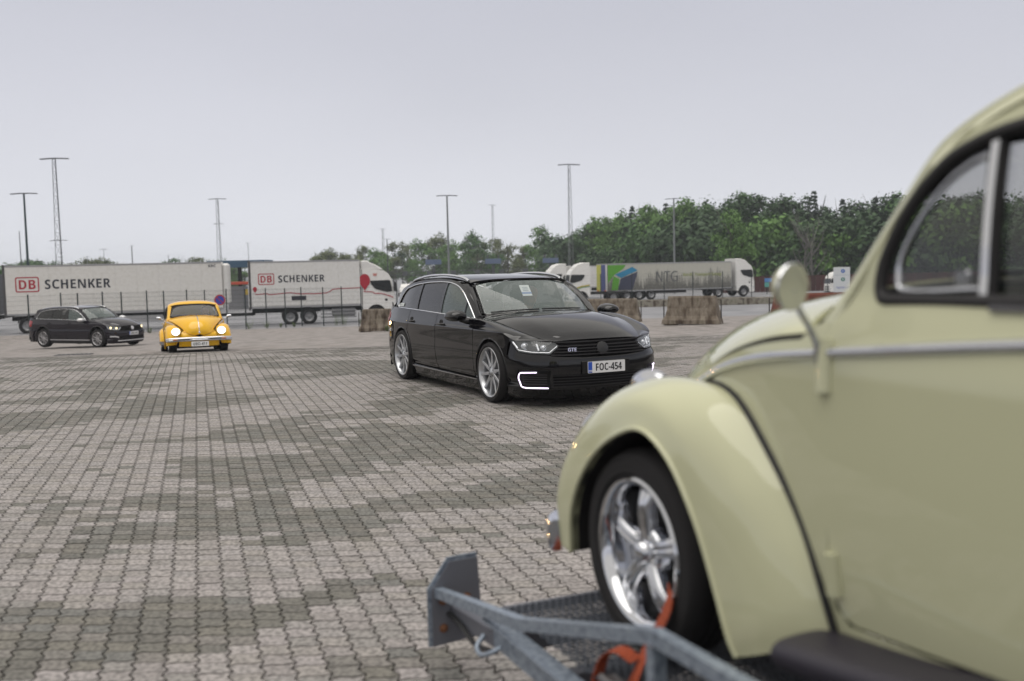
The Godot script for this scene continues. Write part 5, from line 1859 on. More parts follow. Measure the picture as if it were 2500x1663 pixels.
# ================================================================= people at the wheel: one skin from blended capsules
func skin_of(bones: Array, cell: float, k: float) -> ArrayMesh:    # bone: [a, b, radius a, radius b, colour]
	var lo := Vector3.ONE * 1e9
	var hi := -lo
	for b in bones:
		var r: float = maxf(b[2], b[3]) + cell * 3
		lo = lo.min((b[0] as Vector3).min(b[1]) - Vector3.ONE * r)
		hi = hi.max((b[0] as Vector3).max(b[1]) + Vector3.ONE * r)
	var nx := int((hi.x - lo.x) / cell) + 2
	var ny := int((hi.y - lo.y) / cell) + 2
	var nz := int((hi.z - lo.z) / cell) + 2
	var f := PackedFloat32Array()
	f.resize(nx * ny * nz)
	f.fill(1.0)
	var who := PackedInt32Array()
	who.resize(nx * ny * nz)
	var best := PackedFloat32Array()
	best.resize(nx * ny * nz)
	best.fill(9.0)
	for bi in bones.size():
		var b: Array = bones[bi]
		var A: Vector3 = b[0]
		var D: Vector3 = b[1] - A
		var L2 := maxf(D.length_squared(), 1e-9)
		var r: float = maxf(b[2], b[3]) + k + cell * 2
		var p0 := ((A.min(b[1]) - Vector3.ONE * r - lo) / cell).floor()
		var p1 := ((A.max(b[1]) + Vector3.ONE * r - lo) / cell).ceil()
		for z in range(maxi(0, int(p0.z)), mini(nz, int(p1.z) + 1)):
			for y in range(maxi(0, int(p0.y)), mini(ny, int(p1.y) + 1)):
				for x in range(maxi(0, int(p0.x)), mini(nx, int(p1.x) + 1)):
					var q := lo + Vector3(x, y, z) * cell - A
					var t := clampf(q.dot(D) / L2, 0.0, 1.0)
					var d := (q - D * t).length() - lerpf(b[2], b[3], t)
					var at_ := (z * ny + y) * nx + x
					var o := f[at_]
					var h := clampf(0.5 + 0.5 * (o - d) / k, 0.0, 1.0)
					f[at_] = lerpf(o, d, h) - k * h * (1.0 - h)
					if d < best[at_]:
						best[at_] = d; who[at_] = bi
	var m := MB.new()
	var ids := {}
	for z in nz - 1:
		for y in ny - 1:
			for x in nx - 1:
				var s := 0
				var sum := Vector3.ZERO
				var cnt := 0
				var i0 := (z * ny + y) * nx + x
				var c := [f[i0], f[i0 + 1], f[i0 + nx], f[i0 + nx + 1], f[i0 + nx * ny], f[i0 + nx * ny + 1], f[i0 + nx * ny + nx], f[i0 + nx * ny + nx + 1]]
				for j in 8:
					if c[j] < 0.0: s += 1
				if s == 0 or s == 8: continue
				for e in [[0, 1], [2, 3], [4, 5], [6, 7], [0, 2], [1, 3], [4, 6], [5, 7], [0, 4], [1, 5], [2, 6], [3, 7]]:
					var a: float = c[e[0]]
					var b: float = c[e[1]]
					if (a < 0.0) != (b < 0.0):
						var t := a / (a - b)
						var pa := Vector3(e[0] & 1, (e[0] >> 1) & 1, e[0] >> 2)
						var pb := Vector3(e[1] & 1, (e[1] >> 1) & 1, e[1] >> 2)
						sum += pa.lerp(pb, t)
						cnt += 1
				m.col = bones[who[i0]][4]
				var g := Vector3(c[1] + c[3] + c[5] + c[7] - c[0] - c[2] - c[4] - c[6], c[2] + c[3] + c[6] + c[7] - c[0] - c[1] - c[4] - c[5], c[4] + c[5] + c[6] + c[7] - c[0] - c[1] - c[2] - c[3])
				ids[i0] = m.p(lo + (Vector3(x, y, z) + sum / cnt) * cell, g)
	for i0 in ids:
		for ax in [[1, nx, nx * ny], [nx, nx * ny, 1], [nx * ny, 1, nx]]:
			var a := f[i0]
			var b := f[i0 + ax[0]]
			if (a < 0.0) == (b < 0.0): continue
			var q := [i0, i0 - ax[1], i0 - ax[1] - ax[2], i0 - ax[2]]
			if ids.has(q[1]) and ids.has(q[2]) and ids.has(q[3]): m.quad(ids[q[0]], ids[q[1]], ids[q[2]], ids[q[3]])
	return m.mesh()

func seat_driver(car: Node3D, hip: Vector3, sc: float) -> void:      # hip in car axes: x forward, y up
	var skin := Color(0.42, 0.25, 0.18)
	var yellow_car := String(car.get_meta("label")).contains("yellow vintage")
	var shirt := Color(0.05, 0.055, 0.075) if not yellow_car else Color(0.10, 0.10, 0.12)
	var leg := Color(0.03, 0.035, 0.06)
	var b := []
	var P := func(x: float, y: float, z: float) -> Vector3: return Vector3(x, y, z) * sc
	b.append([P.call(0, 0.02, 0), P.call(-0.10, 0.30, 0), 0.145, 0.150, shirt])
	b.append([P.call(-0.10, 0.30, -0.06), P.call(-0.14, 0.46, -0.07), 0.13, 0.11, shirt])
	b.append([P.call(-0.10, 0.30, 0.06), P.call(-0.14, 0.46, 0.07), 0.13, 0.11, shirt])
	b.append([P.call(-0.14, 0.50, 0), P.call(-0.11, 0.62, 0), 0.058, 0.055, skin])
	b.append([P.call(-0.105, 0.70, 0), P.call(-0.075, 0.76, 0), 0.092, 0.094, skin])
	b.append([P.call(-0.04, 0.655, 0), P.call(-0.05, 0.70, 0), 0.055, 0.065, skin])
	b.append([P.call(0.022, 0.705, 0), P.call(0.012, 0.735, 0), 0.014, 0.010, skin])
	for s in SIDE:
		b.append([P.call(-0.09, 0.71, 0.092 * s), P.call(-0.085, 0.745, 0.094 * s), 0.014, 0.017, skin])
		b.append([P.call(-0.14, 0.47, 0.17 * s), P.call(0.03, 0.22, 0.25 * s), 0.062, 0.048, shirt])
		b.append([P.call(0.03, 0.22, 0.25 * s), P.call(0.28, 0.30, 0.19 * s), 0.046, 0.034, shirt])
		b.append([P.call(0.28, 0.30, 0.19 * s), P.call(0.36, 0.34, 0.175 * s), 0.032, 0.028, skin])
		for k in 4: b.append([P.call(0.355, 0.325 + 0.016 * k, 0.185 * s), P.call(0.395, 0.335 + 0.018 * k, 0.158 * s), 0.011, 0.009, skin])
		b.append([P.call(0.345, 0.345, 0.165 * s), P.call(0.375, 0.375, 0.145 * s), 0.012, 0.010, skin])
		b.append([P.call(0.02, 0.0, 0.10 * s), P.call(0.42, 0.10, 0.14 * s), 0.088, 0.066, leg])
		b.append([P.call(0.42, 0.10, 0.14 * s), P.call(0.66, -0.24, 0.13 * s), 0.060, 0.042, leg])
		b.append([P.call(0.64, -0.25, 0.13 * s), P.call(0.80, -0.22, 0.13 * s), 0.045, 0.035, Color(0.02, 0.02, 0.02)])
	var t := thing("person", "driver in dark clothes at the wheel of the black estate" if not yellow_car else "driver in a grey jacket at the wheel of the yellow car", "person", car.transform * Transform3D(Basis(), hip))
	var sk := mat("person_skin", Color.WHITE, 0.7)
	sk.vertex_color_use_as_albedo = true
	part(skin_of(b, 0.016, 0.03), "figure", sk, t)
	var hr := []
	for q in [[-0.13, 0.735, 0.0, 0.085], [-0.115, 0.79, 0.0, 0.082], [-0.085, 0.815, 0.03, 0.06], [-0.085, 0.815, -0.03, 0.06], [-0.135, 0.70, 0.04, 0.06], [-0.135, 0.70, -0.04, 0.06]]:
		hr.append([P.call(q[0], q[1], q[2]), P.call(q[0] - 0.01, q[1], q[2]), q[3], q[3], Color(0.06, 0.04, 0.03)])
	part(skin_of(hr, 0.016, 0.03), "hair", sk, t)

func shift_body(t: Node3D, xf: Transform3D) -> void:
	for c in t.get_children():
		if not String(c.name).begins_with("wheel"): c.transform = xf * c.transform

func make_yellow_beetle() -> void:
	var xf := heading(Vector3(-8.129, -0.545, -25.72), 158.24) * Transform3D(Basis(Vector3.BACK, deg_to_rad(3.1)), Vector3.ZERO)
	var t := thing("vintage_saloon", "bright yellow vintage saloon with lit round headlamps and chrome bumper", "car", xf)
	t.set_meta("label", "yellow vintage saloon with lit round headlamps and chrome bumper")
	build_beetle(t, t, paint("yellow_paint", lin(0.74, 0.41, 0.010), 0.4), true)
	shift_body(t, Transform3D(Basis(Vector3.BACK, deg_to_rad(3.0)) * Basis.from_scale(Vector3(1, 1, 1.06)), Vector3(0, -0.03, 0)))
	seat_driver(t, Vector3(-1.42, 0.42, -0.33), 0.90)

func make_alltrack() -> void:
	var xf := heading(Vector3(-14.316, -1.056, -35.973), 113.83)
	var t := thing("dark_estate", "raised dark estate car with silver mirrors and sill strip before the mesh fence", "car", xf)
	build_estate(t, t, paint("violet_black_paint", lin(0.010, 0.008, 0.014), 0.3), true)
	shift_body(t, Transform3D(Basis.from_scale(Vector3(0.943, 1.04, 0.985)), Vector3(0, 0.06, 0)))
	for q in [[0.0, 0.89], [0.0, -0.89], [-2.63, 0.89], [-2.63, -0.89]]:
		make_wheel(t, Transform3D((Basis() if q[1] > 0 else Basis(Vector3.UP, PI)) * Basis(Vector3.BACK, q[0] * 0.7), Vector3(q[0], 0.335, q[1])), 0.335, 0.235, 0.21, "grey")

# ================================================================= lorries in the park behind
func slab(parent: Node, called: String, m_: Material, o: Vector3, s: Vector3, bev := 0.0) -> MeshInstance3D:
	var m := MB.new()
	m.box(o, s, bev)
	return part(m, called, m_, parent)

func lorry_wheel(parent: Node, x: float, z: float) -> void:
	var g := group_node("wheel", parent, Transform3D(Basis() if z > 0 else Basis(Vector3.UP, PI), Vector3(x, 0.51, z)))
	var m := MB.new()
	m.x = Transform3D(Basis(Vector3.RIGHT, PI / 2), Vector3.ZERO)
	m.lathe([Vector2(0.29, -0.02), Vector2(0.31, 0.0), Vector2(0.42, 0.01), Vector2(0.49, -0.01), Vector2(0.51, -0.04), Vector2(0.51, -0.26), Vector2(0.47, -0.30), Vector2(0.3, -0.30)], 32)
	part(m, "tyre", mat("tyre", lin(0.014, 0.013, 0.014), 0.85), g)
	m = MB.new()
	m.x = Transform3D(Basis(Vector3.RIGHT, PI / 2), Vector3.ZERO)
	m.lathe([Vector2(0.0, -0.02), Vector2(0.09, -0.02), Vector2(0.11, -0.05), Vector2(0.13, -0.10), Vector2(0.24, -0.09), Vector2(0.28, -0.03), Vector2(0.30, -0.01)], 28)
	part(m, "rim", mat("rim_steel", lin(0.30, 0.30, 0.31), 0.4, 0.6), g)

func dirt_white(key: String, col: Color, streaks: bool) -> StandardMaterial3D:
	if mats.has(key): return mats[key]
	var m := mat(key, col, 0.45)
	# road film in runs and blotches
	var ramp := [[0.0, Color(0.93, 0.925, 0.91)], [0.5, Color(0.975, 0.975, 0.97)], [1.0, Color(1, 1, 1)]]
	grained(m, noise_tex(0.02, ramp, 512, 4, 61 if streaks else 17), null, 0.35)
	return m

func lorry_cab(t: Node3D, white: Material, style: int) -> void:      # front of the cab at x = 0
	var glass := mat("cab_glass", lin(0.012, 0.014, 0.016), 0.08)
	var trim := mat("trim_black", lin(0.015, 0.014, 0.016), 0.6)
	var side := [[-2.15, 0.95], [-2.15, 3.45], [-1.30, 3.47], [-0.70, 3.36], [-0.42, 3.15], [-0.22, 2.78], [-0.10, 1.95], [-0.03, 1.55], [0.0, 1.10], [0.0, 0.62], [-0.10, 0.42], [-0.55, 0.42]]
	side.append_array(arc2(-1.28, 0.52, 0.63, -8.0, 170.0, 14))
	side.append([-2.15, 0.62])
	var m := MB.new()
	var pl := poly(side)
	# slightly narrower at roof and nose
	var ids := Geometry2D.triangulate_polygon(pl)
	var wz := func(q: Vector2) -> float: return 1.245 - 0.07 * smoothstep(2.2, 3.5, q.y) - 0.10 * smoothstep(-0.35, 0.0, q.x)
	for s in SIDE:
		var b := m.v.size()
		for q in pl: m.p(Vector3(q.x, q.y, wz.call(q) * s), Vector3(0, 0.1, s))
		for k in range(0, ids.size(), 3): m.tri(b + ids[k], b + ids[k + 1], b + ids[k + 2])
	for k in pl.size():
		var a := pl[k]
		var c := pl[(k + 1) % pl.size()]
		var za: float = wz.call(a)
		var zc: float = wz.call(c)
		m.face([Vector3(a.x, a.y, -za), Vector3(c.x, c.y, -zc), Vector3(c.x, c.y, zc), Vector3(a.x, a.y, za)])
	part(m, "cab", white, t)
	# roof deflector
	m = MB.new()
	var df := poly([[-2.2, 3.40], [-2.2, 4.02], [-1.80, 4.04], [-1.62, 3.92], [-1.2, 3.74], [-0.75, 3.44], [-1.2, 3.44]]) if style == 0 else poly([[-2.15, 3.40], [-2.15, 3.86], [-1.6, 3.88], [-1.0, 3.72], [-0.62, 3.36]])
	m.prism(df, -1.08, 1.08, 0.05)
	part(m, "roof_deflector", white, t)
	for s in SIDE: slab(t, "side_deflector", white, Vector3(-2.23, 2.3, 1.20 * s), Vector3(0.06, 2.5, 0.05), 0.01)
	# windscreen and side windows
	m = MB.new()
	m.face([Vector3(-0.225, 2.72, -1.08), Vector3(-0.225, 2.72, 1.08), Vector3(-0.085, 1.82, 1.12), Vector3(-0.085, 1.82, -1.12)])
	m.x = Transform3D(Basis(), Vector3(0.012, 0, 0))
	part(m, "windscreen", glass, t, Transform3D(Basis(), Vector3(0.014, 0.0, 0)))
	for s in SIDE:
		m = MB.new()
		m.x = flip(s)
		m.prism(rpoly([[-1.66, 2.72], [-0.33, 2.74], [-0.20, 2.0], [-0.55, 1.95], [-1.32, 2.17], [-1.58, 2.5]], 0.10), 1.20, 1.235)
		part(m, "side_window", glass, t, Transform3D(Basis(), Vector3(0, 0, 0.012 * s)))
		m = MB.new()
		m.x = flip(s)
		m.box(Vector3(-0.02, 2.30, 1.36), Vector3(0.14, 0.62, 0.20), 0.05)
		m.tube([Vector3(-0.15, 2.66, 1.2), Vector3(-0.05, 2.62, 1.34)], 0.025, 6)
		part(m, "mirror", trim, t)
		m = MB.new()
		m.x = flip(s)
		var arch := []
		for q in arc2(-1.28, 0.52, 0.60, 0.0, 180.0, 14): arch.append(Vector3(q[0], q[1], 1.22))
		m.tube(arch, 0.05, 6)
		part(m, "wheel_arch", trim, t)
		m = MB.new()
		m.x = flip(s)
		m.box(Vector3(-0.22, 0.95, 1.10), Vector3(0.40, 0.24, 0.16), 0.05)
		part(m, "headlamp", mat("lamp_silver", lin(0.74, 0.76, 0.80), 0.15, 0.8), t)
		m = MB.new()
		m.x = flip(s)
		m.box(Vector3(-0.62, 1.45, 1.235), Vector3(0.16, 0.16, 0.02), 0.01)
		part(m, "door_handle", trim, t)
		for k in 3: slab(t, "step", trim, Vector3(-0.78, 0.52 + 0.28 * k, 1.16 * s), Vector3(0.34, 0.05, 0.12), 0.01)
		lorry_wheel(t, -1.28, 1.22 * s)
	for k in 4: slab(t, "grille_bar", trim, Vector3(0.0, 0.78 + 0.20 * k, 0), Vector3(0.05, 0.10, 1.7), 0.02)
	slab(t, "bumper", trim, Vector3(-0.02, 0.45, 0), Vector3(0.12, 0.22, 2.2), 0.04)

func chassis(t: Node3D, x0: float, x1: float, axles: Array) -> void:
	var trim := mat("frame_dark", lin(0.014, 0.013, 0.014), 0.8)
	var m: MB
	for z in [-0.45, 0.45]: slab(t, "chassis_rail", trim, Vector3((x0 + x1) / 2, 0.92, z), Vector3(absf(x0 - x1), 0.26, 0.10), 0.01)
	for a in axles:
		slab(t, "axle", trim, Vector3(a, 0.55, 0), Vector3(0.16, 0.16, 1.9), 0.02)
		slab(t, "suspension", trim, Vector3(a, 0.85, 0), Vector3(0.5, 0.5, 0.84), 0.05)
	for a in axles:
		for s in SIDE:
			lorry_wheel(t, a, 1.22 * s)
			m = MB.new()
			m.x = flip(s)
			var g := []
			for q in arc2(a, 0.52, 0.58, 15.0, 165.0, 10): g.append(Vector3(q[0], q[1], 1.05))
			m.bar(g, 0.30, 0.015, Vector3(0, 1, 0.001).normalized())
			part(m, "mudguard", trim, t)

func cargo_box(t: Node3D, x0: float, x1: float, y0: float, y1: float, m_: Material) -> void:   # x0 front, x1 rear
	var m := MB.new()
	m.box(Vector3((x0 + x1) / 2, (y0 + y1) / 2, 0), Vector3(absf(x0 - x1), y1 - y0, 2.54), 0.03)
	part(m, "cargo_body", m_, t)
	var edge := mat("edge_grey", lin(0.30, 0.30, 0.31), 0.5, 0.3)
	var rear := mat("rear_dark", lin(0.06, 0.058, 0.06), 0.6)
	for s in SIDE:
		slab(t, "side_rail", edge, Vector3((x0 + x1) / 2, y1 - 0.05, 1.275 * s), Vector3(absf(x0 - x1) - 0.02, 0.10, 0.02), 0.006)
		slab(t, "side_rail", edge, Vector3((x0 + x1) / 2, y0 + 0.06, 1.275 * s), Vector3(absf(x0 - x1) - 0.02, 0.12, 0.02), 0.006)
		slab(t, "rear_post", rear, Vector3(x1 + 0.03, (y0 + y1) / 2, 1.25 * s), Vector3(0.14, y1 - y0 + 0.06, 0.08), 0.01)
	slab(t, "rear_header", rear, Vector3(x1 - 0.02, y1, 0), Vector3(0.08, 0.12, 2.5), 0.01)
	slab(t, "rear_bumper", rear, Vector3(x1 - 0.02, y0, 0), Vector3(0.10, 0.22, 2.5), 0.01)
	for s in SIDE:
		m = MB.new()
		m.box(Vector3(x1 - 0.035, (y0 + y1) / 2, 0.60 * s), Vector3(0.05, y1 - y0 - 0.1, 1.16), 0.01)
		part(m, "rear_door", m_, t)
	# panel joints along the side
	var n := int(absf(x0 - x1) / 1.2)
	for k in range(1, n):
		for s in SIDE: slab(t, "panel_joint", mat("joint_grey", lin(0.50, 0.49, 0.48), 0.6), Vector3(lerpf(x0, x1, float(k) / n), (y0 + y1) / 2, 1.271 * s), Vector3(0.012, y1 - y0 - 0.22, 0.006))

func side_text(t: Node3D, words: String, x0: float, x1: float, y0: float, cap: float, m_: Material, z := 1.276, bold := 1.0) -> void:
	# capitals of height cap from x0 to x1, base line y0; letters read on the right-hand flank
	var o := text(words, cap / 0.714, 0.006, m_, t, Transform3D(), "lettering", bold)
	var bb := o.mesh.get_aabb()
	var k := (x1 - x0) / bb.size.x
	o.transform = Transform3D(Basis.from_scale(Vector3(k, 1, 1)), Vector3(x0 - bb.position.x * k, y0 - bb.position.y, z))

func db_logo(t: Node3D, x0: float, x1: float, y0: float, y1: float) -> void:
	var red := mat("logo_red", lin(0.36, 0.012, 0.03), 0.5)
	var m := MB.new()
	var w := (y1 - y0) * 0.075
	var outer := rpoly([[x0, y0], [x1, y0], [x1, y1], [x0, y1]], (y1 - y0) * 0.14)
	var inner := rpoly([[x0 + w, y0 + w], [x1 - w, y0 + w], [x1 - w, y1 - w], [x0 + w, y1 - w]], (y1 - y0) * 0.09)
	for k in outer.size():
		var k2 := (k + 1) % outer.size()
		m.face([Vector3(outer[k].x, outer[k].y, 1.278), Vector3(outer[k2].x, outer[k2].y, 1.278), Vector3(inner[k2].x, inner[k2].y, 1.278), Vector3(inner[k].x, inner[k].y, 1.278)])
	part(m, "logo_frame", red, t)
	var pad := (x1 - x0) * 0.15
	side_text(t, "DB", x0 + pad, x1 - pad, y0 + (y1 - y0) * 0.20, (y1 - y0) * 0.60, red)

func make_lorries() -> void:
	var white := dirt_white("lorry_white", lin(0.70, 0.69, 0.68), false)
	var pale := dirt_white("trailer_white", lin(0.70, 0.685, 0.665), true)
	var navy := mat("logo_navy", lin(0.012, 0.016, 0.028), 0.5)
	var redm := mat("logo_red", lin(0.36, 0.012, 0.03), 0.5)
	var trim := mat("trim_black", lin(0.015, 0.014, 0.016), 0.6)
	var grey := mat("box_grey", lin(0.25, 0.25, 0.26), 0.5, 0.3)
	var base := heading(Vector3(-7.91, -1.88, -66.94), 76.0)
	var m: MB
	# rigid lorry
	var t := thing("box_lorry", "white box lorry with red route line and balloon mark on its cab", "lorry", base)
	lorry_cab(t, white, 0)
	chassis(t, -0.4, -9.2, [-5.63, -6.82])
	cargo_box(t, -2.30, -9.30, 1.12, 4.12, white)
	db_logo(t, -8.75, -7.75, 2.62, 3.34)
	side_text(t, "SCHENKER", -7.50, -4.57, 2.74, 0.44, navy)
	m = MB.new()
	var line := []
	for q in [[-8.95, 2.02], [-8.2, 2.05], [-8.1, 1.98], [-6.8, 2.08], [-6.2, 1.99], [-5.2, 1.97], [-4.5, 2.00], [-4.25, 2.10], [-4.1, 2.22], [-3.6, 2.26], [-2.32, 2.28]]: line.append(Vector3(q[0], q[1], 1.279))
	m.bar(line, 0.055, 0.006, Vector3(0, 0, 1))
	line = []
	for q in [[-2.10, 2.27], [-1.5, 2.24], [-1.4, 2.14], [-0.9, 2.12], [-0.4, 1.95], [-0.16, 1.84]]: line.append(Vector3(q[0], q[1] - 0.25, 1.252))
	m.bar(line, 0.055, 0.006, Vector3(0, 0, 1))
	part(m, "route_line", redm, t)
	for q in [[-8.97, 2.36, 0.15, 1.279], [-2.0, 2.75, 0.42, 1.252]]:
		m = MB.new()
		var drop := []
		for k in range(0, 15):
			var a := deg_to_rad(lerpf(-40.0, 220.0, k / 14.0))
			drop.append([q[0] + cos(a) * q[2] * 0.85, q[1] + sin(a) * q[2]])
		drop.append([q[0], q[1] - q[2] * 1.6])
		m.prism(poly(drop), q[3] - 0.004, q[3] + 0.002)
		part(m, "balloon_mark", redm, t)
	side_text(t, "W", -1.45, -1.18, 3.02, 0.17, mat("logo_orange", lin(0.5, 0.06, 0.03), 0.5), 1.215)
	m = MB.new()
	m.box(Vector3(-6.25, 1.72, 1.276), Vector3(0.92, 0.28, 0.01))
	part(m, "side_hatch", mat("hatch_dark", lin(0.02, 0.02, 0.03), 0.5), t)
	for k in 3:
		m = MB.new()
		m.box(Vector3(-3.75, 0.42 + 0.22 * k, 1.20), Vector3(2.3, 0.10, 0.04), 0.01)
		part(m, "side_guard", grey, t)
	m = MB.new()
	m.box(Vector3(-3.4, 0.72, 0.85), Vector3(1.5, 0.55, 0.5), 0.06)
	part(m, "fuel_tank", grey, t)
	# long trailer on its dolly
	t = thing("box_trailer", "long plain white box trailer with red framed logo coupled to the box lorry", "trailer", base)
	chassis(t, -11.2, -23.4, [-12.6, -19.8, -21.1, -22.4])
	cargo_box(t, -10.95, -23.60, 1.13, 4.16, pale)
	m = MB.new()
	m.box(Vector3(-10.72, 2.75, 0), Vector3(0.45, 2.6, 2.35), 0.12)
	part(m, "cooling_unit", white, t)
	db_logo(t, -22.95, -21.62, 2.54, 3.46)
	side_text(t, "SCHENKER", -21.30, -17.56, 2.70, 0.55, navy)
	slab(t, "drawbar", mat("frame_dark", Color.BLACK), Vector3(-10.6, 0.75, 0), Vector3(3.2, 0.16, 0.5), 0.03)
	slab(t, "drawbar_eye", mat("frame_dark", Color.BLACK), Vector3(-9.9, 0.70, 0), Vector3(1.6, 0.14, 0.14), 0.03)
	m = MB.new()
	m.box(Vector3(-15.9, 0.72, 1.12), Vector3(2.6, 0.42, 0.10), 0.02)
	part(m, "pallet_box", mat("box_side", lin(0.34, 0.34, 0.35), 0.5), t)
	for s in SIDE:
		m = MB.new()
		m.tube([Vector3(-13.9, 0.9, 0.9 * s), Vector3(-13.9, 0.15, 0.9 * s)], 0.06, 8)
		part(m, "landing_leg", trim, t)
	side_text(t, "KRC", -11.75, -11.3, 3.82, 0.17, navy)
	# dark trailer further left behind it
	t = thing("grey_trailer", "dark grey box trailer half hidden behind the long white trailer", "trailer", heading(Vector3(-33.2, -1.9, -65.0), 76.0))
	chassis(t, 0, -8.0, [-5.0, -6.3])
	cargo_box(t, 0.0, -8.0, 1.1, 3.7, mat("dark_box", lin(0.06, 0.06, 0.065), 0.6))
	# curtain-sided articulated lorry
	var o := Vector3(9.34, -1.97, -97.0)
	var u := Vector3(sin(deg_to_rad(72.0)), 0, -cos(deg_to_rad(72.0)))
	var r := Vector3(cos(deg_to_rad(72.0)), 0, sin(deg_to_rad(72.0)))
	var ntg := heading(o + u * 16.5 - r * 1.275, 72.0)
	t = thing("curtain_lorry", "articulated lorry with grimy grey curtain sides and a green and blue cube print", "lorry", ntg)
	lorry_cab(t, white, 1)
	chassis(t, -0.4, -6.0, [-4.2])
	var cur := mat("curtain_grey", lin(0.46, 0.45, 0.43), 0.6)
	# grime that has run down the curtain and splashed up from the road: runs of uneven length with hard edges
	var im := Image.create(1024, 128, false, Image.FORMAT_RGB8)
	var nz := FastNoiseLite.new()
	nz.seed = 4
	nz.frequency = 0.03
	var rg := RandomNumberGenerator.new()
	rg.seed = 9
	for xx in 1024:
		var top := 0.42 + 0.42 * nz.get_noise_1d(xx * 0.35) + 0.40 * nz.get_noise_1d(xx * 3.0 + 500.0)
		for yy in 128:
			var f := yy / 127.0                # 0 at the hem
			var g := nz.get_noise_2d(xx * 2.0, yy * 5.0)
			var v := 1.0 - 0.08 * absf(g)
			if f < top: v *= 0.74 + 0.18 * g
			if f < top * 0.5: v *= 0.78
			im.set_pixel(xx, yy, Color(v, v, v * 0.965))
	cur.albedo_texture = ImageTexture.create_from_image(im)
	cur.uv1_scale = Vector3(1.0 / 108.0, 0.97, 1)
	var fdk := mat("frame_dark", lin(0.014, 0.013, 0.014), 0.8)
	for z in [-0.45, 0.45]: slab(t, "chassis_rail", fdk, Vector3(-9.8, 0.95, z), Vector3(13.0, 0.2, 0.1), 0.0)
	slab(t, "pallet_box", fdk, Vector3(-9.8, 0.78, 1.1), Vector3(4.0, 0.35, 0.1), 0.02)
	for a in [-11.7, -13.0, -14.3]:
		for s in SIDE: lorry_wheel(t, a, 1.22 * s)
	# pleated curtain
	for s in SIDE:
		m = MB.new()
		var rows := [[], []]
		for k in range(0, 109):
			var xx := lerpf(-2.75, -16.4, k / 108.0)
			var zz: float = (1.262 + 0.012 * sin(k * TAU / 4.0)) * s
			rows[0].append(Vector3(xx, 0.98, zz))
			rows[1].append(Vector3(xx, 3.52, zz))
		m.surf(netf(rows), 0, 108, 0, 1, 216, 2)
		part(m, "curtain", cur, t)
	var edg := mat("edge_grey", lin(0.30, 0.30, 0.31), 0.5, 0.3)
	slab(t, "trailer_roof", edg, Vector3(-9.6, 3.57, 0), Vector3(13.7, 0.12, 2.56), 0.02)
	slab(t, "trailer_floor", edg, Vector3(-9.6, 0.94, 0), Vector3(13.7, 0.12, 2.56), 0.02)
	slab(t, "headboard", edg, Vector3(-2.72, 2.2, 0), Vector3(0.1, 2.7, 2.5), 0.02)
	for k in 26: slab(t, "curtain_strap", mat("strap_grey", lin(0.10, 0.10, 0.10), 0.7), Vector3(lerpf(-3.1, -16.1, k / 25.0), 1.12, 1.282), Vector3(0.05, 0.26, 0.012), 0.0)
	var col := [["lime_door", lin(0.42, 0.42, 0.06), -1.25, -0.15], ["blue_door", lin(0.035, 0.05, 0.19), -0.13, 0.95], ["white_door", lin(0.55, 0.55, 0.54), 0.97, 1.27]]
	for c in col:
		m = MB.new()
		m.box(Vector3(-16.46, 2.22, (c[2] + c[3]) / 2), Vector3(0.06, 2.6, c[3] - c[2]), 0.01)
		part(m, c[0], mat(c[0], c[1], 0.5), t)
	for s in SIDE:
		m = MB.new()
		m.box(Vector3(-16.5, 0.98, 0.9 * s), Vector3(0.06, 0.16, 0.4), 0.01)
		part(m, "tail_lamp", mat("lamp_orange", lin(0.45, 0.08, 0.01), 0.4), t)
	var prints := [["green_print", lin(0.085, 0.30, 0.018), [[-16.38, 3.48], [-14.45, 3.48], [-14.68, 3.14], [-15.72, 2.51], [-16.36, 1.75]]],
		["dark_print", lin(0.035, 0.04, 0.075), [[-13.18, 2.80], [-13.75, 1.05], [-15.26, 1.05], [-15.03, 2.13], [-13.18, 2.80]]],
		["green_print", lin(0.085, 0.30, 0.018), [[-16.0, 1.05], [-15.34, 1.05], [-15.12, 2.13], [-15.78, 2.42]]],
		["blue_print", lin(0.012, 0.20, 0.36), [[-15.6, 2.56], [-13.75, 3.28], [-13.18, 2.92], [-14.97, 2.23]]]]
	for p_ in prints:
		m = MB.new()
		m.prism(poly(p_[2].slice(0, 4) if p_[2][0] == p_[2][p_[2].size() - 1] else p_[2]), 1.283, 1.288)
		part(m, p_[0], mat(p_[0], p_[1], 0.6), t)
	side_text(t, "NTG", -11.2, -8.8, 1.75, 1.02, mat("print_slate", lin(0.09, 0.095, 0.10), 0.6), 1.284, 0.0)
	side_text(t, "Nordic Transport Group", -8.2, -3.9, 2.13, 0.30, mat("print_lime", lin(0.25, 0.29, 0.08), 0.6), 1.284)
	# parked white tractor units
	for q in [[5.35, 96.5, 264.0, "white tractor unit with green and yellow door stripe facing the box lorry", 1], [3.9, 112.0, 258.0, "white tractor unit parked behind the striped tractor", 1], [-9.6, 92.0, 178.0, "small white van seen head-on between the box lorry and black estate", 0]]:
		var y := -2.05
		var small: bool = q[1] == 92.0
		t = thing("tractor_unit" if not small else "delivery_van", q[3], "lorry" if not small else "van", heading(Vector3(q[0], y, -q[1]), q[2]) * Transform3D(Basis.from_scale(Vector3.ONE * (0.56 if small else 1.0)), Vector3.ZERO))
		lorry_cab(t, white, q[4])
		chassis(t, -0.4, -6.0, [-4.4])
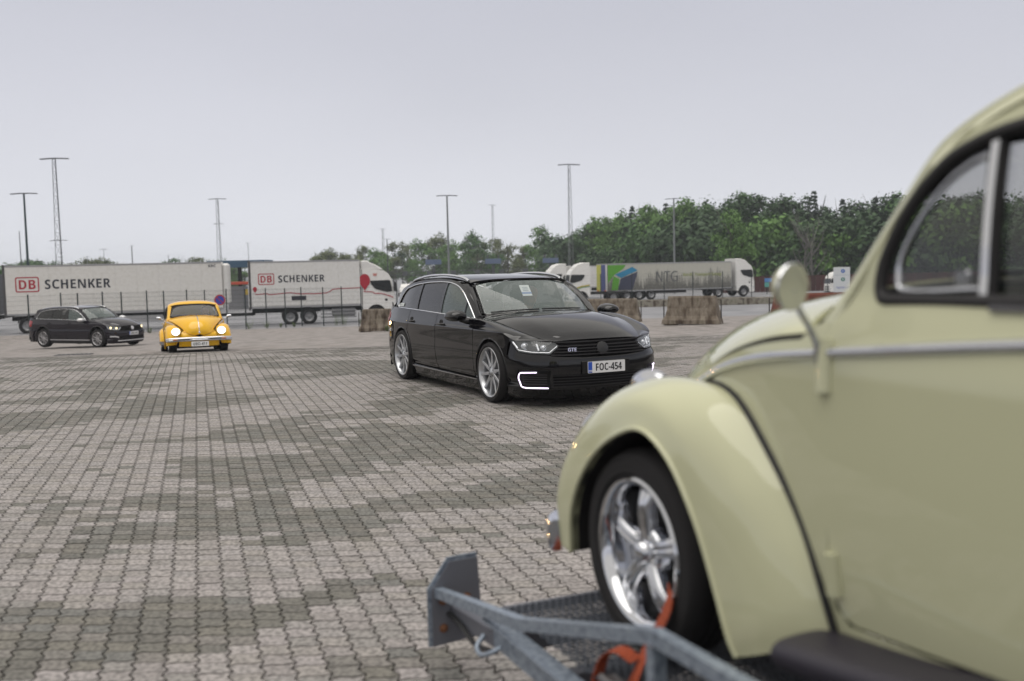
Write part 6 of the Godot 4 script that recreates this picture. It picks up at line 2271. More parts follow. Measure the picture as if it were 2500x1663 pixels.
		if q[1] == 96.5:
			m = MB.new()
			m.bar([Vector3(-0.35, 1.28, -1.256), Vector3(-1.3, 1.62, -1.256), Vector3(-2.1, 1.72, -1.256)], 0.10, 0.008, Vector3(0, 0, 1))
			part(m, "door_stripe", mat("stripe_yellow", lin(0.45, 0.35, 0.03), 0.5), t)
			m = MB.new()
			m.bar([Vector3(-0.35, 1.18, -1.256), Vector3(-1.3, 1.50, -1.256), Vector3(-2.1, 1.60, -1.256)], 0.08, 0.008, Vector3(0, 0, 1))
			part(m, "door_stripe", mat("stripe_green", lin(0.05, 0.22, 0.06), 0.5), t)
		else:
			cargo_box(t, -2.6, -9.0, 1.1, 3.6, white)
	# check-in gate between the trailers
	t = thing("gate_house", "terminal gate with blue fascia and orange beam between the two white trailers", "building", heading(Vector3(-28.6, -2.2, -106.0), 90.0))
	m = MB.new()
	m.box(Vector3(0, 4.75, 0), Vector3(6.0, 0.75, 4.0), 0.04)
	part(m, "blue_fascia", mat("fascia_blue", lin(0.03, 0.075, 0.13), 0.5), t)
	m = MB.new()
	m.box(Vector3(0.2, 2.75, 1.8), Vector3(6.5, 0.30, 0.3), 0.03)
	part(m, "beam", mat("beam_orange", lin(0.42, 0.06, 0.03), 0.5), t)
	for k in 3:
		m = MB.new()
		m.box(Vector3(-2.6 + 2.6 * k, 2.2, 0.5), Vector3(0.35, 4.4, 0.35), 0.02)
		part(m, "column", mat("frame_dark", Color.BLACK), t)
	m = MB.new()
	m.box(Vector3(-0.4, 1.2, 0), Vector3(1.6, 2.4, 2.0), 0.03)
	part(m, "booth", mat("booth_slate", lin(0.20, 0.20, 0.21), 0.5), t)
	m = MB.new()
	m.box(Vector3(0.8, 1.8, 1.2), Vector3(0.35, 0.6, 0.06), 0.01)
	part(m, "yellow_sign", mat("sign_yellow", lin(0.6, 0.40, 0.03), 0.5), t)

# ================================================================= yard furniture
func on_land(x: float, z: float, dy := 0.0) -> Vector3:
	return Vector3(x, land(x, z) + dy, z)

func barrier(label: String, x: float, z: float, turn: float, length: float, m_: Material, h := 0.95) -> void:
	var t := thing("concrete_barrier", label, "barrier", Transform3D(Basis(Vector3.UP, deg_to_rad(turn)), on_land(x, z)), "concrete barriers across the yard")
	var sec := poly([[-0.30, 0.03], [-0.285, 0.16], [-0.20, 0.30], [-0.135, 0.55], [-0.115, h - 0.06], [-0.09, h], [0.09, h], [0.115, h - 0.06], [0.135, 0.55], [0.20, 0.30], [0.285, 0.16], [0.30, 0.03]])
	var m := MB.new()
	# body drawn along x with slightly battered ends
	var n := sec.size()
	var rings := []
	for q in [[-length / 2, 0.0], [-length / 2 + 0.03, 1.0], [length / 2 - 0.03, 1.0], [length / 2, 0.0]]:
		var row := []
		for k in n:
			var p_ := sec[k]
			var sx: float = q[0] - signf(q[0]) * (0.15 * smoothstep(0.08, 0.45, p_.y) + p_.y * 0.03)
			var sh := 0.0 if q[1] > 0.5 else 0.02
			row.append(Vector3(sx, p_.y - (sh if p_.y > 0.8 else 0.0), p_.x * (1.0 - sh * 1.5)))
		rings.append(row)
	for j in 3:
		for k in n: m.face([rings[j][k], rings[j][(k + 1) % n], rings[j + 1][(k + 1) % n], rings[j + 1][k]])
	m.face(rings[0]); m.face(rings[3])
	part(m, "body", m_, t)
	for s in SIDE:
		m = MB.new()
		m.box(Vector3(s * length * 0.36, 0.055, 0), Vector3(length * 0.22, 0.11, 0.52), 0.012)
		part(m, "foot", m_, t)
		m = MB.new()
		m.box(Vector3(s * (length / 2 - 0.012), 0.52, 0), Vector3(0.03, 0.62, 0.045), 0.004)
		part(m, "end_slot", mat("slot_dark", lin(0.03, 0.025, 0.022), 0.9), t)

func mesh_fence(label: String, pts: Array, h: float) -> void:
	var t := thing("mesh_fence", label, "fence", Transform3D())
	var green := mat("fence_green", lin(0.012, 0.022, 0.022), 0.6)
	for k in pts.size():
		var m := MB.new()
		var b: Vector3 = pts[k]
		m.box(b + Vector3(0, h / 2 + 0.02, 0), Vector3(0.06, h + 0.08, 0.06), 0.006)
		part(m, "post", green, t)
		if k == pts.size() - 1: continue
		var e: Vector3 = pts[k + 1]
		m = MB.new()
		var ln := b.distance_to(e)
		var cnt := int(ln / 0.10)
		for j in range(1, cnt):
			var q := b.lerp(e, float(j) / cnt)
			m.bar([q + Vector3(0, 0.06, 0), q + Vector3(0, h, 0)], 0.003, 0.003, Vector3.RIGHT)
		for j in range(0, 10):
			var y := 0.08 + (h - 0.10) * j / 9.0
			m.bar([b + Vector3(0, y, 0.004), e + Vector3(0, y, 0.004)], 0.006, 0.006)
		part(m, "mesh_panel", green, t)

func weed(label: String, at_: Vector3, h: float, n: int, sd: int) -> void:
	var rng := RandomNumberGenerator.new()
	rng.seed = sd
	var m := MB.new()
	for k in n:
		var a := rng.randf() * TAU
		var tilt := rng.randf_range(0.05, 0.55)
		var hh := h * rng.randf_range(0.45, 1.0)
		var d := Vector3(cos(a) * tilt, 1.0, sin(a) * tilt).normalized()
		var o := Vector3(cos(a), 0, sin(a)) * rng.randf() * h * 0.25
		var tip := o + d * hh
		m.tube([o, tip], [0.004, 0.002], 3, false)
		for j in 9:
			var q := o.lerp(tip, rng.randf_range(0.15, 1.0))
			var dr := Vector3(rng.randf_range(-1, 1), rng.randf_range(-0.1, 0.9), rng.randf_range(-1, 1)).normalized()
			var sd2 := dr.cross(Vector3.UP).normalized() * 0.012
			var ll := rng.randf_range(0.04, 0.10)
			m.face([q, q + dr * ll * 0.5 + sd2, q + dr * ll, q + dr * ll * 0.5 - sd2])
	var o2 := part(m, "weed_plant", mat("weed_green", lin(0.085, 0.13, 0.035), 0.7), self, Transform3D(Basis(), at_))
	tag(o2, label, "plant", "weeds along the fence foot")

func make_yard() -> void:
	var conc := mat("barrier_concrete", lin(0.225, 0.195, 0.165), 0.9)
	var rusty := noise_tex(0.006, [[0.0, Color(0.40, 0.34, 0.31)], [0.34, Color(0.58, 0.53, 0.48)], [0.48, Color(0.80, 0.78, 0.75)], [0.70, Color(0.98, 0.97, 0.95)], [1.0, Color(0.76, 0.77, 0.70)]], 512, 5, 40)
	grained(conc, rusty, noise_tex(0.05, [], 256, 4, 4, FastNoiseLite.TYPE_SIMPLEX_SMOOTH, true, 6.0), 0.8, 0.4)
	conc.uv1_scale = Vector3(1.1, 0.35, 1.1)
	var brick := mat("barrier_red", lin(0.17, 0.055, 0.038), 0.9)
	grained(brick, noise_tex(0.02, [[0.0, Color(0.6, 0.6, 0.6)], [0.5, Color(0.95, 0.92, 0.9)], [1.0, Color(1, 1, 1)]], 256, 4, 14), null, 0.8)
	barrier("rust stained concrete barrier behind the rear of the black estate", -5.35, -42.0, 3.0, 2.2, conc)
	barrier("brown streaked concrete barrier behind the bonnet of the black estate", 3.95, -39.0, -14.0, 2.3, conc)
	barrier("moss and rust stained concrete barrier standing free in the open yard", 6.0, -33.0, -24.0, 1.95, conc)
	barrier("dark red painted concrete barrier behind the cream car's bonnet", 9.0, -30.0, -8.0, 2.4, brick)
	# mesh fence in two runs before the box lorry
	var run := []
	for q in [[-28.6, 48.0], [-26.6, 49.5], [-24.72, 51.0], [-22.88, 52.6], [-21.12, 54.0], [-19.24, 55.2], [-17.31, 56.3], [-15.32, 57.4], [-13.3, 58.6], [-11.29, 59.8], [-9.19, 61.0], [-7.1, 62.0]]: run.append(on_land(q[0], -q[1]))
	mesh_fence("dark green mesh fence running past the long white trailer and box lorry", run, 2.25)
	run = []
	for q in [[-23.9, 51.8], [-22.3, 53.3], [-20.4, 54.7], [-18.55, 55.9], [-16.6, 57.0], [-14.55, 58.0], [-12.7, 59.2], [-10.5, 60.6]]: run.append(on_land(q[0], -q[1] - 1.1))
	mesh_fence("second dark green mesh fence close behind the first", run, 2.3)
	run = []
	for q in [4.8, 7.94, 10.69, 13.55, 16.08, 18.69, 21.26, 24.7, 28.0]: run.append(on_land(q, -88.0, 0.25))
	mesh_fence("tall mesh fence standing before the curtain sided lorry", run, 2.4)
	# low wall of concrete kerb units
	var w := thing("low_wall", "low concrete wall of weathered units in front of the curtain sided lorry", "wall", Transform3D())
	var kerb := mat("kerb_concrete", lin(0.27, 0.255, 0.225), 0.9)
	grained(kerb, rusty, null, 0.4)
	for k in 11:
		var m := MB.new()
		var x := 2.0 + k * 3.02
		m.x = Transform3D(Basis(Vector3.UP, 0.01 * sin(k * 2.3)), on_land(x, -80.0) + Vector3(0, 0.02 * sin(k * 1.7), 0))
		m.box(Vector3(0, 0.27, 0), Vector3(2.98, 0.60, 0.45), 0.04)
		part(m, "wall_unit", kerb, w)
	# no-parking sign on the fence
	var sg := thing("no_parking_sign", "round blue and red no parking sign hanging on the mesh fence", "sign", Transform3D(Basis(Vector3.UP, deg_to_rad(14.0)), Vector3(-16.53, 0.02, -56.55)))
	var m2 := MB.new()
	m2.x = Transform3D(Basis(Vector3.RIGHT, PI / 2), Vector3.ZERO)
	m2.lathe([Vector2(0.0, 0.0), Vector2(0.24, 0.0), Vector2(0.24, -0.01)], 32)
	part(m2, "blue_disc", mat("sign_blue", lin(0.012, 0.045, 0.36), 0.4), sg, Transform3D(Basis(), Vector3(0, 0, 0.006)))
	m2 = MB.new()
	m2.x = Transform3D(Basis(Vector3.RIGHT, PI / 2), Vector3.ZERO)
	m2.lathe([Vector2(0.23, 0.012), Vector2(0.30, 0.012), Vector2(0.305, 0.0), Vector2(0.30, -0.012), Vector2(0.0, -0.012)], 32)
	part(m2, "red_ring", mat("sign_red", lin(0.36, 0.02, 0.03), 0.4), sg)
	m2 = MB.new()
	m2.bar([Vector3(-0.17, 0.17, 0.012), Vector3(0.17, -0.17, 0.012)], 0.055, 0.006, Vector3(0, 0, 1))
	part(m2, "red_slash", mat("sign_red", Color.RED), sg)
	# direction board and small sign before the wood
	var gy := land(23.2, -70.0)
	var bd := thing("direction_board", "white direction board with round symbols on a dark post beside the wood", "sign", Transform3D(Basis(Vector3.UP, deg_to_rad(-10)), Vector3(23.25, gy, -70.0)))
	slab(bd, "board", mat("board_white", lin(0.56, 0.58, 0.60), 0.5), Vector3(0, 1.9, 0), Vector3(1.12, 1.75, 0.06), 0.01)
	slab(bd, "post", mat("frame_dark", Color.BLACK), Vector3(-0.5, 1.35, -0.06), Vector3(0.09, 2.9, 0.06), 0.01)
	slab(bd, "post", mat("frame_dark", Color.BLACK), Vector3(0.5, 1.35, -0.06), Vector3(0.09, 2.7, 0.06), 0.01)
	slab(bd, "divider", mat("print_grey", lin(0.35, 0.40, 0.45), 0.7), Vector3(0, 2.22, 0.032), Vector3(1.12, 0.025, 0.006), 0.0)
	var k2 := 0
	for q in [[0.08, 2.50, "C", lin(0.02, 0.10, 0.40)], [0.08, 1.92, "D", lin(0.02, 0.16, 0.12)]]:
		m2 = MB.new()
		m2.x = Transform3D(Basis(Vector3.RIGHT, PI / 2), Vector3(q[0], q[1], 0.034))
		m2.lathe([Vector2(0.0, 0.002), Vector2(0.14, 0.002), Vector2(0.14, -0.01)], 20)
		part(m2, "symbol_disc", mat("symbol_%d" % k2, q[3], 0.5), bd)
		text(q[2], 0.2, 0.004, mat("board_white", Color.WHITE), bd, Transform3D(Basis(), Vector3(q[0], q[1], 0.040)), "symbol_letter", 1.0)
		k2 += 1
	text("Ⓟ Terminaali".substr(2), 0.2, 0.004, mat("sign_blue", Color.BLUE), bd, Transform3D(Basis(), Vector3(0.1, 1.35, 0.036)), "board_lettering", 0.0)
	var bs := thing("lane_sign", "small blue and green lane sign in front of the red fence", "sign", Transform3D(Basis(), Vector3(28.4, land(28.4, -110.0), -110.0)))
	slab(bs, "blue_panel", mat("lane_blue", lin(0.06, 0.20, 0.48), 0.5), Vector3(0.05, 1.55, 0), Vector3(0.85, 0.42, 0.05), 0.01)
	slab(bs, "green_panel", mat("lane_green", lin(0.08, 0.32, 0.28), 0.5), Vector3(-0.12, 1.05, 0), Vector3(0.5, 0.5, 0.05), 0.01)
	slab(bs, "post", mat("frame_dark", Color.BLACK), Vector3(-0.1, 0.8, -0.06), Vector3(0.07, 1.8, 0.06), 0.01)
	# dark red board fence in front of the trees
	var rf := thing("board_fence", "dark red timber fence at the foot of the wood", "fence", Transform3D())
	for k in 60:
		slab(rf, "board", mat("fence_red%d" % (k % 3), lin(0.045 + 0.008 * (k % 3), 0.013, 0.012), 0.8), on_land(24.0 + k * 0.62, -122.0, 0.9), Vector3(0.58, 2.0 + 0.03 * (k % 4), 0.06), 0.0)
	# small lorry by the board, parked far right
	var tl := thing("flatbed_lorry", "white flatbed lorry parked below the direction board", "lorry", heading(Vector3(33.0, land(33, -104), -104.0), 262.0) * Transform3D(Basis.from_scale(Vector3.ONE * 0.6), Vector3.ZERO))
	lorry_cab(tl, dirt_white("lorry_white", lin(0.70, 0.69, 0.68), false), 1)
	chassis(tl, -0.4, -7.0, [-4.6])
	slab(tl, "flatbed", mat("bed_rust", lin(0.16, 0.075, 0.05), 0.8), Vector3(-4.8, 1.25, 0), Vector3(4.6, 0.5, 2.4), 0.02)
	# drain grate in the yard
	var dg := thing("drain_grate", "dark iron drain grate set in the yard before the dark estate", "grate", Transform3D(Basis(Vector3.UP, 0.2), on_land(-11.9, -26.9, 0.006)))
	slab(dg, "frame", mat("grate_iron", lin(0.03, 0.03, 0.032), 0.7), Vector3.ZERO, Vector3(0.95, 0.02, 0.5), 0.004)
	for k in 8: slab(dg, "grate_bar", mat("grate_bar", lin(0.06, 0.06, 0.062), 0.6), Vector3(-0.40 + 0.115 * k, 0.014, 0), Vector3(0.045, 0.012, 0.42), 0.003)
	var spots := [[-15.0, 57.0, 0.55], [-14.2, 57.6, 0.45], [-17.9, 56.2, 0.35], [-12.9, 59.0, 0.3], [-10.6, 60.3, 0.85], [-10.2, 60.4, 0.7], [-9.3, 61.2, 0.4], [-13.6, 58.6, 0.25], [-24.0, 51.7, 0.4], [-22.2, 53.2, 0.3], [-26.0, 50.2, 0.45], [-5.2, 41.55, 0.25], [4.6, 38.7, 0.2], [-20.0, 54.9, 0.3]]
	var spot_words := ["tall leafy weed by the fence below the no parking sign", "leafy weed beside the tall one below the no parking sign", "weed at the fence foot below the trailer's nose", "small weed at the fence before the box lorry's rear wheels", "tallest bushy weed before the box lorry's rear wheel", "bushy weed close beside the tallest one at the box lorry", "weed at the fence foot before the box lorry's side guard", "tiny weed at the fence foot below the drawbar", "weed at the fence foot behind the dark estate's tail", "small weed at the fence behind the dark estate", "weed at the fence foot before the trailer's wheels", "weed at the foot of the rust stained barrier", "weed at the foot of the brown streaked barrier", "weed at the fence foot before the trailer's pallet box"]
	for k in spots.size(): weed(spot_words[k], on_land(spots[k][0], -spots[k][1]), spots[k][2], 16, 300 + k)

# ================================================================= lighting masts and gantries
func lamp_head(t: Node3D, p_: Vector3, w: float, m_: Material, tilt := 0.0) -> void:
	for s in SIDE:
		var m := MB.new()
		m.x = Transform3D(Basis(Vector3.BACK, -0.05 * s + tilt), p_)
		m.box(Vector3(w * 0.30 * s, 0.02, 0), Vector3(w * 0.42, w * 0.035, w * 0.12), w * 0.01)
		part(m, "lamp_panel", m_, t)
		m = MB.new()
		m.bar([p_, p_ + Vector3(w * 0.12 * s, 0.0, 0)], w * 0.05, w * 0.04)
		part(m, "lamp_arm", m_, t)

func pole(label: String, x: float, z: float, top: float, w: float, r: float, m_: Material, dark: Material, turn := 0.0) -> void:
	var g := land(x, z)
	var t := thing("lamp_post", label, "lamp post", Transform3D(Basis(Vector3.UP, turn), Vector3(x, g, z)))
	var h := top - g
	var m := MB.new()
	m.tube([Vector3.ZERO, Vector3(0, h * 0.5, 0), Vector3(0, h, 0)], [r, r * 0.82, r * 0.6], 12)
	part(m, "post", m_, t)
	lamp_head(t, Vector3(0, h + 0.05, 0), w, dark)

func lattice(label: String, x: float, z: float, top: float, w: float, base: float, m_: Material, mid: float, turn := 0.0) -> void:
	var g := land(x, z)
	var h := top - g
	var t := thing("lattice_mast", label, "mast", Transform3D(Basis(Vector3.UP, turn), Vector3(x, g, z)))
	var n := int(h / (base * 1.5))
	var corner := func(k: int, f: float) -> Vector3:
		var a := TAU * k / 3.0 + 0.5
		var rr := lerpf(base, base * 0.42, f) * 0.58
		return Vector3(cos(a) * rr, f * h, sin(a) * rr)
	for k in 3:
		var m := MB.new()
		m.tube([corner.call(k, 0.0), corner.call(k, 1.0)], base * 0.038, 6)
		part(m, "mast_leg", m_, t)
	var m2 := MB.new()
	for j in n:
		for k in 3:
			var f0 := float(j) / n
			var f1 := float(j + 1) / n
			m2.tube([corner.call(k, f0), corner.call((k + 1) % 3, f1)], base * 0.02, 4, false)
			m2.tube([corner.call(k, f1), corner.call((k + 1) % 3, f1)], base * 0.018, 4, false)
	var br := part(m2, "bracing", m_, t)
	br.set_meta("kind", "stuff")
	lamp_head(t, Vector3(0, h + 0.15, 0), w, mat("mast_dark", lin(0.06, 0.065, 0.07), 0.6))
	if mid > 0.0: lamp_head(t, Vector3(0, mid - g, 0), w * 0.6, mat("mast_dark", Color.BLACK))

func make_masts() -> void:
	var teal := mat("post_teal", lin(0.022, 0.045, 0.05), 0.5)
	var zinc := mat("post_zinc", lin(0.20, 0.215, 0.22), 0.5, 0.3)
	var dark := mat("mast_dark", lin(0.06, 0.065, 0.07), 0.6)
	var head := mat("head_black", lin(0.025, 0.03, 0.032), 0.6)
	pole("slim teal lamp post with flat black heads behind the long trailer", -36.2, -75.0, 7.8, 1.95, 0.11, teal, head)
	pole("slim grey lamp post rising behind the roof of the black estate", -5.23, -85.0, 7.66, 1.75, 0.11, zinc, head, 0.2)
	pole("grey lamp post rising above the curtain sided lorry", 20.56, -125.0, 9.59, 2.1, 0.14, zinc, dark, -0.2)
	lattice("tall lattice floodlight mast standing beside the teal lamp post", -67.57, -150.0, 19.2, 4.2, 1.15, dark, 7.2)
	lattice("lattice floodlight mast with two lamp stages above the trailer's nose", -63.9, -220.0, 18.0, 3.8, 1.2, zinc, 12.7)
	lattice("pale lattice floodlight mast rising out of the trees", 9.09, -150.0, 16.55, 3.3, 0.85, zinc, 0.0, 0.15)
	lattice("thin far lattice mast with lopsided lamp head above the round tree", -4.29, -260.0, 17.8, 2.3, 0.9, zinc, 0.0, 0.7)
	lattice("thin far lattice mast above the box lorry cab", -31.67, -250.0, 11.9, 2.0, 0.9, zinc, 0.0, 0.8)
	for q in [[-78.3, 160.0, 9.1, 0.5, "thin antenna mast at the far end of the trailer"], [-84.6, 200.0, 5.7, 0.9, "short far lamp post above the red framed logo"], [-105.6, 260.0, 8.8, 2.2, "pale far lamp post with wide head above the trailer lettering"], [-56.7, 150.0, 6.1, 0.7, "dark single lamp post above the middle of the trailer"], [-75.2, 220.0, 6.0, 0.8, "short lamp post beside the lone green bush"], [-62.8, 240.0, 8.9, 1.3, "far lamp post above the gap between the trailers"], [-44.8, 230.0, 5.8, 0.8, "short lamp post above the box lorry's rear"], [-18.4, 150.0, 6.2, 1.1, "bent lamp post above the box lorry cab"]]:
		pole(q[4], q[0], -q[1], q[2], q[3], 0.10, dark if q[1] < 180 else zinc, dark)
	# overhead signal gantry in front of the far trees
	var g := thing("signal_gantry", "overhead gantry with blue boxes and cables before the far trees", "gantry", Transform3D())
	for q in [[-24.5, 2.1], [-13.07, 2.8], [-2.9, 2.72], [6.87, 2.63]]:
		slab(g, "signal_box", mat("gantry_blue", lin(0.085, 0.12, 0.20), 0.6), Vector3(q[0], q[1], -170.0), Vector3(2.7, 0.85, 0.5), 0.03)
		var gy := land(q[0], -170.0)
		slab(g, "support", dark, Vector3(q[0], (q[1] + gy) / 2 - 0.4, -170.3), Vector3(0.5, q[1] - gy - 0.4, 0.5), 0.02)
		for s in SIDE: slab(g, "warning_lamp", dark, Vector3(q[0] + 0.95 * s, q[1] + 0.75, -170.0), Vector3(0.3, 0.5, 0.3), 0.03)
	for y in [1.3, 0.75]:
		var m := MB.new()
		m.tube([Vector3(-26, y, -170.0), Vector3(14, y - 0.1, -170.0)], 0.05, 5)
		part(m, "cable", dark, g)
	for k in 9: slab(g, "hanging_signal", dark, Vector3(-22.0 + 4.1 * k, 0.95, -170.0), Vector3(0.8, 0.75, 0.4), 0.03)

# ================================================================= trees
func leaf_crown(sd: int, h: float, r: float, kind: String) -> ArrayMesh:    # crown of leaf-sized faces, base of the tree at y = 0
	var rng := RandomNumberGenerator.new()
	rng.seed = sd
	var m := MB.new()
	var clumps := []
	if kind == "spruce":
		var y := h * 0.10
		while y < h:
			var f := (y - h * 0.1) / (h * 0.9)
			var rr := r * (1.0 - f) * rng.randf_range(0.8, 1.1) + 0.12
			var n := maxi(3, int(9 * (1.0 - f)) + 2)
			for k in n:
				var a := TAU * k / n + rng.randf() * 0.7
				for j in 3:
					var q := rr * (0.35 + 0.32 * j)
					clumps.append([Vector3(cos(a) * q, y - q * 0.28 + rng.randf_range(-0.1, 0.1), sin(a) * q), 0.34 * (1.0 - f) + 0.07, 9])
			y += h * 0.036
	else:
		var n := 130 if kind != "bush" else 50
		var base := 0.22 if kind == "broad" else (0.08 if kind == "bush" else 0.30)
		# a few big boughs carry the clumps, so the outline is uneven and sky shows between
		var boughs := []
		var nb := 13 if kind == "broad" else 11
		for k in nb:
			var f := pow(rng.randf(), 0.8)
			var y := lerpf(base, 0.94, f) * h
			var rr := r * sqrt(maxf(0.03, 1.0 - pow((y / h - 0.55) / 0.50, 2.0))) * rng.randf_range(0.35, 0.85)
			var a := rng.randf() * TAU
			boughs.append([Vector3(cos(a) * rr, y, sin(a) * rr), r * rng.randf_range(0.26, 0.50)])
		boughs.append([Vector3(rng.randf_range(-0.2, 0.2) * r, h * 0.90, 0), r * 0.34])
		for k in n:
			var b: Array = boughs[k % boughs.size()]
			var d := Vector3(rng.randfn(), rng.randfn() * 0.8, rng.randfn()).normalized() * pow(rng.randf(), 0.45) * float(b[1])
			clumps.append([b[0] + d, 0.42 + 0.30 * rng.randf(), 24])
	for c in clumps:
		var sz: float = c[1]
		for k in c[2]:
			var d := Vector3(rng.randfn(), rng.randfn() * 0.75, rng.randfn()) * sz * 0.62
			var o: Vector3 = c[0] + d
			if o.y < 0.15: continue
			var nn := (d.normalized() + Vector3(rng.randf_range(-0.7, 0.7), rng.randf_range(0.0, 1.2), rng.randf_range(-0.7, 0.7))).normalized()
			var u := nn.cross(Vector3(rng.randfn(), rng.randfn(), rng.randfn())).normalized()
			var w := nn.cross(u)
			var s := rng.randf_range(0.11, 0.24) * (0.7 if kind == "spruce" else 1.0)
			m.col = Color(1, 1, 1).darkened(rng.randf() * 0.18)
			var i0 := m.v.size()
			m.p(o - u * s, nn); m.p(o + w * s * 0.62, nn); m.p(o + u * s, nn); m.p(o - w * s * 0.62, nn)
			m.quad(i0, i0 + 1, i0 + 2, i0 + 3)
	return m.mesh()

func trunk_mesh(sd: int, h: float, r: float, bare: bool) -> ArrayMesh:
	var rng := RandomNumberGenerator.new()
	rng.seed = sd
	var m := MB.new()
	var pts := []
	var rs := []
	var o := Vector3.ZERO
	for k in 7:
		pts.append(o)
		rs.append(r * (1.0 - 0.13 * k))
		o += Vector3(rng.randf_range(-0.12, 0.12), h * 0.135, rng.randf_range(-0.12, 0.12))
	m.tube(pts, rs, 7)
	for k in (16 if bare else 8):
		var j := rng.randi_range(2 if not bare else 1, 5)
		var a := rng.randf() * TAU
		var ln := h * rng.randf_range(0.15, 0.30) * (1.5 if bare else 1.0)
		var p0: Vector3 = pts[j]
		var p1 := p0 + Vector3(cos(a) * ln * 0.45, ln * 0.55, sin(a) * ln * 0.45)
		var p2 := p1 + Vector3(cos(a + 0.4) * ln * 0.30, ln * 0.60, sin(a + 0.4) * ln * 0.30)
		m.tube([p0, p1, p2], [r * 0.42, r * 0.26, r * 0.06], 5)
		if bare:
			for q in 3:
				var e := p1.lerp(p2, rng.randf())
				var a2 := rng.randf() * TAU
				m.tube([e, e + Vector3(cos(a2) * ln * 0.2, ln * 0.3, sin(a2) * ln * 0.2)], [r * 0.14, r * 0.03], 4)
	return m.mesh()

func leaf_mat(key: String, c: Color) -> StandardMaterial3D:
	if mats.has(key): return mats[key]
	var m := mat(key, c, 0.75)
	m.vertex_color_use_as_albedo = true
	m.backlight_enabled = true
	m.backlight = c.lerp(Color(0.3, 0.4, 0.1), 0.3) * 0.5
	return m

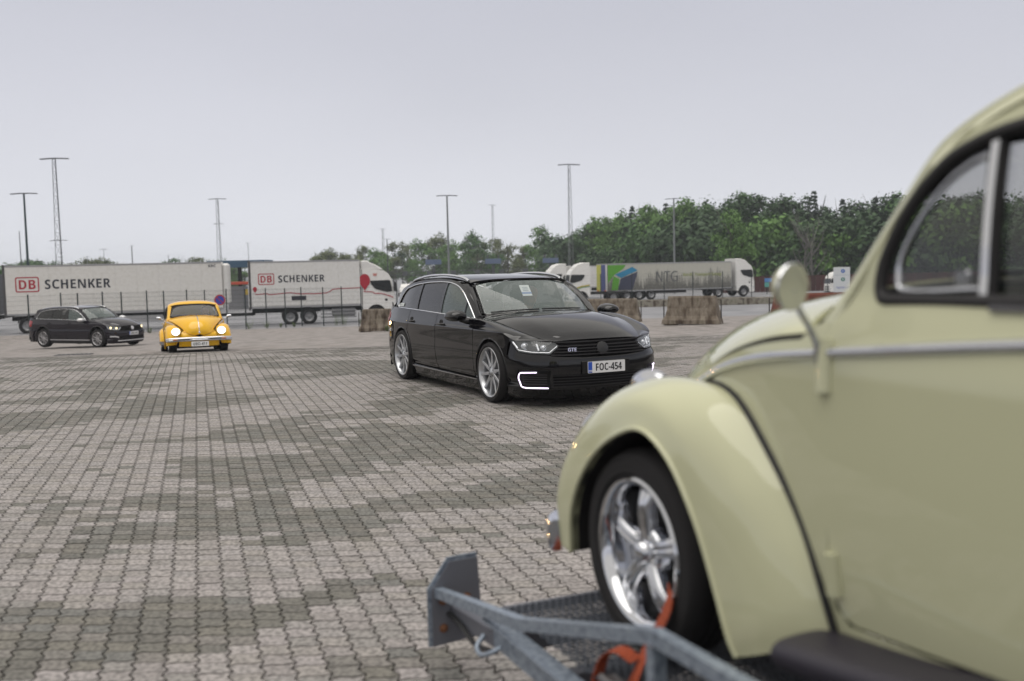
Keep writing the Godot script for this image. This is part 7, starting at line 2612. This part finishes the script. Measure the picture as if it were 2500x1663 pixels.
func make_woods() -> void:
	var bark := mat("bark", lin(0.055, 0.048, 0.040), 0.9)
	var pale := mat("bark_pale", lin(0.13, 0.125, 0.115), 0.9)
	var H := 10.0
	var kinds := {}
	for k in 4: kinds["broad%d" % k] = [leaf_crown(100 + k, H, 3.6 - 0.3 * k, "broad"), trunk_mesh(200 + k, H, 0.20, false)]
	for k in 3: kinds["tall%d" % k] = [leaf_crown(120 + k, H, 2.3 + 0.2 * k, "tall"), trunk_mesh(220 + k, H, 0.15, false)]
	for k in 2: kinds["spruce%d" % k] = [leaf_crown(140 + k, H, 2.1, "spruce"), trunk_mesh(240 + k, H, 0.14, false)]
	for k in 2: kinds["bush%d" % k] = [leaf_crown(160 + k, 4.0, 2.6, "bush"), trunk_mesh(260 + k, 3.0, 0.06, false)]
	var greens := {"deep": leaf_mat("leaf_deep", lin(0.028, 0.068, 0.018)), "mid": leaf_mat("leaf_mid", lin(0.048, 0.115, 0.024)), "fresh": leaf_mat("leaf_fresh", lin(0.085, 0.180, 0.030)), "olive": leaf_mat("leaf_olive", lin(0.10, 0.125, 0.042)), "spruce": leaf_mat("leaf_spruce", lin(0.018, 0.036, 0.020))}
	var hue := {"deep": "dark green", "mid": "mid green", "fresh": "fresh green", "olive": "olive", "spruce": "blackish green"}
	var rng := RandomNumberGenerator.new()
	rng.seed = 515
	# skyline of the wood: bearing, height above the eye line and distance give each tree its place and size
	var list := []
	var sky := [[900, 64, 250], [928, 58, 240], [965, 70, 255], [1000, 66, 265], [1035, 72, 250], [1068, 82, 255], [1100, 70, 245], [1130, 60, 240], [1160, 92, 235], [1190, 66, 240], [1216, 80, 235], [1245, 60, 230], [1280, 55, 225], [1318, 96, 225], [1350, 62, 215], [1378, 70, 210], [1405, 84, 205], [1435, 106, 200], [1462, 118, 196], [1490, 124, 192], [1520, 134, 186], [1548, 128, 184], [1575, 138, 182], [1605, 130, 178], [1630, 136, 176], [1660, 142, 172], [1690, 148, 170], [1712, 138, 168], [1740, 142, 166], [1768, 146, 164], [1800, 150, 162], [1830, 166, 160], [1862, 160, 158], [1895, 148, 156], [1925, 152, 154], [1955, 146, 152], [1990, 150, 150], [2025, 144, 150], [2060, 150, 148], [2100, 142, 146], [2140, 148, 145], [2180, 150, 144], [2220, 140, 143], [2260, 148, 142], [2300, 144, 141], [2340, 152, 140], [2385, 148, 139], [2430, 154, 138], [2480, 150, 137], [2540, 152, 136], [2600, 150, 135]]
	for q in sky:
		var px: float = q[0]
		var D: float = q[2]
		var x := (px - 1250.0) / 2431.0 * D
		var g := land(x, -D)
		var top: float = 1.426 + q[1] * rng.randf_range(0.90, 1.06) / 2431.0 * D
		var k := rng.randi()
		var kind: String = ["broad%d" % (k % 4), "broad%d" % (k % 4), "tall%d" % (k % 3)][k % 3]
		if px in [1548.0, 1630.0, 1990.0, 2060.0, 2140.0]: kind = "spruce%d" % (k % 2)
		var tone: String = ["deep", "mid", "mid", "fresh"][rng.randi() % 4]
		if px < 1300: tone = ["olive", "mid", "olive", "fresh"][rng.randi() % 4]
		elif px < 1700: tone = ["fresh", "mid", "fresh", "mid"][rng.randi() % 4]
		else: tone = ["deep", "deep", "mid", "deep"][rng.randi() % 4]
		list.append([kind, tone, x, D, (top - g) * (1.08 if kind.begins_with("spruce") else 1.0), 1.0, px, 0])
		# lower tree in front and one behind that thicken the wood
		var fx := x + rng.randf_range(-2.5, 2.5)
		list.append([["broad%d", "tall%d"][rng.randi() % 2] % (rng.randi() % 3), tone if rng.randf() < 0.6 else ("deep" if px > 1500 else "mid"), fx, D - rng.randf_range(5.0, 10.0), (top - g) * rng.randf_range(0.60, 0.82), 1.15, px, 1])
		if px > 1380: list.append(["broad%d" % (rng.randi() % 4), "deep", x + rng.randf_range(-2, 2), D + rng.randf_range(6.0, 12.0), (top - g) * rng.randf_range(0.84, 0.97), 1.25, px, 2])
		if px > 1330: list.append(["bush%d" % (rng.randi() % 2), ["deep", "mid", "deep", "fresh"][rng.randi() % 4], x + rng.randf_range(-2, 2), D - rng.randf_range(11.0, 15.0), rng.randf_range(6.0, 11.0), 1.0, px, 3])
	# bright tree in front of the wood, pale trees and bushes over the trailers
	list.append(["broad1", "fresh", (1790.0 - 1250.0) / 2431.0 * 132.0, 132.0, 11.2, 0.85, 1790.0, 1])
	list.append(["broad3", "fresh", (1815.0 - 1250.0) / 2431.0 * 131.0, 131.0, 8.5, 0.9, 1815.0, 1])
	for q in [[800, 54, 220, "broad2", "olive", 1.3], [840, 49, 222, "broad0", "olive", 1.2], [862, 36, 225, "bush0", "olive", 1.0], [430, 49, 210, "broad1", "mid", 1.3], [488, 43, 220, "tall1", "olive", 1.2], [525, 40, 225, "broad0", "mid", 1.4], [86, 46, 215, "broad3", "mid", 1.8], [60, 43, 218, "broad2", "mid", 1.8], [110, 42, 220, "broad0", "mid", 1.8], [30, 42, 220, "broad1", "mid", 1.8], [8, 30, 120, "bush1", "mid", 1.2], [185, 42, 222, "broad1", "olive", 1.8], [225, 46, 225, "tall2", "olive", 1.8], [245, 45, 224, "broad2", "olive", 1.5], [280, 41, 226, "broad3", "olive", 1.6], [135, 39, 224, "broad2", "mid", 1.8], [575, 36, 220, "broad1", "fresh", 1.5], [600, 32, 222, "broad3", "fresh", 1.5], [550, 34, 224, "broad0", "mid", 1.5]]:
		var D: float = q[2]
		var x: float = (q[0] - 1250.0) / 2431.0 * D
		list.append([q[3], q[4], x, D, 1.426 + q[1] / 2431.0 * D - land(x, -D), q[5], float(q[0]), 4])
	for q in list:
		var x: float = q[2]
		var z: float = -q[3]
		var fam: String = String(q[0]).left(-1)
		var hh: float = q[4] / (4.0 if fam == "bush" else 10.0)
		var tone: String = "spruce" if fam == "spruce" else q[1]
		var where: String = "beyond the box lorry cab" if q[6] < 1150 else ("beyond the black estate" if q[6] < 1400 else ("behind the curtain sided lorry" if q[6] < 1870 else "behind the cream car"))
		var row: String = ["%s %s on the skyline", "lower %s %s in front of the wood", "%s %s deep in the wood", "%s %s at the foot of the wood", "%s %s"][q[7]]
		if q[7] == 4: where = "beyond the long white trailer" if q[6] < 540 else "beyond the box lorry body"
		var lb: String = (row % [hue[tone], {"broad": "round broadleaf tree", "tall": "slender tree", "spruce": "pointed spruce", "bush": "bush"}[fam]]) + " " + where
		var nm: String = {"broad": "broadleaf_tree", "tall": "slender_tree", "spruce": "spruce_tree", "bush": "bush"}[fam]
		var w: float = q[5] * rng.randf_range(0.9, 1.15)
		var t := thing(nm, lb, "tree" if fam != "bush" else "bush", Transform3D(Basis(Vector3.UP, rng.randf() * TAU).scaled(Vector3(hh * w, hh, hh * w)), on_land(x, z, -0.05)), "trees and bushes of the wood" if q[7] < 4 else "trees beyond the trailers")
		part(kinds[q[0]][0], "crown", greens[tone], t)
		part(kinds[q[0]][1], "trunk", bark, t)
	# bare pale tree before the dark wood
	for q in [[1965.0, 136.0, 9.5, "leafless pale tree with spreading branches before the dark wood"], [1985.0, 134.0, 8.0, "smaller leafless pale tree leaning beside the spreading one"]]:
		var x: float = (q[0] - 1250.0) / 2431.0 * q[1]
		var t := thing("bare_tree", q[3], "tree", Transform3D(Basis(Vector3.UP, q[0]), on_land(x, -q[1])))
		part(trunk_mesh(int(q[0]), q[2], 0.20, true), "trunk", pale, t)
